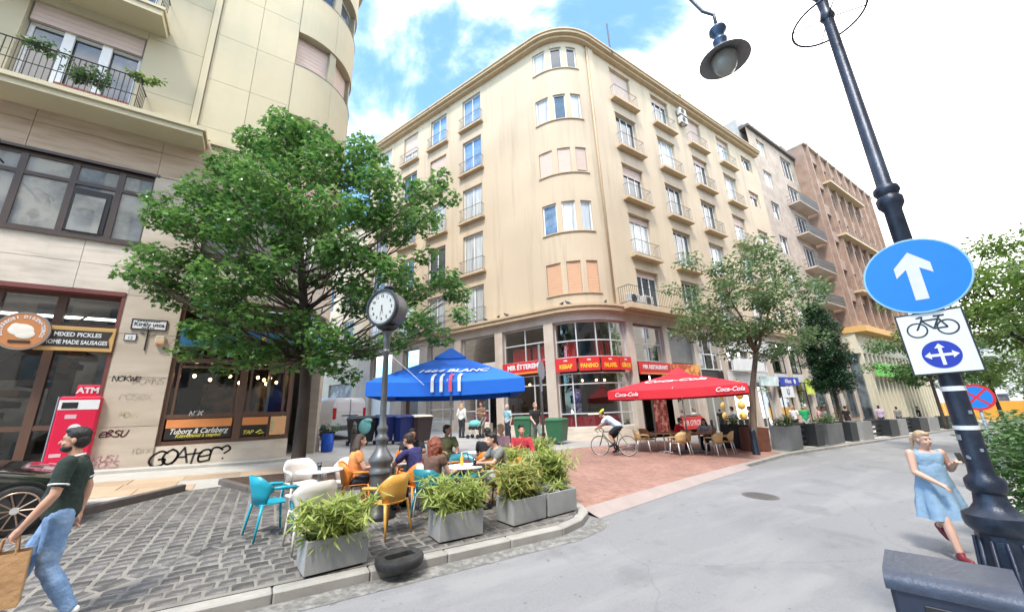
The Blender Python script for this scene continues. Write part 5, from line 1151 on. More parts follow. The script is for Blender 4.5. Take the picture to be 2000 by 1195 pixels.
# ---- dark conical tree
t = thing('hornbeam_tree', 'dense dark-green conical tree standing behind the planters', 'tree', (27.6, 8.5, gz(27.6, 8.5)))
g2 = np.random.default_rng(9); b = MB(); b.tube([(0, 0, -0.1), (0, 0, 1.5), (0, 0, 7.4)], [0.11, 0.09, 0.02], 8); cl = []
for i in range(115):
    h = (i+0.5)/115; z = 2.7 + h*5.0; rr = 1.2*math.sin(math.pi*(0.16+0.84*h))**0.75 + 0.05; a = i*2.4 + g2.uniform(-0.3, 0.3); q = g2.uniform(0.35, 0.9)
    cl.append(((rr*q*math.cos(a), rr*q*math.sin(a), z), 0.42 - 0.16*h))
    b.tube([(0, 0, z-0.5), (rr*q*math.cos(a), rr*q*math.sin(a), z)], [0.015, 0.005], 4, False)
b.build('trunk', m_bark2, t, True); foliage('crown', t, m_leafC, cl, 1500, OVAL, 0.105, g2, 0.5, 0.9, 0.2)
# ---- trees at the far right end of the street
FT = 'yellow-green trees at the far right end of the street'
simple_tree('acacia_tree', 'large yellow-green tree with bare dark trunk behind the sign post', 25.5, 0.7, 5, 0.17, 4.0, (3.6, 8.6, 46, 1.0, 0.85, 0.3, 0.85), 330, OVAL, 0.17, m_leafD, m_bark2, 31, FT, lean=(-0.3, 0.3))
simple_tree('acacia_tree', 'yellow-green tree at the right edge behind the no-stopping sign', 20.5, -0.9, 4, 0.13, 3.6, (3.0, 7.6, 30, 1.0, 0.8, 0.3, 0.9), 330, OVAL, 0.17, m_leafD, m_bark2, 32, FT)
simple_tree('acacia_tree', 'small light-green tree far down the street left of the sign post', 62, 6.2, 4, 0.16, 4.2, (5.6, 11.0, 46, 1.0, 1.3, 0.2, 0.7), 80, OVAL, 0.3, m_leafD, m_bark2, 33, FT)
simple_tree('acacia_tree', 'distant green tree just left of the bicycle sign', 46, 7.6, 4, 0.13, 4.0, (3.6, 9.5, 36, 1.0, 1.0, 0.2, 0.7), 130, OVAL, 0.25, m_leafE, m_bark2, 34, FT)
simple_tree('acacia_tree', 'broad pale tree furthest away at the end of the street', 80, 0.5, 4, 0.2, 4.0, (6.5, 11, 40, 1.0, 1.5, 0.2, 0.7), 45, OVAL, 0.42, m_leafD, m_bark2, 35, FT)
# ---- shrub in a wooden tub at the right edge
t = thing('shrub', 'dense green shrub at the right edge behind the lamp post', 'shrub', (9.2, 0.35, gz(9.2, 0.35)+0.42))
g3 = np.random.default_rng(12); cl = [((g3.uniform(-1.0, 1.6), g3.normal()*0.45, g3.uniform(0.1, 1.25)), g3.uniform(0.28, 0.45)) for _ in range(54)]
b = MB()
for c, r in cl: b.tube([(c[0]*0.3, c[1]*0.3, 0), c], [0.015, 0.005], 4, False)
b.build('stem', m_bark2, t); foliage('foliage', t, m_leafE, cl, 1500, OVAL, 0.085, g3, 0.4, 0.8, 0.2)
t = thing('wooden_tub', 'brown wooden plant tub under the shrub at the right edge', 'planter', (9.2, 0.35, gz(9.2, 0.35)-0.02), ground_rot(0.2))
for i in range(11): b = MB(); b.rbox(-0.9+i*0.165, -0.62, 0, -0.9+i*0.165+0.155, -0.58, 0.46, 0.006); b.build('plank', mat('tub_wood', (0.20, 0.085, 0.05), 0.7, 0.2, 6, rnd=0.12), t); b = MB(); b.rbox(-0.9+i*0.165, 0.58, 0, -0.9+i*0.165+0.155, 0.62, 0.46, 0.006); b.build('plank', mat('tub_wood', (0.20, 0.085, 0.05), 0.7, 0.2, 6, rnd=0.12), t)
for i in range(7): b = MB(); b.rbox(-0.92, -0.57+i*0.165, 0, -0.88, -0.57+i*0.165+0.155, 0.46, 0.006); b.build('plank', mat('tub_wood', (0.20, 0.085, 0.05), 0.7, 0.2, 6, rnd=0.12), t)
b = MB(); b.box(-0.88, -0.58, 0.3, 0.9, 0.58, 0.4); b.build('soil', m_soil, t)
# ---- balcony plants on the left building
def spray(name, label, loc, n, ln, m, rgx, group=None, up=0.6, spread=0.5):
    t = thing(name, label, 'plant', loc, group=group); b = MB(); cl = []
    for i in range(n):
        a = rgx.uniform(0, 6.28); e_ = V((math.cos(a)*spread*rgx.uniform(0.3, 1), math.sin(a)*spread*0.5*rgx.uniform(0.3, 1), up*rgx.uniform(0.4, 1)))
        b.tube([(0, 0, 0), e_*0.5 + V((0, 0, 0.1)), e_], [0.008, 0.006, 0.003], 4, False)
        for q in (0.5, 0.75, 1.0): cl.append((tuple(e_*q), 0.09))
    b.build('stem', m_leafE, t); foliage('foliage', t, m, cl, ln, OVAL, 0.10, rgx, 0.8, 1.0, 0.1); return t
g4 = np.random.default_rng(14)
spray('balcony_plant', 'leafy plant at the left of the upper balcony railing', (-5.95, 13.9, 12.0), 10, 700, m_leafE, g4, up=0.25)
spray('balcony_plant', 'bushy plant in the red trough on the upper balcony', (-5.25, 13.95, 11.3), 14, 700, m_leafE, g4, up=0.75, spread=0.45)
spray('balcony_plant', 'tall plant beside the red trough on the upper balcony', (-4.75, 13.95, 11.3), 10, 600, m_leafE, g4, up=0.85, spread=0.35)
spray('balcony_plant', 'yellow-green plant reaching past the right end of the balcony railing', (-3.95, 13.95, 12.05), 10, 700, m_leafD, g4, up=0.3, spread=0.55)
t = thing('flower_trough', 'long red-brown flower trough on the upper balcony', 'planter', (-4.85, 13.9, 10.95)); b = MB(); b.rbox(-0.75, -0.1, 0.0, 0.75, 0.1, 0.18, 0.02); b.build('trough', mat('terracotta', (0.25, 0.07, 0.05), 0.7, 0.15), t); b = MB(); b.box(-0.72, -0.08, 0.15, 0.72, 0.08, 0.185); b.build('soil', m_soil, t)
spray('balcony_plant', 'green trailing plant on the fourth-column balcony of the ochre block', (33.0, 13.35, 10.8), 10, 500, m_leafE, g4, up=0.5, spread=0.8)
spray('roof_weed', 'yellow-green weed growing on the cornice of the ochre block', (25.8, 13.05, 25.7), 8, 500, m_leafD, g4, up=0.5, spread=0.5)
# ================================================================== STREET FURNITURE
def ped(x, y): return (x, y, gz(x, y))
# ---- post clock
t = thing('post_clock', 'grey cast-iron post clock with round dial among the cafe chairs', 'clock', ped(1.94, 7.08))
b = MB(); b.lathe([(0.27, -0.05), (0.27, 0.05), (0.2, 0.1), (0.165, 0.35), (0.15, 0.42)], 20); b.build('foot', m_black, t, True)
b = MB(); b.lathe([(0.15, 0.40), (0.15, 0.66), (0.185, 0.68), (0.185, 0.73), (0.165, 0.75), (0.165, 0.80), (0.20, 0.86), (0.205, 0.9), (0.15, 0.98), (0.105, 1.05), (0.085, 1.10), (0.075, 1.15), (0.115, 1.2), (0.12, 1.23), (0.085, 1.28), (0.07, 1.33), (0.095, 1.38), (0.095, 1.41), (0.062, 1.47), (0.058, 1.6)], 20); smooth_edges(b.build('pedestal', m_clockgrey, t), 50)
b = MB(); b.lathe([(0.055, 1.55), (0.05, 2.7), (0.07, 2.72), (0.07, 2.76), (0.05, 2.78), (0.062, 2.9), (0.08, 2.94), (0.06, 3.0), (0.085, 3.08), (0.1, 3.11), (0.06, 3.14)], 16); smooth_edges(b.build('shaft', m_clockgrey, t), 50)
yaw = math.atan2(7.08, 1.94) - R_(90) - R_(40)
ck = M.Translation((0, 0, 3.54)) @ M.Rotation(yaw, 4, 'Z') @ M.Rotation(R_(90), 4, 'X') @ M.Scale(0.87, 4)
# drum axis: local z of ck points to -y (dial side) after rotation
def ckb(): q = MB(); q.T = ck; return q
b = ckb(); b.lathe([(0.36, -0.19), (0.375, -0.15), (0.375, 0.15), (0.40, 0.17), (0.40, 0.215), (0.37, 0.22)], 36, cap=False); b.lathe([(0.0, -0.2), (0.36, -0.19)], 36, cap=False); smooth_edges(b.build('drum', m_clockgrey, t), 35)
b = ckb(); b.lathe([(0.405, 0.15), (0.415, 0.2), (0.40, 0.235), (0.355, 0.235), (0.35, 0.2)], 36, cap=False); smooth_edges(b.build('bezel', m_black, t), 50)
b = ckb(); b.lathe([(0.0, 0.205), (0.36, 0.205)], 36, cap=False); dial = b.build('dial', m_clockface, t)
b = ckb()
for i in range(60):
    a = 2*math.pi*i/60; r0 = 0.315 if i % 5 else 0.305; w = 0.003 if i % 5 else 0.006
    c, s_ = math.cos(a), math.sin(a); b.add([(r0*c-w*s_, r0*s_+w*c, 0.208), (r0*c+w*s_, r0*s_-w*c, 0.208), (0.33*c+w*s_, 0.33*s_-w*c, 0.208), (0.33*c-w*s_, 0.33*s_+w*c, 0.208)], [(0, 1, 2, 3)])
tag(b.build('minute_marks', m_black, t), kind='stuff')
for i in range(1, 13):
    a = R_(90 - 30*i); o = text('numeral', str(i), 0.085, m_black, t, (0, 0, 0), (0, 0, 0), bold=0.003); o.matrix_basis = ck @ M.Translation((0.25*math.cos(a), 0.25*math.sin(a), 0.207))
for nm, ang, L, w in (('hour_hand', R_(90-30*5.53), 0.19, 0.012), ('minute_hand', R_(90-6*32), 0.29, 0.009)):
    b = ckb(); c, s_ = math.cos(ang), math.sin(ang); b.add([(-0.05*c-w*s_, -0.05*s_+w*c, 0.213), (-0.05*c+w*s_, -0.05*s_-w*c, 0.213), (L*c, L*s_, 0.213)], [(0, 1, 2)]); b.build(nm, m_black, t)
b = MB(); b.lathe([(0.05, 3.12), (0.16, 3.16), (0.2, 3.2), (0.1, 3.22)], 16); b.build('bracket', m_black, t, True)
b = MB(); b.lathe([(0.10, 3.95), (0.09, 3.99), (0.03, 4.02), (0.045, 4.06), (0.0, 4.1)], 14); b.build('finial', m_black, t, True)
b = MB(); b.tube([(0.04, -0.03, 2.7), (0.35, -0.3, 2.35), (0.55, -0.5, 2.1)], 0.003, 4); b.build('wire', m_white, t)
# ---- lamp post in the right foreground
LX, LY = 4.455, 0.634
t = thing('lamp_post', 'dark cast-iron lamp post in the right foreground carrying the signs', 'lamp post', (LX, LY, gz(LX, LY)-0.02))
b = MB(); b.lathe([(0.237, 0), (0.237, 0.12), (0.202, 0.16), (0.188, 0.3), (0.150, 0.8), (0.132, 1.02), (0.129, 1.06)], 12, rot=0.2); b.build('base', m_gunmetal, t)
for k in range(12):
    a = 2*math.pi*(k)/12 + 0.2; b = MB(); b.tube([(0.19*math.cos(a), 0.19*math.sin(a), 0.28), (0.134*math.cos(a), 0.134*math.sin(a), 1.02)], 0.014, 5); b.build('rib', m_gunmetal, t, True)
b = MB(); b.lathe([(0.129, 1.05), (0.164, 1.09), (0.171, 1.13), (0.167, 1.17), (0.118, 1.2), (0.090, 1.24), (0.080, 1.31), (0.101, 1.33), (0.104, 1.37), (0.101, 1.40), (0.070, 1.43), (0.066, 1.47)], 24); smooth_edges(b.build('collar', m_gunmetal, t), 45)
b = MB(); b.lathe([(0.066, 1.45), (0.059, 3.55), (0.087, 3.6), (0.090, 3.66), (0.070, 3.69), (0.090, 3.73), (0.084, 3.77), (0.054, 3.8), (0.044, 5.75)], 18); smooth_edges(b.build('shaft', m_gunmetal, t), 45)
b = MB(); b.lathe([(0.042, 5.7), (0.063, 5.75), (0.052, 5.8), (0.042, 5.85), (0.052, 6.02), (0.077, 6.08), (0.097, 6.16), (0.084, 6.24), (0.049, 6.3), (0.042, 7.6), (0.035, 8.4), (0.000, 8.5)], 18); smooth_edges(b.build('upper_shaft', m_gunmetal, t), 45)
b = MB(); rp = [(0.30*math.cos(2*math.pi*i/36), 0.30*math.sin(2*math.pi*i/36), 5.72) for i in range(37)]; b.tube(rp, 0.011, 6, False); b.build('hoop', m_gunmetal, t, True)
for k in range(4): a = k*math.pi/2+0.5; b = MB(); b.tube([(0.06*math.cos(a), 0.06*math.sin(a), 5.74), (0.30*math.cos(a), 0.30*math.sin(a), 5.72)], 0.006, 5); b.build('hoop_spoke', m_gunmetal, t)
gx, gy = 4.51-LX, 1.64-LY; gh = 6.17   # lantern hangs beside the post
b = MB(); b.tube([(0, 0, 7.6), (gx*0.25, gy*0.25, 8.1), (gx*0.7, gy*0.7, 8.25), (gx*1.12, gy*1.12, 8.0), (gx*1.25, gy*1.25, 7.55), (gx*1.12, gy*1.12, 7.15), (gx, gy, 6.95), (gx, gy, 6.55)], 0.022, 8); b.build('arm', m_gunmetal, t, True)
b = MB(); b.lathe([(0.03, 6.72), (0.10, 6.70), (0.105, 6.66), (0.06, 6.6), (0.055, 6.55), (0.085, 6.52), (0.085, 6.49), (0.065, 6.44), (0.08, 6.36)], 20, (gx, gy, 0)); smooth_edges(b.build('lantern_neck', mat('post_blue', (0.04, 0.075, 0.14), 0.4, 0.1, metal=0.3), t), 45)
b = MB(); b.lathe([(0.07, 6.40), (0.13, 6.34), (0.2, 6.27), (0.29, 6.2), (0.295, 6.185), (0.28, 6.185), (0.19, 6.235), (0.12, 6.26)], 28, (gx, gy, 0), cap=False); b.build('lantern_shade', mat('shade_grey', (0.16, 0.17, 0.18), 0.5, 0.1, metal=0.2), t, True)
b = MB(); b.lathe([(0.145, 6.26), (0.15, 6.2), (0.135, 6.1), (0.1, 6.03), (0.05, 5.99), (0.0, 5.98)], 20, (gx, gy, 0)); b.build('lantern_glass', mat('lamp_glass', (0.28, 0.28, 0.26), 0.25, 0.08), t, True)
for z, w in ((2.02, 0.035), (1.74, 0.03)): b = MB(); b.lathe([(0.069, z), (0.069, z+w)], 18, cap=False); b.build('sticker_band', m_signwhite, t)
rs = random.Random(4)
for i in range(5):
    a = R_(190 + rs.uniform(-60, 60)); z = rs.uniform(1.5, 1.95); b = MB(); b.T = M.Translation((0.067*math.cos(a), 0.067*math.sin(a), z)) @ M.Rotation(a+R_(90), 4, 'Z'); w = rs.uniform(0.005, 0.012); b.box(-w, -0.004, -w, w, 0.004, w*rs.uniform(1, 2.5)); b.build('sticker', m_greyback, t)
# signs on that post: facing along the street
SR = R_(-90) + R_(8)
def sign_frame(d, z): return M.Translation((LX - d*math.cos(R_(8)), LY - d*math.sin(R_(8)), z)) @ M.Rotation(SR, 4, 'Z') @ M.Rotation(R_(90), 4, 'X')
def place(o, Mx): o.matrix_world = Mx; return o
t = thing('one_way_sign', 'round blue traffic sign with a white straight-ahead arrow', 'sign'); place(t, sign_frame(0.085, 2.83))
b = MB(); b.lathe([(0.305, 0), (0.31, 0.005), (0.31, 0.018), (0.30, 0.02)], 44); b.build('plate', m_greyback, t); b = MB(); b.lathe([(0.0, 0.0215), (0.298, 0.0215)], 44, cap=False); b.build('blue_face', m_signblue, t)
b = MB(); b.lathe([(0.296, 0.022), (0.306, 0.022)], 44, cap=False); b.build('rim', mat('rim_sky', (0.25, 0.5, 0.8), 0.4, 0), t)
b = MB(); A_ = [(-0.038, -0.2), (0.038, -0.2), (0.038, 0.06), (0.105, 0.0), (0.105, 0.085), (0.0, 0.2), (-0.105, 0.085), (-0.105, 0.0), (-0.038, 0.06)]; b.add([(x, y, 0.0235) for x, y in A_], [tuple(range(9))]); b.build('arrow', mat('arrow_grey', (0.6, 0.61, 0.6), 0.4, 0.06, 12), t)
t = thing('bicycle_sign', 'white rectangular sign with a bicycle above a blue arrow disc', 'sign'); place(t, sign_frame(0.08, 2.29) @ M.Rotation(R_(1), 4, 'Z'))
b = MB(); b.rbox(-0.185, -0.24, 0, 0.185, 0.24, 0.012, 0.005); b.build('plate', m_signwhite, t); b = MB(); b.T = M.Rotation(R_(-90), 4, 'X'); bar_grid(b, -0.187, 0.187, -0.242, 0.242, [], [], 0.01, 0.014, -0.014); b.build('black_edge', m_black, t)
def ring(b, c, r, w=0.005, z=0.014, n=28):
    for i in range(n):
        a0, a1 = 2*math.pi*i/n, 2*math.pi*(i+1)/n
        b.add([(c[0]+(r-w)*math.cos(a0), c[1]+(r-w)*math.sin(a0), z), (c[0]+(r+w)*math.cos(a0), c[1]+(r+w)*math.sin(a0), z), (c[0]+(r+w)*math.cos(a1), c[1]+(r+w)*math.sin(a1), z), (c[0]+(r-w)*math.cos(a1), c[1]+(r-w)*math.sin(a1), z)], [(0, 1, 2, 3)])
def line(b, pts, w=0.005, z=0.014):
    for (x0, y0), (x1, y1) in zip(pts, pts[1:]):
        L = math.hypot(x1-x0, y1-y0); nx, ny = -(y1-y0)/L*w, (x1-x0)/L*w; b.add([(x0+nx, y0+ny, z), (x0-nx, y0-ny, z), (x1-nx, y1-ny, z), (x1+nx, y1+ny, z)], [(0, 1, 2, 3)])
b = MB(); ring(b, (-0.083, 0.105), 0.055); ring(b, (0.083, 0.105), 0.055); line(b, [(-0.083, 0.105), (-0.045, 0.175), (0.05, 0.175), (0.083, 0.105), (0.01, 0.105), (-0.045, 0.175)], 0.0055, 0.0145); line(b, [(0.01, 0.105), (0.055, 0.195)], 0.0055, 0.015); line(b, [(0.025, 0.2), (0.085, 0.2)], 0.006, 0.0155); line(b, [(-0.045, 0.175), (-0.035, 0.205), (-0.07, 0.2)], 0.005, 0.0155); b.build('bicycle_symbol', m_black, t)
b = MB(); b.lathe([(0.0, 0.0145), (0.105, 0.0145)], 36, (0, -0.095, 0), cap=False); b.build('blue_disc', m_signdblue, t)
b = MB(); line(b, [(0, -0.175), (0, -0.03)], 0.010, 0.016); line(b, [(-0.07, -0.1), (0.07, -0.1)], 0.010, 0.0165)
for (x, y, dx, dy) in ((0, -0.012, 0, 1), (-0.092, -0.1, -1, 0), (0.092, -0.1, 1, 0)):
    b.add([(x, y, 0.017), (x-dx*0.035-dy*0.028, y-dy*0.035-dx*0.028, 0.017), (x-dx*0.035+dy*0.028, y-dy*0.035+dx*0.028, 0.017)], [(0, 1, 2)])
b.build('arrows', m_signwhite, t)
# no-stopping sign on its own thin post behind
t = thing('no_stopping_sign', 'round blue no-stopping sign with red rim and cross behind the lamp post', 'sign', ped(14.3, 1.72), (0, 0, SR + R_(2)))
b = MB(); b.tube([(0, 0, 0), (0, 0, 2.35)], 0.03, 10); b.build('post', m_greyback, t, True)
def face(b): b.T = M.Translation((0, -0.035, 2.07)) @ M.Rotation(R_(90), 4, 'X'); return b
b = face(MB()); b.lathe([(0.3, 0), (0.3, 0.015)], 36); b.build('plate', m_greyback, t); b = face(MB()); b.lathe([(0.0, 0.017), (0.25, 0.017)], 36, cap=False); b.build('blue_face', m_signblue, t)
m_rimred = mat('sign_rim_red', (0.6, 0.02, 0.03), 0.4, 0.05); b = face(MB()); b.lathe([(0.25, 0.018), (0.3, 0.018)], 36, cap=False); b.build('red_rim', m_rimred, t)
b = face(MB()); line(b, [(-0.18, -0.18), (0.18, 0.18)], 0.022, 0.019); line(b, [(-0.18, 0.18), (0.18, -0.18)], 0.022, 0.0195); b.build('cross', m_rimred, t)
# ---- litter bin in the bottom right corner
t = thing('litter_bin', 'dark blue-grey metal litter bin with rounded lid in the bottom right corner', 'litter bin', (3.46, 0.76, gz(3.46, 0.76)+0.02), (0, 0, R_(-80)))
b = MB(); b.rbox(-0.25, -0.17, 0.06, 0.25, 0.17, 0.86, 0.02); b.build('body', mat('bin_navy', (0.035, 0.045, 0.075), 0.42, 0.15, 8, metal=0.4), t)
b = MB(); rings = []
for x in (-0.265, 0.265):
    rr = [(x, -0.185, 0.845)] + [(x, -0.185+0.10*(1-math.cos(a)), 0.87+0.07*math.sin(a)) for a in np.linspace(0, math.pi/2, 6)] + [(x, 0.185-0.07*(1-math.sin(a)), 0.89+0.07*math.sin(a)) for a in np.linspace(math.pi/2, 0, 5)] + [(x, 0.185, 0.80)]
    rings.append(rr)
b.loft(rings); smooth_edges(b.build('lid', mat('bin_lid', (0.055, 0.066, 0.095), 0.45, 0.3, 7, 0.2, 40, metal=0.4, col2=(0.05, 0.06, 0.085), mix=(0.5, 0.7)), t), 50)
b = MB(); b.tube([(-0.1, -0.16, 0.76), (-0.1, -0.225, 0.76), (0.1, -0.225, 0.76), (0.1, -0.192, 0.76)], 0.008, 8); b.build('handle', m_alu, t, True)
b = MB(); b.rbox(-0.12, -0.178, 0.745, 0.12, -0.17, 0.795, 0.004); b.build('slot', m_black, t); b = MB(); b.rbox(-0.22, -0.14, -0.1, 0.22, 0.14, 0.07, 0.01); b.build('plinth', m_black, t)
# ---- road sign seen from behind, on a tall grey post
t = thing('road_sign_back', 'oval grey back of a round road sign on a post right of the blue parasol', 'sign', ped(8.55, 11.07), (0, 0, R_(32)))
b = MB(); b.tube([(0, 0, -0.05), (0.02, 0, 3.9)], 0.045, 10); b.build('post', m_clockgrey, t, True)
b = MB(); b.T = M.Translation((-0.05, -0.06, 2.95)) @ M.Rotation(R_(90), 4, 'X'); b.lathe([(0.34, 0), (0.34, 0.02)], 32); b.build('plate', m_greyback, t)
b = MB(); b.rbox(-0.08, -0.07, 2.2, 0.0, -0.03, 3.4, 0.01); b.build('bracket', m_greyback, t); b = MB(); b.rbox(-0.05, -0.05, 0.3, 0.09, 0.05, 0.8, 0.01); b.build('clamp', m_black, t)
# ---- bollards, barrel, bins
def bollard(label, x, y, h=0.95, r=0.075, m=None, gr='wooden-looking street bollards'):
    t = thing('bollard', label, 'bollard', ped(x, y), group=gr); b = MB(); b.lathe([(r*1.1, -0.05), (r*1.1, 0.06), (r, 0.08), (r*0.92, h*0.86), (r*0.95, h*0.88), (r*0.8, h*0.93), (r*0.5, h*0.98), (0, h)], 14); smooth_edges(b.build('post', m or mat('bollard_brown', (0.09, 0.075, 0.065), 0.7, 0.2, 9), t), 45); b = MB(); b.lathe([(r*1.0, h*0.80), (r*1.04, h*0.815), (r*1.0, h*0.83)], 14, cap=False); b.build('band', m_iron, t); return t
bollard('dark brown bollard left of the woman in orange', 2.75, 13.2, 1.05, 0.09); bollard('dark grey bollard at the foot of the sparse tree', 16.0, 7.75, 0.95, 0.12, m_gunmetal); bollard('pale grey bollard beside the black wheelie bin', 3.6, 17.2, 1.0, 0.09, m_kerb)
t = thing('blue_barrel', 'bright blue keg-shaped plant barrel outside the bar door', 'barrel', ped(2.45, 16.1)); b = MB(); b.lathe([(0.18, 0), (0.2, 0.05), (0.215, 0.25), (0.22, 0.27), (0.22, 0.31), (0.215, 0.33), (0.2, 0.55), (0.17, 0.6), (0.17, 0.64), (0.15, 0.62)], 20); smooth_edges(b.build('drum', mat('barrel_blue', (0.01, 0.09, 0.55), 0.4, 0.05), t), 40); b = MB(); b.lathe([(0.205, 0.26), (0.226, 0.29), (0.205, 0.32)], 20, cap=False); b.build('hoop', mat('barrel_blue', (0.01, 0.09, 0.55), 0.4, 0.05), t)
g5 = np.random.default_rng(3); tp_ = thing('barrel_plant', 'small dark plant growing in the blue barrel', 'plant', (2.45, 16.1, gz(2.45, 16.1)+0.6)); b = MB(); b.tube([(0, 0, 0), (0, 0, 0.2)], 0.02, 5); b.build('stem', m_bark2, tp_); foliage('foliage', tp_, m_leafE, [((g5.normal()*0.12, g5.normal()*0.1, 0.18+0.1*g5.random()), 0.16) for _ in range(8)], 500, OVAL, 0.09, g5, 0.5, 1, 0.2)
def wheelie(label, x, y, yaw, body, lid, w=0.62, d=0.7, h=1.08, gr='wheelie bins in the side street'):
    t = thing('wheelie_bin', label, 'bin', ped(x, y), (0, 0, yaw), gr); b = MB()
    b.loft([[(-w*0.4, -d*0.36, 0.12), (w*0.4, -d*0.36, 0.12), (w*0.4, d*0.4, 0.12), (-w*0.4, d*0.4, 0.12)], [(-w/2, -d/2, h*0.93), (w/2, -d/2, h*0.93), (w/2, d/2, h*0.93), (-w/2, d/2, h*0.93)]]); b.rbox(-w/2-0.02, -d/2-0.02, h*0.9, w/2+0.02, d/2+0.02, h*0.94, 0.01); b.build('body', body, t)
    b = MB(); b.loft([[(-w/2-0.02, -d/2-0.03, h*0.945), (w/2+0.02, -d/2-0.03, h*0.945), (w/2+0.02, d/2+0.02, h*0.945), (-w/2-0.02, d/2+0.02, h*0.945)], [(-w*0.42, -d*0.36, h*1.01), (w*0.42, -d*0.36, h*1.01), (w*0.42, d*0.45, h*1.03), (-w*0.42, d*0.45, h*1.03)]]); b.build('lid', lid, t)
    for s_ in (-1, 1): b = MB(); b.tube([(s_*w*0.42, d*0.38, 0.1), (s_*(w*0.42+0.05), d*0.38, 0.1)], 0.1, 14); b.build('wheel', m_black, t)
    b = MB(); b.tube([(-w*0.35, d/2, h*0.95), (-w*0.35, d/2+0.08, h*0.97), (w*0.35, d/2+0.08, h*0.97), (w*0.35, d/2, h*0.95)], 0.015, 6); b.build('handle', m_black, t); return t
m_bblk = mat('bin_black', (0.02, 0.022, 0.025), 0.5, 0.1); m_bblu = mat('bin_blue', (0.012, 0.025, 0.13), 0.45, 0.1); m_bgrn = mat('bin_green', (0.03, 0.13, 0.06), 0.5, 0.12)
wheelie('black wheelie bin with turquoise sack nearest the white van', 3.95, 17.6, 0.3, m_bblk, m_bblk, 0.95, 0.75, 1.15); wheelie('blue wheelie bin just left of the clock post', 4.85, 17.4, 0.25, m_bblu, m_bblu, 0.62, 0.7, 1.2); wheelie('blue wheelie bin just right of the clock post', 5.55, 17.1, 0.2, m_bblu, m_bblu, 0.62, 0.7, 1.2); wheelie('dark brown wheelie bin at the right of the row', 6.3, 17.0, 0.3, mat('bin_brown', (0.04, 0.025, 0.025), 0.5, 0.1), mat('bin_lid_pale', (0.5, 0.46, 0.4), 0.6, 0.1), 0.8, 0.75, 1.2)
wheelie('large green container behind the man in red', 10.55, 14.9, 0.5, m_bgrn, m_bgrn, 0.95, 0.85, 1.15); wheelie('green container at the foot of the corner building', 11.7, 14.1, 0.5, m_bgrn, m_bgrn, 0.95, 0.8, 1.1)
t = thing('turquoise_sack', 'pale turquoise rubbish sack hanging on the black bin', 'sack', (3.98, 17.18, gz(4, 17.2)+0.55)); b = MB(); b.ell((0, 0, 0.22), (0.26, 0.12, 0.3), 16, 10); b.ell((0.1, -0.03, 0.45), (0.2, 0.1, 0.1), 12, 7); b.build('sack', mat('sack_turq', (0.2, 0.52, 0.5), 0.4, 0.2, 8, 0.6, 14), t, True)
# ---- black and concrete planters with terrace fencing on the far pavement
def boxplanter(label, x, y, l, d, h, m, yaw=0.0, gr='planter boxes along the far kerb', plant=None):
    t = thing('planter_box', label, 'planter', ped(x, y), ground_rot(yaw), gr); b = MB(); w = 0.03
    b.rbox(-l/2, -d/2, 0.02, l/2, -d/2+w, h, 0.006); b.rbox(-l/2, d/2-w, 0.02, l/2, d/2, h, 0.006); b.rbox(-l/2, -d/2+w, 0.02, -l/2+w, d/2-w, h, 0.006); b.rbox(l/2-w, -d/2+w, 0.02, l/2, d/2-w, h, 0.006); b.build('box', m, t); b = MB(); b.box(-l/2+w, -d/2+w, 0.05, l/2-w, d/2-w, h-0.08); b.build('soil', m_soil, t)
    b = MB(); b.box(-l/2+0.06, -d/2+0.06, -0.06, l/2-0.06, d/2-0.06, 0.02); b.build('foot', m_black, t)
    if plant:
        p = thing('planter_plant', plant, 'plant', (x, y, gz(x, y)+h-0.08)); g_ = np.random.default_rng(int(x*10)); cl = [((g_.uniform(-l/2, l/2)*0.8, g_.uniform(-d/2, d/2)*0.8, g_.uniform(0.1, 0.4)), 0.2) for _ in range(int(10*l)+4)]
        b = MB(); [b.tube([(c[0]*0.8, c[1]*0.8, 0), c], [0.01, 0.004], 4, False) for c, r in cl]; b.build('stem', m_bark2, p); foliage('foliage', p, m_leafE, cl, 330, OVAL, 0.1, g_, 0.4, 1, 0.2)
    return t
m_pblack = mat('planter_black', (0.02, 0.023, 0.026), 0.5, 0.15); m_pgrey = mat('planter_grey', (0.16, 0.165, 0.17), 0.6, 0.2, 3.0, col2=(0.1, 0.105, 0.11), stain=((0.3, 0.3, 0.3), 0.3)); m_prust = mat('planter_rust', (0.14, 0.05, 0.03), 0.7, 0.25, 4.0); m_plgrey = mat('planter_lightgrey', (0.30, 0.30, 0.30), 0.6, 0.15, 3.0)
boxplanter('long black planter behind the wicker chairs', 17.6, 9.3, 1.1, 0.6, 0.95, m_pblack, R_(-60), plant='green leafy plant in the long black planter')
boxplanter('rust-brown planter beside the dark grey bollard', 17.25, 8.35, 0.9, 0.6, 0.9, m_prust, R_(-20))
boxplanter('grey-faced black planter at the kerb right of the rusty planter', 19.0, 7.9, 1.4, 0.7, 0.95, m_pgrey, R_(4), plant='low green plant in the grey-faced planter')
boxplanter('wide streaked grey planter in the middle of the kerb row', 23.5, 7.95, 2.2, 0.7, 0.95, m_pgrey, R_(2), plant='orange-green low plants in the wide streaked planter')
boxplanter('narrow black planter left of the wide streaked planter', 21.6, 7.95, 0.9, 0.7, 0.95, m_pblack, R_(2))
boxplanter('light grey planter right of the dark conical tree', 28.0, 7.95, 1.6, 0.7, 0.95, m_plgrey, 0.0); boxplanter('black planter between the two grey ones by the conical tree', 26.0, 7.95, 1.0, 0.7, 0.95, m_pblack, 0.0)
boxplanter('light grey planter at the corner of the second terrace', 34.5, 7.9, 1.6, 0.7, 0.95, m_plgrey); boxplanter('black planter left of the second terrace corner', 32.6, 7.9, 1.6, 0.7, 0.95, m_pblack)
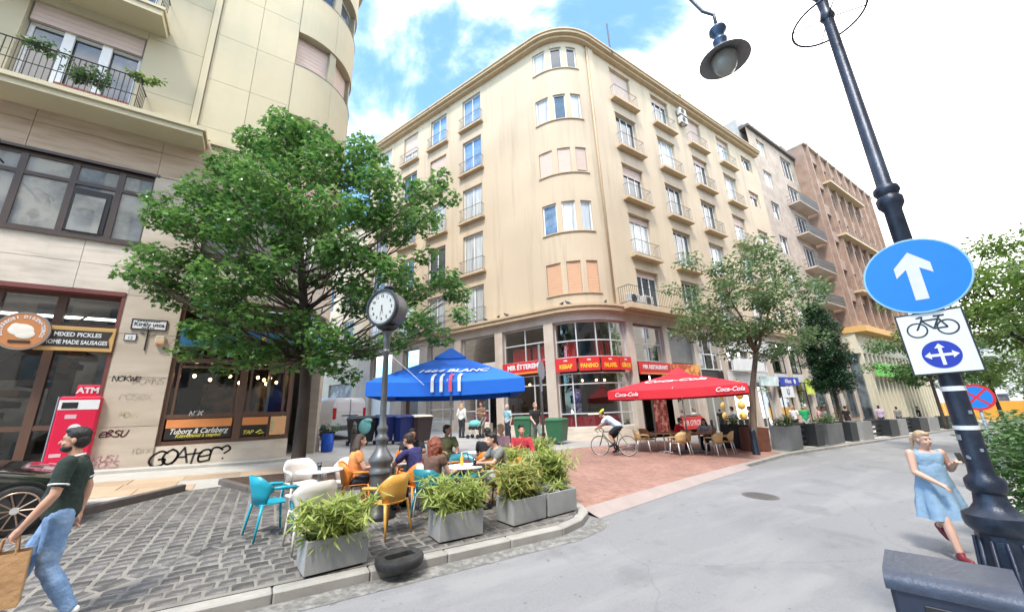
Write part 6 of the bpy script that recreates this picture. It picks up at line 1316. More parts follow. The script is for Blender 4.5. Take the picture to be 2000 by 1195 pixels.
boxplanter('black planter of the third terrace', 39.5, 7.9, 2.2, 0.7, 0.95, m_pblack); boxplanter('light grey planter of the third terrace', 42.5, 7.9, 2.4, 0.7, 0.95, m_plgrey); boxplanter('dark green planter of the furthest terrace', 48, 7.9, 2.4, 0.7, 0.95, mat('planter_dkgreen', (0.03, 0.06, 0.05), 0.6, 0.1)); boxplanter('pale planter of the furthest terrace', 52.5, 7.9, 2.6, 0.7, 0.95, m_plgrey)
for i, (x0, x1) in enumerate(((19.8, 21.1), (24.7, 25.4), (29.0, 31.6), (35.5, 38.2))):
    t = thing('terrace_fence', ('short dark terrace fence right of the grey-faced planter', 'short dark terrace fence by the conical tree', 'long dark terrace fence before the second terrace', 'long dark terrace fence before the third terrace')[i], 'fence', ped((x0+x1)/2, 7.95), ground_rot(0), 'terrace fences along the far kerb'); L = x1-x0
    for z in (0.15, 0.4, 0.65, 0.9): b = MB(); b.rbox(-L/2, -0.02, z, L/2, 0.02, z+0.12, 0.004); b.build('slat', m_pblack, t)
    for s_ in (-1, 1): b = MB(); b.rbox(s_*L/2-0.03, -0.03, 0, s_*L/2+0.03, 0.03, 1.05, 0.005); b.build('post', m_pblack, t)
# small planting round the kerb-side terrace: pale kerb deck
sheet('terrace_deck', [(18.2, 7.55), (55, 7.55), (55, 9.9), (18.2, 9.9)], 0.02, m_paleslab)
# hanging lanterns by the shop door right of the parasol
t = thing('hanging_lanterns', 'string of yellow globe lanterns by the shop door', 'lantern', (26.5, 13.2, 0.0))
for z in (3.0, 2.35, 1.7, 1.05): b = MB(); b.ell((0, 0, z), (0.25, 0.25, 0.27), 14, 9); b.build('globe', mat('lantern_yellow', (0.8, 0.48, 0.12), 0.5, 0.1), t, True)
b = MB(); b.tube([(0, 0, 0.8), (0, 0, 3.4)], 0.015, 5); b.build('cord', m_black, t)
# air-conditioners on the balcony and wall
def aircon(label, x, y, z, yaw=0.0, w=0.85):
    t = thing('air_conditioner', label, 'air conditioner', (x, y, z), (0, 0, yaw), 'outdoor air-conditioning units on the ochre block'); b = MB(); b.rbox(-w/2, -0.16, 0.06, w/2, 0.16, 0.66, 0.02); b.build('case', mat('ac_white', (0.55, 0.53, 0.5), 0.5, 0.08), t)
    b = MB(); b.T = M.Translation((-0.1, -0.165, 0.36)) @ M.Rotation(R_(90), 4, 'X'); b.lathe([(0.0, 0.002), (0.23, 0.002)], 24, cap=False); b.build('fan_opening', m_black, t)
    for r in (0.08, 0.15, 0.22): b = MB(); b.T = M.Translation((-0.1, -0.17, 0.36)) @ M.Rotation(R_(90), 4, 'X'); b.tube([(r*math.cos(2*math.pi*i/20), r*math.sin(2*math.pi*i/20), 0.005) for i in range(21)], 0.006, 4, False); b.build('grille_ring', m_railg, t)
    for s_ in (-1, 1): b = MB(); b.box(s_*w*0.35-0.03, -0.15, 0, s_*w*0.35+0.03, 0.15, 0.06); b.build('foot', m_railg, t)
aircon('air conditioner at the left end of the first-floor balcony', 16.9, 13.1, 7.26); aircon('air conditioner beside the balcony door above the restaurant', 18.1, 13.1, 7.26, 0.1); aircon('air conditioner at the far right of the first-floor balcony', 22.4, 13.1, 7.26)
aircon('upper air conditioner high on the wall near the cornice', 26.2, 13.35, 24.2); aircon('lower air conditioner high on the wall near the cornice', 26.2, 13.35, 23.4)
# roof aerials
t = thing('roof_aerial', 'thin black bent aerial mast on the cornice by the rounded corner', 'aerial', (18.0, 13.2, 25.7)); b = MB(); b.tube([(0, 0, 0), (0, 0, 2.6)], 0.05, 6); b.build('mast', m_iron, t); b = MB(); b.tube([(0, 0, 0.1), (-0.2, -0.4, -0.6), (-0.9, -0.5, -1.1)], 0.03, 6); b.build('stay', m_iron, t)
# pigeons
def pigeon(label, u, out=0.3, z=7.2, yaw=0.0):
    p = CP.at(u, out, z); t = thing('pigeon', label, 'pigeon', p, (0, 0, yaw), 'pigeons on the ledge over the shops'); b = MB()
    b.ell((0, 0, 0.13), (0.14, 0.065, 0.075), 10, 7, M.Rotation(R_(-20), 3, 'Y')); b.limb([(0.09, 0, 0.17), (0.13, 0, 0.235)], [0.04, 0.032], 8); b.tube([(-0.1, 0, 0.1), (-0.25, 0, 0.05)], [0.035, 0.02], 6); b.tube([(0.155, 0, 0.24), (0.19, 0, 0.23)], [0.01, 0.003], 5); b.tube([(0.0, 0.02, 0.08), (0.0, 0.02, 0)], 0.007, 4); b.tube([(0.0, -0.02, 0.08), (0.0, -0.02, 0)], 0.007, 4); b.build('body', mat('pigeon_grey', (0.07, 0.07, 0.085), 0.7, 0.2, 20), t, True)
for i, (u, yw) in enumerate(((26.05, 0.3), (25.75, 2.6), (23.9, 0.4), (29.6, 2.5), (30.2, 0.6), (31.2, 2.2), (32.0, 1.0), (33.0, 0.5))):
    pigeon(('left pigeon of the pair on the rounded ledge', 'right pigeon of the pair on the rounded ledge', 'pigeon alone at the right of the rounded ledge', 'first pigeon along the side-street ledge from the corner', 'second pigeon along the side-street ledge from the corner', 'third pigeon along the side-street ledge from the corner', 'fourth pigeon along the side-street ledge from the corner', 'pigeon at the far end of the row on the side-street ledge')[i], u, 0.3, 7.2, yw)
# ================================================================== CAFE
# ---- concrete planters with bamboo-like plants
def bamboo(label, x, y, z, l, d, h, seed, n=44, yaw=0.0, m=None, droop=0.0):
    g_ = np.random.default_rng(seed); t = thing('bamboo_plant', label, 'plant', (x, y, z), (0, 0, yaw), 'bamboo-leaved plants in the concrete planters'); b = MB(); P_, N_, T_, S_ = [], [], [], []
    for i in range(n):
        bx_, by_ = g_.uniform(-l/2, l/2)*0.8, g_.uniform(-d/2, d/2)*0.7; a = g_.uniform(0, 6.28); sp = g_.uniform(0.06, 0.36); hh = h*g_.uniform(0.55, 1.05)
        e_ = V((bx_ + math.cos(a)*sp*1.3, by_ + math.sin(a)*sp, hh)); s0 = V((bx_, by_, -0.05)); mid = s0.lerp(e_, 0.55) + V((0, 0, 0.06)); b.tube([s0, mid, e_], [0.006, 0.005, 0.002], 4, False)
        for k in range(int(g_.uniform(22, 36))):
            q = g_.uniform(0.2, 1.02); p = s0.lerp(mid, q/0.55) if q < 0.55 else mid.lerp(e_, (q-0.55)/0.45); aa = g_.uniform(0, 6.28)
            tp = np.array([math.cos(aa), math.sin(aa), g_.uniform(-1.3, 0.5)]); tp /= np.linalg.norm(tp); nr = np.array([0, 0, 1.0]) + g_.normal(size=3)*0.5; nr -= tp*np.dot(nr, tp); nr /= np.linalg.norm(nr)
            P_.append(np.array(p)); N_.append(nr); T_.append(tp); S_.append(g_.uniform(0.12, 0.25))
    b.build('cane', m_leafG, t); v, f = leaves_np([(x_*1.0, y_) for x_, y_ in LANCE], np.array(P_), np.array(N_), np.array(T_), np.array(S_)); me = bpy.data.meshes.new('foliage'); me.from_pydata(v.tolist(), [], f); me.materials.append(m or m_leafF); link('foliage', me, t); return t
def planter(label, x, y, yaw, l=0.68, d=0.42, h=0.40, seed=1, plant=None, ph=0.5, n=44, pm=None):
    """x, y = centre of the box on the pavement"""
    t = thing('concrete_planter', label, 'planter', ped(x, y), ground_rot(yaw), 'concrete planters along the kerb'); w = 0.022
    def panel_(nm, *a): bb = MB(); bb.rbox(*a, 0.005); return bb.build(nm, m_conc, t)
    panel_('front_panel', -l/2, -d/2, 0.025, l/2, -d/2+w, h); panel_('rear_panel', -l/2, d/2-w, 0.025, l/2, d/2, h); panel_('side_panel', -l/2, -d/2+w, 0.025, -l/2+w, d/2-w, h); panel_('side_panel', l/2-w, -d/2+w, 0.025, l/2, d/2-w, h); panel_('divider', -w/2, -d/2+w, 0.05, w/2, d/2-w, h-0.012)
    bb = MB(); bb.box(-l/2+w, -d/2+w, 0.03, l/2-w, d/2-w, h-0.07); bb.build('soil', m_soil, t); bb = MB(); bb.box(-l/2+0.04, -d/2+0.04, -0.04, l/2-0.04, d/2-0.04, 0.025); bb.build('foot', m_black, t)
    if plant: bamboo(plant, x, y, gz(x, y)+h-0.09, l, d, ph, seed, n, yaw, pm)
planter('leftmost concrete planter on the kerb beside the rubber ring', 0.985, 5.46, R_(5), 0.68, 0.42, 0.36, 1, 'bamboo-leaved plant in the leftmost kerb planter', 0.50, 46)
planter('concrete planter in the middle of the kerb, right of the rubber ring', 2.64, 5.62, R_(1), 0.68, 0.42, 0.36, 2, 'bamboo-leaved plant in the middle kerb planter', 0.52, 50)
planter('third concrete planter along the kerb with reddish-tipped leaves', 3.87, 5.73, R_(8), 0.72, 0.44, 0.38, 3, 'reddish-tipped bamboo-leaved plant in the third kerb planter', 0.62, 52, leafmat('bamboo_leaf_red', (0.24, 0.33, 0.06), (0.48, 0.43, 0.15), 0.42, 0.4))
planter('half-empty concrete planter at the kerb nose', 4.63, 5.82, R_(8), 0.72, 0.44, 0.38, 4, 'small sprig in the half-empty kerb planter', 0.22, 5)
planter('concrete planter set across the kerb nose behind the half-empty one', 5.05, 6.42, R_(68), 0.72, 0.44, 0.40, 5, 'full bright bamboo-leaved plant at the kerb nose', 0.66, 62)
planter('concrete planter hidden behind the third one', 4.6, 6.9, R_(60), 0.72, 0.44, 0.40, 6, 'bamboo-leaved plant behind the third kerb planter', 0.62, 50)
bamboo('low bamboo-leaved bush at the foot of the road sign post', 8.1, 10.7, gz(8.1, 10.7), 0.8, 0.6, 0.75, 8, 40)
# ---- black rubber ring (sign base) lying on the kerb edge
t = thing('rubber_ring', 'black rubber sign base ring with slot lying at the kerb edge', 'rubber base', (1.66, 5.06, gz(1.66, 5.06)+0.058), ground_rot(R_(8)))
b = MB(); n = 36; rings = []
def slot(a, s_): c_, q = math.cos(a), math.sin(a); return (0.175*np.sign(c_)*min(1, abs(c_)*1.25)*s_, 0.075*np.sign(q)*min(1, abs(q)*1.25)*s_)
prof = [(0.24, -0.055), (0.27, -0.05), (0.285, -0.01), (0.285, 0.03), (0.272, 0.048)]
for r, z in prof: rings.append([(r*math.cos(2*math.pi*k/n), 0.9*r*math.sin(2*math.pi*k/n), z) for k in range(n)])
for s_, z in ((1.06, 0.05), (1.0, 0.045), (0.98, -0.05)): rings.append([(*slot(2*math.pi*k/n, s_), z) for k in range(n)])
b.loft(rings); smooth_edges(b.build('ring', m_rubber, t), 40)
b = MB(); b.box(-0.16, -0.06, -0.05, 0.16, 0.06, -0.04); b.build('grit_in_slot', m_mortar, t)
# ---- chairs
def cf(x, y): return (x*0.955, y*0.955) if y > 6.6 and x < 7 else (x, y)
def chair_meshes(key, m, ml, wicker=False):
    k = ('chair', key)
    if k in CACHE: return CACHE[k]
    out = []
    b = MB(); rows = []
    for i in range(9):
        y = -0.21 + 0.42*i/8; dz = 0.012*math.cos((i/8-0.5)*math.pi) ; rows.append([(x*0.46, y, 0.45 - 0.018*math.cos(x*math.pi) + (0.012 if i > 6 else 0)*-1) for x in np.linspace(-0.5, 0.5, 9)])
    vs = [p for r in rows for p in r] + [(x, y, z-0.018) for r in rows for x, y, z in r]; fs = []
    for i in range(8):
        for j in range(8): a = i*9+j; fs.append((a, a+1, a+10, a+9)); fs.append((81+a, 81+a+9, 81+a+10, 81+a+1))
    edge = [i for i in range(9)] + [i*9+8 for i in range(1, 9)] + [72+i for i in range(7, -1, -1)] + [i*9 for i in range(7, 0, -1)]
    for p, q in zip(edge, edge[1:]+edge[:1]): fs.append((p, 81+p, 81+q, q))
    b.add(vs, fs); out.append(('seat', b.mesh('seat', m, True)))
    b = MB(); cols = 17; inner = []; outer = []
    for j in range(cols):
        a = -1.35 + 2.7*j/(cols-1); w = abs(a)/1.35; top = 0.82 - 0.16*max(0, (w-0.45)/0.55)**1.4; bot = 0.452 if w < 0.75 else 0.452 + (top-0.06-0.452)*min(1, (w-0.75)/0.2)
        for zt, col in ((0, inner), (1, outer)): col.append([( (0.245+0.022*zt + 0.03*q)*math.sin(a), -0.03 - (0.2+0.022*zt + 0.075*q)*math.cos(a), bot + (top-bot)*q) for q in (0, 0.33, 0.66, 1)])
    vs = [p for c in inner for p in c] + [p for c in outer for p in c]; o_ = cols*4; fs = []
    for j in range(cols-1):
        for q in range(3): a = j*4+q; fs.append((a, a+1, a+5, a+4)); fs.append((o_+a, o_+a+4, o_+a+5, o_+a+1))
        fs.append((j*4+3, o_+j*4+3, o_+j*4+7, j*4+7)); fs.append((j*4, j*4+4, o_+j*4+4, o_+j*4))
    fs.append((0, o_, o_+1, 1)); fs.append((1, o_+1, o_+2, 2)); fs.append((2, o_+2, o_+3, 3)); e_ = (cols-1)*4
    for q in range(3): fs.append((e_+q, e_+q+1, o_+e_+q+1, o_+e_+q))
    b.add(vs, fs); out.append(('backrest', b.mesh('backrest', m, True)))
    for s_ in (-1, 1):
        b = MB(); b.tube([(s_*0.262, -0.08, 0.645), (s_*0.272, 0.08, 0.64), (s_*0.265, 0.2, 0.63), (s_*0.25, 0.225, 0.6), (s_*0.235, 0.2, 0.44)], [0.022, 0.026, 0.024, 0.02, 0.018], 8, ell=1.3); out.append(('armrest', b.mesh('armrest', m, True)))
        for yy_, ye in ((0.18, 0.23), (-0.19, -0.26)):
            b = MB(); b.tube([(s_*0.215, yy_, 0.445), (s_*0.235, (yy_+ye)/2, 0.22), (s_*0.25, ye, 0.0)], [0.022, 0.018, 0.014], 8); out.append(('leg', b.mesh('leg', ml, True)))
    CACHE[k] = out; return out
m_teal = mat('plastic_teal', (0.01, 0.33, 0.45), 0.38, 0.04, 6); m_teald = mat('plastic_dark_teal', (0.01, 0.19, 0.24), 0.38, 0.04, 6); m_pyel = mat('plastic_yellow', (0.72, 0.36, 0.07), 0.4, 0.04, 6); m_por = mat('plastic_orange', (0.74, 0.23, 0.03), 0.4, 0.04, 6); m_pwh = mat('plastic_cream', (0.62, 0.58, 0.54), 0.4, 0.04, 6); m_wick = mat('wicker', (0.60, 0.40, 0.19), 0.6, 0.15, 30, 0.5, 80)
def chair(label, x, y, yaw, m, ml=None, gr='plastic cafe chairs', nm='cafe_chair'):
    x, y = cf(x, y); t = thing(nm, label, 'chair', ped(x, y), (0, 0, yaw), gr)
    for n_, me in chair_meshes(m.name + (ml.name if ml else ''), m, ml or m): link(n_, me, t)
    return t
def table(label, x, y, r=0.34, h=0.73, m=None, gr='cafe tables', square=False):
    x, y = cf(x, y); t = thing('cafe_table', label, 'table', ped(x, y), (0, 0, 0.3), gr); b = MB()
    if square: b.rbox(-r, -r, h-0.025, r, r, h, 0.008)
    else: b.lathe([(r-0.015, h-0.025), (r, h-0.018), (r, h-0.006), (r-0.008, h)], 32)
    b.build('top', m or m_white, t); b = MB(); b.lathe([(0.028, 0.03), (0.028, h-0.025)], 10); b.build('column', m_alu, t, True)
    for k in range(4): a = k*math.pi/2; b = MB(); b.tube([(0, 0, 0.06), (0.27*math.cos(a), 0.27*math.sin(a), 0.02)], [0.02, 0.014], 6); b.build('foot', m_alu, t)
    return t
def faceto(x, y, tx, ty): return math.atan2(ty-y, tx-x) - R_(90)
T1 = (1.12, 7.9); T2 = (2.42, 7.95); T3_ = (3.55, 7.05); T4 = (4.75, 8.75); T5 = (5.65, 7.55); T6 = (4.0, 8.6)
table('white round table between the empty cream chairs', *T1, 0.36); table('table half hidden behind the clock post', *T2, 0.36); table('white table with menus in front of the curly-haired woman', *T3_, 0.38); table('white table at the foot of the blue parasol', *T4, 0.4); table('table in front of the man in red', 5.35, 7.5, 0.36)
chair('bright teal chair standing alone at the left', 0.42, 7.35, R_(-75), m_teal)
chair('cream chair left of the empty white table', 0.93, 8.65, faceto(0.93, 8.65, *T1), m_pwh); chair('cream chair right of the empty white table', 1.62, 8.35, faceto(1.62, 8.35, *T1)+0.2, m_pwh); chair('cream chair half hidden behind the leftmost planter', 0.82, 6.25, R_(8), m_pwh)
chair('yellow chair with its back to the road beside the clock post', 1.82, 6.22, R_(28), m_pyel)
chair('orange chair of the dark-haired woman left of the clock', 1.78, 8.05, faceto(1.78, 8.05, *T2), m_por); chair('orange chair of the man in navy', 2.72, 7.42, R_(12), m_por); chair('dark teal chair of the curly-haired woman', 2.72, 6.66, R_(-60), m_teald); chair('cream chair behind the curly-haired woman', 2.9, 7.2, R_(-30), m_pwh)
chair('teal chair with a maroon bag on it', 3.85, 7.75, R_(172), m_teald); chair('orange chair at the left of the blue parasol pole', 3.6, 8.25, R_(-80), m_por); chair('orange chair of the man in green', 4.15, 9.35, R_(195), m_por); chair('orange chair of the dark-haired person in black', 4.7, 8.15, R_(-25), m_por); chair('orange chair of the man in grey', 4.3, 6.85, R_(70), m_por); chair('orange chair of the woman in pink', 5.5, 8.95, R_(150), m_por); chair('orange chair of the man in red', 5.62, 8.2, R_(190), m_por); chair('orange chair of the shaded person behind the man in navy', 3.2, 9.3, R_(170), m_por)
# things on the tables
def tz(x, y, h=0.73): x, y = cf(x, y); return (x, y, gz(x, y)+h)
def bottle(label, x, y, m, h=0.2):
    t = thing('bottle', label, 'bottle', tz(x, y), group='drinks on the cafe tables'); b = MB(); b.lathe([(0.028, 0), (0.03, 0.01), (0.03, h*0.6), (0.012, h*0.8), (0.012, h)], 12); b.build('glass', m, t, True); b = MB(); b.lathe([(0.014, h), (0.014, h+0.015)], 10); b.build('cap', m_white, t)
def tumbler(label, x, y, m): t = thing('tumbler', label, 'glass', tz(x, y), group='drinks on the cafe tables'); b = MB(); b.lathe([(0.03, 0), (0.035, 0.12), (0.031, 0.12), (0.027, 0.01)], 12); b.build('glass', g_clear, t, True); b = MB(); b.lathe([(0.026, 0.012), (0.03, 0.09)], 12); b.build('drink', m, t)
m_juice = mat('yellow_drink', (0.7, 0.45, 0.05), 0.2, 0); bottle('white-capped yellow bottle on the table of the curly-haired woman', 3.5, 7.15, m_juice); tumbler('tumbler on the empty white table', 1.1, 7.85, mat('pale_drink', (0.5, 0.5, 0.48), 0.2, 0)); tumbler('orange drink on the table of the man in red', 5.3, 7.6, m_juice); tumbler('tumbler beside the yellow bottle', 3.7, 7.0, m_juice)
t = thing('menu_card', 'dark menu folder lying on the table of the man in grey', 'menu', tz(3.72, 6.86, 0.735), (0, 0, 0.5)); b = MB(); b.box(-0.11, -0.15, 0, 0.11, 0.15, 0.008); b.build('cover', m_bblu, t); b = MB(); b.box(-0.10, -0.145, 0.008, 0.10, 0.145, 0.011); b.build('page', m_black, t)
t = thing('handbag', 'maroon handbag on the teal chair', 'bag', tz(3.85, 7.72, 0.46), (0, 0, 0.2)); b = MB(); b.loft([[(0.17*math.cos(a)*s_, 0.07*math.sin(a)*s_, z) for a in np.linspace(0, 2*math.pi, 14, endpoint=False)] for s_, z in ((0.9, 0), (1.05, 0.08), (0.95, 0.2), (0.7, 0.27))]); b.build('pouch', mat('maroon', (0.11, 0.02, 0.03), 0.5, 0.3, 9), t, True); b = MB(); b.tube([(-0.1, 0, 0.26), (-0.06, 0, 0.4), (0.06, 0, 0.4), (0.1, 0, 0.26)], 0.009, 6); b.build('strap', m_black, t)
# ---- parasols
def parasol(name, label, x, y, yaw, S, zh, zt, m, val=0.28, pole_m=None):
    z0 = gz(x, y); t = thing(name, label, 'parasol', (x, y, z0), (0, 0, yaw)); zh -= z0; zt -= z0; h = S/2
    def side_rows(sx):  # one canopy quarter with a slight sag between ribs
        return None
    b = MB(); n = 8; m_ = 5; ztv = zt - 0.28
    for s_ in range(4):
        R4 = M.Rotation(s_*math.pi/2, 4, 'Z'); rows = []
        for i in range(m_+1):
            q = i/m_; r = 0.22 + (h-0.22)*q; z = ztv - (ztv-zh)*(q**1.05); row = []
            for k in range(n+1):
                u = -1 + 2*k/n; sag = 0.05*(1-u*u)*q; row.append(R4 @ V((u*r, -r + (0.03*(1-u*u)*q), z - sag)))
            rows.append(row)
        rows.append([p + V((0, 0, -val - 0.012*math.cos(k*math.pi*2))) for k, p in enumerate(rows[-1])])
        vs = [p for r_ in rows for p in r_]; w = n+1; b.add(vs, [(i*w+k, i*w+k+1, (i+1)*w+k+1, (i+1)*w+k) for i in range(len(rows)-1) for k in range(n)])
    o = b.build('canopy', m, t, True); smooth_edges(o, 25)
    b = MB(); r0 = 0.42
    for s_ in range(4):
        R4 = M.Rotation(s_*math.pi/2, 4, 'Z'); P_ = [R4 @ V(p) for p in ((-0.03, -0.03, zt), (0.03, -0.03, zt), (r0, -r0, ztv-0.03), (0, -r0, ztv-0.06), (-r0, -r0, ztv-0.03), (r0, -r0, ztv-0.12), (0, -r0, ztv-0.15), (-r0, -r0, ztv-0.12))]; b.add(P_, [(0, 1, 3), (1, 2, 3), (0, 3, 4), (2, 5, 6, 3), (3, 6, 7, 4)])
    b.build('vent_cap', m, t)
    b = MB(); b.tube([(0, 0, 0.05), (0, 0, zt-0.05)], 0.03, 12); b.build('pole', pole_m or m_alu, t, True)
    b = MB(); b.rbox(-0.4, -0.4, 0, 0.4, 0.4, 0.09, 0.02); b.build('base', m_kerb, t)
    for k in range(8):
        a = k*math.pi/4; rr = h*(1.41 if k % 2 else 1.0)*0.97; e_ = V((math.sin(a)*rr, -math.cos(a)*rr, zh-0.03)); bb = MB(); bb.tube([(0, 0, ztv-0.06), e_], 0.012, 5); bb.build('rib', m_alu, t); bb = MB(); bb.tube([(0, 0, zh-0.25), V((0, 0, ztv-0.06)).lerp(e_, 0.5)], 0.01, 5); bb.build('strut', m_alu, t)
    return t, zh, ztv, h
m_blueumb = mat('parasol_blue', (0.008, 0.13, 0.60), 0.75, 0.06, 3.0, 0.15, 25); m_redumb = mat('parasol_red', (0.62, 0.02, 0.035), 0.75, 0.06, 3.0, 0.15, 25)
ux, uy = 4.5, 9.85
t, zh, zv, h = parasol('blue_parasol', 'square blue parasol with white lettering over the cafe tables', ux, uy, math.atan2(uy, ux)-R_(90)-R_(3), 3.6, 2.66, 3.68, m_blueumb, 0.30)
sl_ = math.atan2(zv-zh, h-0.22)
def on_canopy(q, x, lift=0.012): r = 0.22 + (h-0.22)*q; return (x, -r + 0.0, zv - (zv-zh)*q**1.05 + lift)
def canopy_text(body, q, x, size, **kw): o = text('lettering', body, size, m_signwhite, t, on_canopy(q, x, 0.0), (sl_, 0, 0), ext=0.001, **kw); o.location.z -= 0.0; return o
canopy_text('1664 BLANC', 0.66, 0.1, 0.27, shear=0.35, bold=0.006, sx=1.15)
for x, m_ in ((-0.33, m_signwhite), (-0.13, m_signwhite), (0.08, mat('stripe_pink', (0.7, 0.06, 0.12), 0.7, 0)), (0.28, m_signwhite)):
    b = MB(); pts_ = [V(on_canopy(q, x + (0.06 if q < 0.86 else 0.0)*(0.9-q)*8, 0.01)) for q in (0.80, 0.9, 1.0)]; pts_[-1] += V((0, -0.012, -0.02)); pts_.append(pts_[-1] + V((0, 0, -0.26)))
    vs = [p + V((s_*0.035, -0.01, 0)) for p in pts_ for s_ in (-1, 1)]; b.add(vs, [(2*i, 2*i+1, 2*i+3, 2*i+2) for i in range(3)]); b.build('stripe', m_, t)
ux, uy = 14.6, 9.55
t, zh, zv, h = parasol('red_parasol', 'square red parasol with white script over the wicker chairs', ux, uy, math.atan2(uy, ux)-R_(90)-R_(7), 4.7, 2.5, 3.4, m_redumb, 0.30)
sl_ = math.atan2(zv-zh, h-0.22)
canopy_text('Coca-Cola', 0.52, -0.05, 0.52, shear=0.4, bold=0.012); text('lettering', 'Coca-Cola', 0.2, m_signwhite, t, (h-0.55, -h-0.035, zh-0.16), TR, shear=0.4, bold=0.004); text('lettering', 'Coca-Cola', 0.2, m_signwhite, t, (-h+0.7, -h-0.035, zh-0.16), TR, shear=0.4, bold=0.004)
# ---- wicker chairs and tables under the red parasol
WT = [(13.35, 9.75), (14.7, 9.15)]
for i, (x, y) in enumerate(WT): table(('wooden table left of the red parasol pole', 'wooden table right of the red parasol pole')[i], x, y, 0.42, 0.73, mat('table_wood', (0.42, 0.24, 0.12), 0.5, 0.15, 8), 'tables under the red parasol', True)
for lab, x, y, a in (('wicker chair furthest left under the red parasol', 12.75, 10.3, faceto(12.75, 10.3, *WT[0])), ('wicker chair behind the left table under the red parasol', 13.4, 10.55, R_(180)), ('wicker chair with its back to the road at the left table', 13.2, 9.05, R_(-10)), ('wicker chair second from left at the road side', 13.75, 9.2, R_(35)), ('wicker chair nearest the kerb under the red parasol', 14.35, 8.35, R_(-5)), ('wicker chair furthest right under the red parasol', 15.3, 8.45, R_(20)), ('wicker chair of the person in red', 14.35, 9.85, R_(200)), ('wicker chair of the long-haired woman', 15.45, 9.2, R_(95))):
    chair(lab, x, y, a, m_wick, m_alu, 'wicker chairs under the red parasol', 'wicker_chair')
# ================================================================== PEOPLE
SK = {'a': mat('skin_a', (0.52, 0.29, 0.20), 0.55, 0.05, 6), 'b': mat('skin_b', (0.58, 0.35, 0.26), 0.55, 0.05, 6), 'c': mat('skin_c', (0.36, 0.19, 0.12), 0.55, 0.05, 6)}
m_hblack = mat('hair_black', (0.014, 0.012, 0.011), 0.5, 0.3, 40, 0.7, 60, stretch=(1, 1, 0.2)); m_hbrown = mat('hair_brown', (0.05, 0.028, 0.018), 0.5, 0.3, 40, 0.7, 60); m_hred = mat('hair_auburn', (0.20, 0.045, 0.018), 0.5, 0.3, 30, 0.9, 30); m_hblond = mat('hair_blond', (0.42, 0.28, 0.17), 0.5, 0.2, 40, 0.7, 60); m_hwhite = mat('hair_white', (0.55, 0.53, 0.5), 0.6, 0.1, 30, 0.5, 60)
m_lips = mat('lips', (0.33, 0.10, 0.09), 0.5, 0); m_eye = mat('eye_dark', (0.03, 0.02, 0.02), 0.3, 0); m_jean = mat('jeans', (0.16, 0.27, 0.46), 0.85, 0.2, 7, 0.5, 40, col2=(0.26, 0.38, 0.56), mix=(0.45, 0.65)); m_djean = mat('dark_trousers', (0.03, 0.035, 0.05), 0.85, 0.15, 7, 0.3, 40)
def cloth(name, c, **kw): return mat('cloth_'+name, c, 0.9, 0.1, 7.0, 0.5, 22, **kw)
STAND = dict(P=(0, 0, .95), N=(0, 0.0, 1.46), Hd=(0, .03, 1.63), SL=(-.19, 0, 1.42), EL=(-.25, -.03, 1.13), WL=(-.26, .06, .88), SR=(.19, 0, 1.42), ER=(.25, -.03, 1.13), WR=(.26, .06, .88), HL=(-.095, 0, .93), KL=(-.1, .03, .5), AL=(-.1, -.02, .08), HR=(.095, 0, .93), KR=(.1, .03, .5), AR=(.1, -.02, .08))
WALK = dict(STAND, KL=(-.09, .2, .53), AL=(-.09, .33, .12), KR=(.09, -.1, .5), AR=(.1, -.40, .16), EL=(-.25, -.15, 1.15), WL=(-.24, -.08, .9), ER=(.25, .08, 1.15), WR=(.24, .28, 1.0))
SIT = dict(P=(0, -.08, .53), N=(0, -.06, 1.05), Hd=(0, .0, 1.22), SL=(-.19, -.06, 1.0), EL=(-.25, .06, .75), WL=(-.16, .3, .74), SR=(.19, -.06, 1.0), ER=(.25, .06, .75), WR=(.16, .3, .74), HL=(-.1, -.06, .53), KL=(-.13, .38, .52), AL=(-.13, .36, .09), HR=(.1, -.06, .53), KR=(.13, .38, .52), AR=(.12, .3, .09))
LEAN = dict(SIT, N=(0, .12, 1.02), Hd=(0, .2, 1.17), SL=(-.19, .1, .97), SR=(.19, .1, .97), EL=(-.26, .28, .78), WL=(-.1, .45, .78), ER=(.26, .28, .78), WR=(.1, .45, .78))
BIKE = dict(P=(0, -.24, 1.0), N=(0, .22, 1.32), Hd=(0, .36, 1.44), SL=(-.19, .2, 1.27), EL=(-.25, .34, 1.08), WL=(-.2, .52, .97), SR=(.19, .2, 1.27), ER=(.25, .34, 1.08), WR=(.2, .52, .97), HL=(-.09, -.22, .97), KL=(-.1, .12, .74), AL=(-.11, -.02, .42), HR=(.09, -.22, .97), KR=(.1, .06, .6), AR=(.11, -.06, .2))
FOLD = bpy.data.textures.new('folds', 'CLOUDS'); FOLD.noise_scale = 0.13; FOLD.noise_depth = 2
def folds(o, st=0.03): m = o.modifiers.new('folds', 'DISPLACE'); m.texture = FOLD; m.strength = st; m.mid_level = 0.5; m.texture_coords = 'LOCAL'; return o
def remesh(o, vox, it=3):
    m = o.modifiers.new('union', 'REMESH'); m.mode = 'VOXEL'; m.voxel_size = vox; m.use_smooth_shade = True; s = o.modifiers.new('relax', 'SMOOTH'); s.factor = 0.5; s.iterations = it; return o
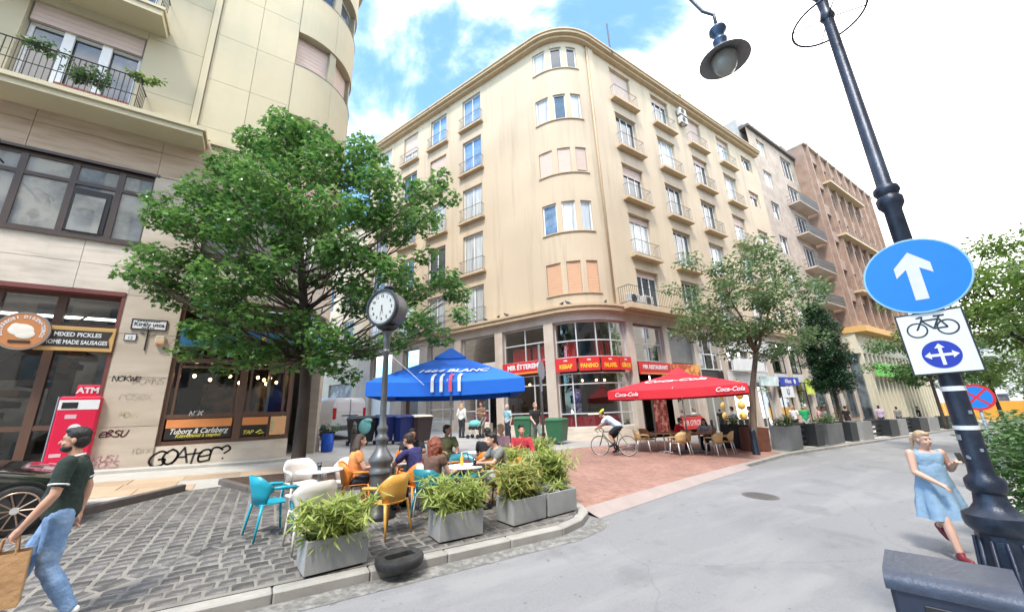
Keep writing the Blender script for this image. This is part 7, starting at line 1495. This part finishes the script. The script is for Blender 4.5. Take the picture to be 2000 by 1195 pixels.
def torso(b, J, inf=0.0, t0=-0.12, t1=1.0, slim=1.0, belly=0.0):
    P, N_ = V(J['P']), V(J['N']); ax = (N_-P); L = ax.length; ax.normalize(); rt = (V(J['SR'])-V(J['SL'])).normalized(); fw = ax.cross(rt).normalized()*-1
    if fw.dot(V((0, 1, 0))) < 0: fw = -fw
    prof = [(-0.12, .11, .09), (0.0, .165, .115), (.2, .155, .11), (.4, .14, .105), (.6, .155, .115), (.8, .17, .115), (.92, .165, .095), (.965, .135, .082), (1.0, .10, .07), (1.06, .055, .055)]
    rings = []
    for t, rx, ry in prof:
        if t < t0-1e-6 or t > t1+1e-6: continue
        c = P.lerp(N_, t) + fw*(belly*0.5*math.exp(-((t-.25)/.25)**2)); ry_ = ry*slim + inf + belly*0.5*math.exp(-((t-.25)/.25)**2)
        rings.append([c + rt*(math.cos(2*math.pi*k/18)*(rx*slim+inf)) + fw*(math.sin(2*math.pi*k/18)*ry_) for k in range(18)])
    b.loft(rings); return rt, fw, ax
def hand(b, wrist, elbow, curl=0.6, s=1.0, out=None, thumb=1):
    w = V(wrist); d = (w-V(elbow)).normalized(); side = d.cross(V((0, 0, 1))); side = side.normalized() if side.length > 0.2 else V((1, 0, 0)); nn = side.cross(d).normalized()
    if out is not None: nn = V(out).normalized(); side = d.cross(nn).normalized()
    b.limb([w, w+d*.035*s, w+d*.08*s], [.026*s, .034*s, .03*s], 8)
    for i, (o_, ln) in enumerate(((-.03, .07), (-.01, .078), (.01, .074), (.029, .058))):
        p0 = w + d*.085*s + side*o_*s; p1 = p0 + (d*math.cos(curl*.6) - nn*math.sin(curl*.6))*ln*.5*s; p2 = p1 + (d*math.cos(curl*1.5) - nn*math.sin(curl*1.5))*ln*.5*s; b.limb([p0-d*.02, p1, p2], [.0105*s, .0095*s, .008*s], 6)
    p0 = w + d*.03*s - side*.03*s*thumb; p1 = p0 - side*.03*s*thumb + d*.03*s - nn*.015*s; b.limb([p0, p1, p1+d*.032*s - nn*.012*s], [.013*s, .011*s, .009*s], 6)
def person(label, x, y, yaw, J, H=1.75, skin='b', top=None, sleeve=0.55, bottom=None, leg=1.0, hair=(None, 'short'), shoe=None, dress=None, vox=0.014, z=None, belly=0.0, slim=1.0, group=None, collar=None, look=0.0, fine=False, hat=None, curl=(.6, .6), beard=None):
    k = H/1.75; t = thing('person', label, 'person', (x, y, gz(x, y) if z is None else z), (0, 0, yaw), group); t.scale = (k, k, k); J = {a: V(c) for a, c in J.items()}
    b = MB(); rt, fw, ax = torso(b, J, 0.0, slim=slim, belly=belly)
    hd = J['Hd']; up = (hd - J['N']).normalized(); hr = M.Rotation(look, 3, 'Z'); hf = (hr @ fw); hf.z = hf.z*0.5; hf.normalize(); hrt = hf.cross(V((0, 0, 1))).normalized(); Hm = M((( hrt.x, hf.x, 0), (hrt.y, hf.y, 0), (hrt.z, hf.z, 1)))
    hp = lambda a, c, d: hd + Hm @ V((a, c, d))
    b.limb([J['N'] - up*.05, J['N'] + up*.03, hd - V((0, 0, .05))], [.062, .052, .05], 10)
    b.ell(hp(0, -.005, .035), (.074, .092, .09), 14, 10, Hm); b.ell(hp(0, .025, -.035), (.058, .068, .078), 12, 9, Hm); b.limb([hp(0, .088, .012), hp(0, .108, -.022)], [.009, .014], 6)
    for s_ in (-1, 1): b.ell(hp(s_*.074, -.005, -.005), (.012, .02, .031), 8, 6, Hm); b.ell(hp(s_*.032, .07, -.03), (.026, .02, .022), 8, 6, Hm)
    b.ell(hp(0, .078, .035), (.05, .016, .012), 8, 5, Hm)
    for S_, E_, W_, s_ in (('SL', 'EL', 'WL', -1), ('SR', 'ER', 'WR', 1)):
        b.limb([J[S_], J[S_].lerp(J[E_], .35), J[E_]], [.055*slim, .05*slim, .04*slim], 10); b.limb([J[E_], J[E_].lerp(J[W_], .3), J[W_]], [.04*slim, .042*slim, .027*slim], 10); hand(b, J[W_], J[E_], curl[0 if s_ < 0 else 1], thumb=s_)
    for H_, K_, A_ in (('HL', 'KL', 'AL'), ('HR', 'KR', 'AR')):
        b.limb([J[H_], J[H_].lerp(J[K_], .4), J[K_]], [.085*slim, .075*slim, .052*slim], 10); b.limb([J[K_], J[K_].lerp(J[A_], .35), J[A_]], [.052*slim, .054*slim, .036*slim], 10)
    remesh(b.build('body', SK[skin], t, True), 0.0075 if fine else vox, 2)
    if fine:
        for s_ in (-1, 1): b = MB(); b.ell(hp(s_*.032, .086, .012), (.011, .008, .006), 8, 5, Hm); b.build('eye', m_eye, t, True)
        b = MB(); b.ell(hp(0, .088, -.058), (.022, .008, .006), 8, 5, Hm); b.build('mouth', m_lips, t, True)
    if top:
        b = MB(); torso(b, J, .017, -0.12 if not dress else 0.0, 1.0 if not dress else .98, slim, belly)
        if dress: [b.limb([J['N'] + rt*(s_*.1) + fw*.085 - up*.1, J['N'] + rt*(s_*.125) + fw*.02 - up*.005, J['N'] + rt*(s_*.1) - fw*.075 - up*.1], [.034, .034, .034], 10) for s_ in (-1, 1)]
        if sleeve > 0:
            for S_, E_, W_ in (('SL', 'EL', 'WL'), ('SR', 'ER', 'WR')):
                if sleeve <= 1: b.limb([J[S_] , J[S_].lerp(J[E_], sleeve*.5), J[S_].lerp(J[E_], sleeve)], [.07*slim, .069*slim, .066*slim], 12)
                else: b.limb([J[S_], J[S_].lerp(J[E_], .6), J[E_]], [.069*slim, .062*slim, .055*slim], 12); b.limb([J[E_], J[W_]], [.055*slim, .04*slim], 12)
        o = b.build('shirt', top, t, True); remesh(o, 0.011 if fine else vox, 3); folds(o, 0.028)
        if collar:
            b = MB(); c0 = J['N'] - up*.0; b.tube([c0 + rt*(math.cos(a)*.068) + fw*(math.sin(a)*.066) + up*(.012 - .02*math.sin(a)) for a in np.linspace(0, 2*math.pi, 20)], .012, 6); b.build('collar', collar, t, True)
            for S_, E_ in (('SL', 'EL'), ('SR', 'ER')):
                c = J[S_].lerp(J[E_], sleeve+.08); d = (J[E_]-J[S_]).normalized(); a_ = d.orthogonal().normalized(); b_ = d.cross(a_); b = MB(); b.tube([c + a_*(.068*math.cos(q)) + b_*(.068*math.sin(q)) for q in np.linspace(0, 2*math.pi, 20)], .008, 6); b.build('cuff', collar, t, True)
    if bottom:
        b = MB(); torso(b, J, .014, -0.12, .22, slim, belly*.7)
        for H_, K_, A_ in (('HL', 'KL', 'AL'), ('HR', 'KR', 'AR')):
            if leg >= 1: b.limb([J[H_], J[H_].lerp(J[K_], .4), J[K_]], [.105*slim, .095*slim, .078*slim], 12); b.limb([J[K_], J[K_].lerp(J[A_], .4), J[A_] + V((0, 0, .02))], [.078*slim, .074*slim, .062*slim], 12)
            else: b.limb([J[H_], J[H_].lerp(J[K_], leg*.6), J[H_].lerp(J[K_], leg)], [.108*slim, .1*slim, .092*slim], 12)
        folds(remesh(b.build('trousers' if leg >= 1 else 'shorts', bottom, t, True), 0.011 if fine else vox, 3), 0.03)
    for A_, K_ in (('AL', 'KL'), ('AR', 'KR')):
        a = J[A_]; f2 = V((fw.x, fw.y, 0)); f2 = f2.normalized() if f2.length > .1 else V((0, 1, 0)); tilt = (J[K_]-a).normalized(); dz = -0.55*max(0, -tilt.dot(f2)*-1)
        ti = max(-.7, min(.5, -(tilt.dot(f2))*0.9)); ft = (f2*math.cos(ti) + V((0, 0, ti))).normalized() if a.z > .1 else f2
        b = MB(); h0 = a + V((0, 0, -.035)); b.limb([h0 - ft*.05, h0 + ft*.06, h0 + ft*.16], [.042, .045, .034], 10); b.limb([a + V((0, 0, .02)), h0], [.045, .042], 10); remesh(b.build('shoe', shoe or m_black, t, True), vox*.9, 2)
    if dress:
        b = MB(); rings = []; hem = dress[1]; c0 = J['P']
        for i in range(15):
            q = i/14; z = J['N'].z - .10 - (J['N'].z - .10 - hem)*q; rx = np.interp(q, [0, .12, .35, .6, 1], [.12, .185, .19, .24, .285]); ry = np.interp(q, [0, .12, .35, .6, 1], [.07, .135, .155, .19, .235]); cx_, cy_ = (J['N'].lerp(c0, min(1, q*1.6)))[:2]; am = .045*max(0, q-.25)
            rings.append([(cx_ + (rx + am*math.sin(7*a+1) + am*.6*math.sin(12*a))*math.cos(a), cy_ + .03*q + (ry + am*math.sin(7*a+1))*math.sin(a), z - .02*q*math.sin(2*a)) for a in np.linspace(0, 2*math.pi, 56, endpoint=False)])
        b.loft(rings, False); b.add([p for p in rings[0]], [tuple(range(55, -1, -1))]); folds(b.build('dress', dress[0], t, True), 0.035)
    hm, st = hair
    if hm:
        b = MB(); b.ell(hp(0, -.018, .055), (.084, .097, .083), 14, 10, Hm); b.ell(hp(0, -.045, .0), (.081, .072, .085), 14, 9, Hm)
        if st == 'short': b.ell(hp(0, .04, .098), (.06, .05, .03), 10, 6, Hm)
        if st in ('long', 'curly'):
            n_ = 9 if st == 'long' else 26; rh = random.Random(int(x*100))
            for i in range(n_):
                a = R_(200 + 140*i/(n_-1)) if st == 'long' else R_(rh.uniform(150, 390)); r = .085; z1 = -.26 if st == 'long' else rh.uniform(-.26, .08); p0 = hp(math.cos(a)*r*.8, math.sin(a)*r - .01, .03); p1 = hp(math.cos(a)*(r+.02), math.sin(a)*(r+.02)-.02, z1*.5); p2 = hp(math.cos(a)*(r+.005), math.sin(a)*(r+.03)-.03, z1)
                b.limb([p0, p1, p2], [.035, .045 if st == 'long' else .042, .022], 8)
        if st == 'pony': b.limb([hp(0, -.11, .05), hp(.02, -.16, .0), hp(.04, -.17, -.13)], [.035, .04, .015], 8); b.ell(hp(0, .05, .09), (.06, .05, .03), 10, 6, Hm)
        remesh(b.build('hair', hm, t, True), 0.009 if fine else vox*.8, 2)
    if beard: b = MB(); b.ell(hp(0, .035, -.075), (.06, .062, .042), 12, 8, Hm); b.build('beard', beard, t, True)
    if hat == 'helmet':
        b = MB(); b.ell(hp(0, -.01, .085), (.095, .13, .075), 16, 10, Hm); b.build('helmet', mat('helmet_yellow', (0.72, 0.66, 0.04), 0.35, 0.05), t, True); b = MB(); b.tube([hp(-.08, .0, .05), hp(-.05, .03, -.09), hp(0, .05, -.11), hp(.05, .03, -.09), hp(.08, 0, .05)], .006, 5); b.build('helmet_strap', m_black, t)
    return t
# man walking out of the frame on the left
Jm = dict(WALK, SL=(-.21, .02, 1.43), SR=(.21, -.02, 1.43), EL=(-.27, .05, 1.15), WL=(-.25, .2, .9), KL=(-.09, .0, .5), AL=(-.1, -.2, .1), KR=(.09, .17, .52), AR=(.09, .3, .1), ER=(.25, -.12, 1.16), WR=(.25, -.1, .9))
person('man in dark green polo shirt and jeans walking out on the left', -1.33, 5.46, R_(98), Jm, 1.6, 'a', cloth('bottle_green', (0.018, 0.032, 0.026)), .62, m_jean, 1.0, (m_hblack, 'short'), m_white, fine=True, belly=.04, collar=m_white, slim=1.0, beard=m_hblack, curl=(1.1, .6))
t = thing('paper_bag', 'brown paper carrier bag held by the man on the left', 'bag', (-1.53, 5.24, gz(-1.8, 5.1)+0.25), (0, 0, R_(10))); b = MB(); b.loft([[(-.13, -.08, 0), (.13, -.08, 0), (.13, .08, 0), (-.13, .08, 0)], [(-.13, -.082, .2), (.13, -.08, .2), (.132, .085, .2), (-.13, .082, .2)], [(-.128, -.07, .40), (.128, -.072, .40), (.128, .07, .40), (-.128, .072, .40)]], False); b.add([(-.13, -.08, 0.002), (.13, -.08, 0.002), (.13, .08, 0.002), (-.13, .08, 0.002)], [(0, 1, 2, 3)]); b.build('bag', mat('kraft_paper', (0.50, 0.29, 0.14), 0.85, 0.12, 6, 0.5, 16), t)
for s_ in (-1, 1): b = MB(); b.tube([(-.05, s_*.07, .39), (-.04, s_*.045, .50), (0, .0, .55), (.04, s_*.045, .50), (.05, s_*.07, .39)], .006, 6); b.build('handle', mat('kraft_dark', (0.42, 0.22, 0.1), 0.8, 0.1), t)
t = thing('mobile_phone', 'dark mobile phone in the hand of the man on the left', 'phone', (-1.49, 5.21, gz(-1.7, 5.1)+.82), (0.2, 0.5, 0.3)); b = MB(); b.rbox(-.035, -.005, -.07, .035, .005, .07, .003); b.build('case', m_black, t); b = MB(); b.box(-.031, -.0065, -.064, .031, -.005, .064); b.build('screen', mat('screen_grey', (0.12, 0.13, 0.15), 0.1, 0), t)
# woman in a blue dress crossing on the right
Jw = dict(STAND, N=(0, .06, 1.45), Hd=(0, .1, 1.61), SL=(-.19, .06, 1.41), SR=(.19, .04, 1.41), KL=(-.08, .2, .52), AL=(-.07, .3, .09), KR=(.12, -.12, .52), AR=(.16, -.46, .28), EL=(-.23, .12, 1.15), WL=(-.08, .3, 1.02), ER=(.28, -.02, 1.17), WR=(.24, .2, 1.28))
Jw = {a: (-c[0], c[1], c[2]) for a, c in Jw.items()}
for a in ('S', 'E', 'W', 'H', 'K', 'A'): Jw[a+'L'], Jw[a+'R'] = Jw[a+'R'], Jw[a+'L']
person('woman in a light blue sleeveless dress walking on the right', 8.25, 1.68, R_(128), Jw, 1.64, 'b', cloth('sky_blue', (0.23, 0.35, 0.48)), 0, None, 1, (m_hblond, 'pony'), mat('shoe_red', (0.20, 0.02, 0.03), 0.5, 0.3, 20), (cloth('sky_blue', (0.23, 0.35, 0.48)), .52), fine=True, slim=1.08, z=gz(8.25, 1.68)-.11, look=0.2)
ph = V((8.25, 1.68, 0)) + M.Rotation(R_(128), 3, 'Z') @ V((-.25, .27, 0)); t = thing('mobile_phone', 'black mobile phone held up by the woman in blue', 'phone', (ph.x, ph.y, gz(8.25, 1.68)+1.17), (R_(25), 0, R_(128))); b = MB(); b.rbox(-.035, -.005, -.07, .035, .005, .07, .003); b.build('case', m_black, t); b = MB(); b.box(-.031, -.0065, -.064, .031, -.005, .064); b.build('screen', mat('screen_grey', (0.12, 0.13, 0.15), 0.1, 0), t)
# cyclist and bicycle
CYX, CYY = 11.02, 10.15; CH = math.atan2(.88, -.47) - R_(90)
t = thing('bicycle', 'black road bicycle ridden past the parasols', 'bicycle', ped(CYX, CYY), (0, 0, CH), None)
def wheel(y):
    w = link('wheel', None, t, (0, y, .34))
    b = MB(); b.tube([(0, .33*math.cos(a), .33*math.sin(a)) for a in np.linspace(0, 2*math.pi, 41)], .014, 7, False); b.build('tyre', m_rubber, w, True); b = MB(); b.tube([(0, .312*math.cos(a), .312*math.sin(a)) for a in np.linspace(0, 2*math.pi, 41)], .008, 5, False); b.build('rim', m_alu, w, True)
    b = MB(); [b.tube([(.02*(-1)**i, .02*math.cos(a), .02*math.sin(a)), (0, .31*math.cos(a+.15*(-1)**i), .31*math.sin(a+.15*(-1)**i))], .0014, 3, False) for i, a in enumerate(np.linspace(0, 2*math.pi, 24, endpoint=False))]; tag(b.build('spokes', m_alu, w), kind='stuff'); b = MB(); b.tube([(-.04, 0, 0), (.04, 0, 0)], .018, 8); b.build('hub', m_alu, w)
wheel(.53); wheel(-.48)
b = MB(); hT, bB, sT, rA, fA = (0, .36, .82), (0, -.05, .28), (0, -.2, .82), (0, -.48, .34), (0, .53, .34)
for p, q, r in ((hT, sT, .016), ((0, .38, .72), bB, .019), (sT, bB, .016), (bB, rA, .011), (sT, rA, .009)): b.tube([p, q], r, 8)
b.tube([(0, .35, .88), (0, .4, .68)], .018, 8); b.build('frame', mat('bike_black', (0.02, 0.02, 0.022), 0.3, 0.05), t, True)
b = MB(); [b.tube([(s_*.02, .4, .68), (s_*.045, .47, .5), (s_*.045, .53, .34)], .01, 6) for s_ in (-1, 1)]; b.build('fork', m_black, t, True)
b = MB(); b.tube([(0, .35, .88), (0, .42, .94)], .013, 6); b.tube([(-.21, .46, .94), (.21, .46, .94)], .012, 6); [b.tube([(s_*.21, .46, .94), (s_*.21, .55, .93), (s_*.21, .57, .86), (s_*.21, .48, .8)], .012, 6) for s_ in (-1, 1)]; b.build('handlebar', m_black, t, True)
b = MB(); b.tube([sT, (0, -.24, .95)], .013, 6); b.build('seat_post', m_alu, t); b = MB(); b.loft([[(w*c_, y_, .965 + dz*s_) for c_, s_ in ((-1, 0), (-.7, 1), (.7, 1), (1, 0), (0, -.6))] for y_, w, dz in ((-.38, .07, .025), (-.3, .075, .028), (-.2, .035, .024), (-.1, .02, .02))]); b.build('saddle', m_black, t, True)
b = MB(); b.T = M.Translation((.03, -.05, .28)) @ M.Rotation(R_(90), 4, 'Y'); b.lathe([(.095, -.003), (.095, .003)], 24); b.build('chainring', m_black, t)
for s_, e_ in ((1, (.0, .12)), (-1, (.0, .44))): b = MB(); b.tube([(s_*.05, -.05, .28), (s_*.07, -.05 + (-.03 if s_ > 0 else .03), e_[1])], .01, 6); b.build('crank', m_alu, t); b = MB(); b.rbox(s_*.11-.045, -.1 if s_ > 0 else -.06, e_[1]-.01, s_*.11+.045, -.02 if s_ > 0 else .02, e_[1]+.01, .003); b.build('pedal', m_black, t)
person('cyclist in pale blue shirt, black shorts and yellow helmet', CYX, CYY, CH, BIKE, 1.75, 'a', cloth('pale_blue', (0.48, 0.6, 0.74)), .6, cloth('black_shorts', (0.02, 0.022, 0.03)), .8, (m_hbrown, 'short'), m_black, hat='helmet', vox=.013, look=0.1)
# seated guests
def guest(label, x, y, tx, ty, pose=SIT, **kw): kw['H'] = kw.get('H', 1.75)*0.97; return person(label, *cf(x, y), faceto(x, y, tx, ty), pose, **kw)
navy = cloth('navy', (0.03, 0.03, 0.13)); blk = cloth('black', (0.018, 0.018, 0.02)); redc = cloth('red', (0.42, 0.035, 0.05)); grn = cloth('olive', (0.12, 0.14, 0.06), col2=(0.2, 0.2, 0.1)); gry = cloth('grey', (0.17, 0.18, 0.17)); pnk = cloth('pink', (0.68, 0.36, 0.38)); org = cloth('orange', (0.75, 0.30, 0.10)); brn = cloth('brown', (0.15, 0.08, 0.06)); wht = cloth('white', (0.72, 0.7, 0.69)); lgr = cloth('light_grey', (0.42, 0.44, 0.45))
guest('dark-haired woman in orange top seated left of the clock', 1.8, 8.0, *T2, top=org, sleeve=.4, bottom=m_djean, hair=(m_hbrown, 'long'), H=1.7)
guest('man in navy T-shirt seated right of the clock', 2.72, 7.5, 2.2, 8.3, LEAN, top=navy, sleeve=.6, bottom=m_djean, hair=(m_hbrown, 'short'), H=1.8, skin='a', belly=.04)
guest('curly auburn-haired woman in brown seated with her back to us', 2.78, 6.7, *T3_, top=brn, sleeve=.3, bottom=m_djean, hair=(m_hred, 'curly'), H=1.72)
guest('young man in olive shirt seated left of the blue parasol pole', 4.15, 9.3, 4.0, 8.3, top=grn, sleeve=.6, bottom=m_djean, hair=(m_hblack, 'short'), skin='c', look=.9)
guest('dark-haired guest in black seated behind the man in grey', 4.7, 8.25, 5.3, 9.0, top=blk, sleeve=.5, bottom=m_djean, hair=(m_hblack, 'short'), look=.5, H=1.72)
guest('man in grey T-shirt and pale shorts leaning on the table', 4.28, 6.95, *T3_, LEAN, top=gry, sleeve=.55, bottom=lgr, leg=.9, hair=(m_hblack, 'short'), skin='a', H=1.8)
guest('woman in pink top seated behind the man in red', 5.5, 8.95, 4.8, 8.8, top=pnk, sleeve=.6, bottom=m_djean, hair=(m_hblond, 'short'), H=1.75)
guest('man in red shirt facing us under the blue parasol', 5.65, 8.2, 5.3, 7.4, top=redc, sleeve=1.5, bottom=m_djean, hair=(m_hblack, 'short'), skin='a', H=1.78, belly=.03)
guest('shaded guest with phone seated behind the man in navy', 3.22, 9.3, 3.1, 8.4, LEAN, top=blk, sleeve=.6, bottom=m_djean, hair=(m_hblack, 'short'), skin='c')
guest('person in red T-shirt seated under the red parasol', 14.35, 9.85, *WT[1], LEAN, top=cloth('scarlet', (0.6, 0.02, 0.03)), sleeve=.6, bottom=m_djean, hair=(m_hblack, 'short'), skin='a')
guest('long black-haired woman in grey seated under the red parasol', 15.42, 9.2, *WT[1], LEAN, top=lgr, sleeve=.6, bottom=blk, hair=(m_hblack, 'long'))
# standing people by the corner building
def stander(label, x, y, yaw, **kw): return person(label, x, y, yaw, kw.pop('pose', STAND), **kw)
HOLD = dict(STAND, EL=(-.24, .06, 1.14), WL=(-.1, .3, 1.2), ER=(.24, .06, 1.14), WR=(.1, .3, 1.2))
stander('woman in a long white top standing in the side street', 9.1, 18.6, R_(-60), top=wht, sleeve=1.5, bottom=m_djean, hair=(m_hblond, 'long'), H=1.7, vox=.018)
stander('man in brown looking at his phone by the doorway', 10.05, 18.2, R_(120), pose=HOLD, top=cloth('khaki', (0.2, 0.12, 0.08)), sleeve=.6, bottom=cloth('khaki2', (0.17, 0.12, 0.09)), hair=(m_hbrown, 'short'), skin='a', H=1.78, vox=.018)
stander('white-haired woman in a turquoise patterned top by the green container', 10.0, 15.6, R_(100), top=cloth('turq', (0.2, 0.42, 0.5), col2=(0.5, 0.6, 0.65), mix=(.48, .55)), sleeve=.6, bottom=m_djean, hair=(m_hwhite, 'short'), H=1.68, vox=.018)
stander('man in black T-shirt walking beside the road sign post', 9.75, 13.1, R_(175), pose=WALK, top=blk, sleeve=.55, bottom=cloth('grey_shorts', (0.2, 0.22, 0.2)), leg=.95, hair=(m_hblond, 'short'), H=1.8, vox=.018)
t = thing('pushchair', 'small turquoise pushchair beside the woman in white', 'pushchair', ped(9.55, 18.0), (0, 0, 0.6)); b = MB(); b.ell((0, 0, .7), (.26, .34, .2), 14, 8); b.build('hood', mat('push_turq', (0.15, 0.5, 0.48), 0.7, 0.1), t, True); b = MB(); b.rbox(-.2, -.3, .42, .2, .3, .6, .05); b.build('seat', m_black, t)
for sx in (-1, 1):
    for sy in (-1, 1): b = MB(); b.tube([(sx*.22, sy*.28, .1), (sx*.26, sy*.28, .1)], .1, 14); b.build('wheel', m_black, t); b = MB(); b.tube([(sx*.22, sy*.28, .1), (sx*.18, sy*.1, .5)], .013, 6); b.build('strut', m_alu, t)
b = MB(); b.tube([(-.2, -.25, .55), (-.2, -.55, 1.0), (.2, -.55, 1.0), (.2, -.25, .55)], .014, 6); b.build('handle', m_alu, t)
# small figures on the far terrace
FG = 'people on the far terrace'
far = [('person in white shirt near the shop windows right of the red parasol', 20.3, 10.6, wht, m_djean, m_hblack), ('person in pale blue jacket behind the black planter', 21.2, 10.2, lgr, m_djean, m_hbrown), ('person in white with a dark strap left of the green shirt', 27.2, 10.6, wht, blk, m_hblond), ('person in a bright green shirt on the far terrace', 27.6, 10.2, cloth('green', (0.02, 0.36, 0.14)), lgr, m_hbrown), ('person in white left of the conical tree trunk', 28.6, 9.6, wht, m_djean, m_hblack), ('person in pink behind the wide streaked planter', 27.4, 9.4, pnk, m_djean, m_hblond), ('person in black right of the conical tree', 32.3, 9.6, blk, m_djean, m_hblack), ('person in lilac on the second terrace', 38.2, 9.4, cloth('lilac', (0.42, 0.33, 0.45)), m_djean, m_hblack), ('person in grey on the third terrace', 42.5, 9.4, gry, m_djean, m_hblack), ('person in dark clothes at the end of the terraces', 47.5, 9.2, blk, m_djean, m_hblack)]
for i, (lab, x, y, tp_, bt, hr_) in enumerate(far): stander(lab, x, y, R_(40*i), top=tp_, sleeve=.6, bottom=bt, hair=(hr_, 'short'), H=1.68+.03*(i % 4), vox=.026, group=FG, skin='ab'[i % 2])

# ================================================================== VEHICLES
# black car parked at the left edge: bonnet end in view
t = thing('black_car', 'glossy black parked car cut off by the left edge', 'car', (-4.12, 9.48, gz(-4.12, 9.48)), ground_rot(0.12))
m_carblk = mat('car_black', (0.006, 0.007, 0.008), 0.12, 0, coat=1.0); m_carglass = mat('car_glass', (0.02, 0.025, 0.03), 0.03, 0, spec=1.0)
def carbody(sec):
    rings = []
    for x, zb, zs, zt, w, wt in sec:
        rings.append([(x, -w, zb), (x, -w*1.0, (zb+zs)/2), (x, -w*.985, zs), (x, -wt, zt), (x, -wt*.5, zt+.02), (x, wt*.5, zt+.02), (x, wt, zt), (x, w*.985, zs), (x, w, (zb+zs)/2), (x, w, zb)])
    return rings
sec = [(1.96, .42, .52, .55, .56, .46), (1.92, .25, .55, .6, .72, .58), (1.86, .2, .6, .65, .82, .64), (1.72, .2, .66, .72, .89, .7), (1.2, .2, .72, .82, .91, .74), (.75, .2, .78, .88, .92, .76), (.2, .2, .9, 1.0, .92, .74), (-1.0, .2, .92, 1.02, .92, .74), (-1.9, .22, .92, 1.0, .9, .72), (-2.25, .3, .86, .92, .8, .66)]
b = MB(); b.loft(carbody(sec)); o = b.build('body', m_carblk, t); smooth_edges(o, 50); s_ = o.modifiers.new('sub', 'SUBSURF'); s_.levels = 2; s_.render_levels = 2
b = MB(); rings = [[(x, -w0, z0), (x2, -w1, z1), (x2, w1, z1), (x, w0, z0)] for x, x2, z0, z1, w0, w1 in ((.85, .1, .95, 1.38, .72, .55), (-1.85, -1.3, .95, 1.4, .72, .55))]; b.loft(rings); o = b.build('cabin_glass', m_carglass, t); 
b = MB(); b.rbox(-1.3, -.56, 1.36, .15, .56, 1.43, .03); b.build('roof', m_carblk, t)
for sx in (1.42, -1.4):
    for sy in (-1, 1):
        w = link('wheel', None, t, (sx, sy*.82, .33))
        b = MB(); b.T = M.Rotation(R_(90), 4, 'X'); b.lathe([(.24, -.1), (.31, -.11), (.33, -.08), (.33, .08), (.31, .11), (.24, .1)], 32, cap=False); b.build('tyre', m_rubber, w, True)
        b = MB(); b.T = M.Rotation(R_(90), 4, 'X'); b.lathe([(.0, -.02), (.24, -.02)], 28, cap=False); b.build('brake_disc', m_black, w); b = MB(); b.T = M.Rotation(R_(90), 4, 'X'); b.lathe([(.225, .1), (.245, .105), (.245, -.1)], 32, cap=False); b.build('rim', mat('rim_bronze', (0.45, 0.32, 0.24), 0.3, 0.05, metal=0.8), w, True)
        for k in range(10): a = 2*math.pi*k/10; b = MB(); b.tube([(.04*math.cos(a), sy*.085, .04*math.sin(a)), (.23*math.cos(a), sy*.1, .23*math.sin(a))], .011, 5); b.build('spoke', mat('rim_bronze', (0.45, 0.32, 0.24), 0.3, 0.05, metal=0.8), w)
        b = MB(); b.T = M.Rotation(R_(90), 4, 'X'); b.lathe([(.045, -.1*sy*-1-.01), (.045, .1*sy*-1+.01)], 14); b.build('hub', m_alu, w)
        b = MB(); b.T = M.Translation((sx, sy*.905, .33)) @ M.Rotation(R_(90), 4, 'X'); b.lathe([(.0, -.004), (.385, -.004), (.385, .018), (.36, .018)], 36, cap=False); b.build('wheel_arch', m_black, t)
for sy in (-1, 1): b = MB(); b.ell((1.8, sy*.66, .57), (.13, .14, .06), 14, 8); b.build('headlight', mat('headlight', (0.5, 0.52, 0.55), 0.1, 0, coat=1.0), t, True)
b = MB(); b.rbox(1.88, -.45, .3, 1.95, .45, .46, .02); b.build('grille', m_black, t)
# white van in the side street, seen from behind
t = thing('white_van', 'small white delivery van parked in the side street, tail towards us', 'van', ped(3.35, 22.0), (0, 0, TH - R_(90) - R_(4)))
m_vanw = mat('van_white', (0.74, 0.74, 0.73), 0.25, 0.02, 4, coat=.5)
def vsec(y, w, wt, zt, zb=.32): return [(-w, y, zb), (-w, y, .95), (-wt-.03, y, zt-.18), (-wt+.1, y, zt), (wt-.1, y, zt), (wt+.03, y, zt-.18), (w, y, .95), (w, y, zb)]
b = MB(); b.loft([vsec(-2.0, .74, .66, 1.72, .4), vsec(-1.95, .84, .74, 1.82), vsec(-1.0, .87, .77, 1.86), vsec(.3, .87, .77, 1.86), vsec(.9, .87, .68, 1.7), vsec(1.3, .86, .6, 1.25), vsec(2.0, .8, .55, 1.0), vsec(2.15, .7, .5, .8)]); smooth_edges(b.build('body', m_vanw, t), 35)
b = MB(); b.rbox(-.8, -2.09, .34, .8, -1.94, .56, .03); b.build('bumper', mat('bumper_grey', (0.1, 0.1, 0.105), 0.6, 0.1), t)
for sx in (-1, 1):
    b = MB(); b.rbox(sx*.74-.07, -2.03, .85, sx*.74+.07, -1.9, 1.35, .02); b.build('tail_light', mat('tail_red', (0.5, 0.02, 0.02), 0.2, 0), t)
    b = MB(); b.rbox(sx*.36-.3, -2.012, 1.15, sx*.36+.3, -1.99, 1.58, .02); b.build('rear_window', m_vanw, t)
    for sy in (-1.25, 1.3): b = MB(); b.T = M.Translation((sx*.78, sy, .32)) @ M.Rotation(R_(90), 4, 'Y'); b.lathe([(.2, -.1), (.31, -.1), (.32, -.06), (.32, .06), (.31, .1), (.2, .1), (.19, .02), (0, .02)], 24); b.build('wheel', m_rubber, t, True)
    b = MB(); b.rbox(sx*.95-.06, .75, 1.0, sx*.95+.06, .9, 1.2, .02); b.build('mirror', m_black, t)
b = MB(); b.box(-.01, -2.02, .58, .01, -2.0, 1.75); b.build('door_gap', m_black, t); b = MB(); b.rbox(-.28, -2.03, .78, .28, -2.005, .9, .005); b.build('number_plate', m_signwhite, t); b = MB(); b.rbox(-.4, -2.025, .98, .4, -2.0, 1.02, .004); b.build('handle_strip', m_black, t)
finish_texts()
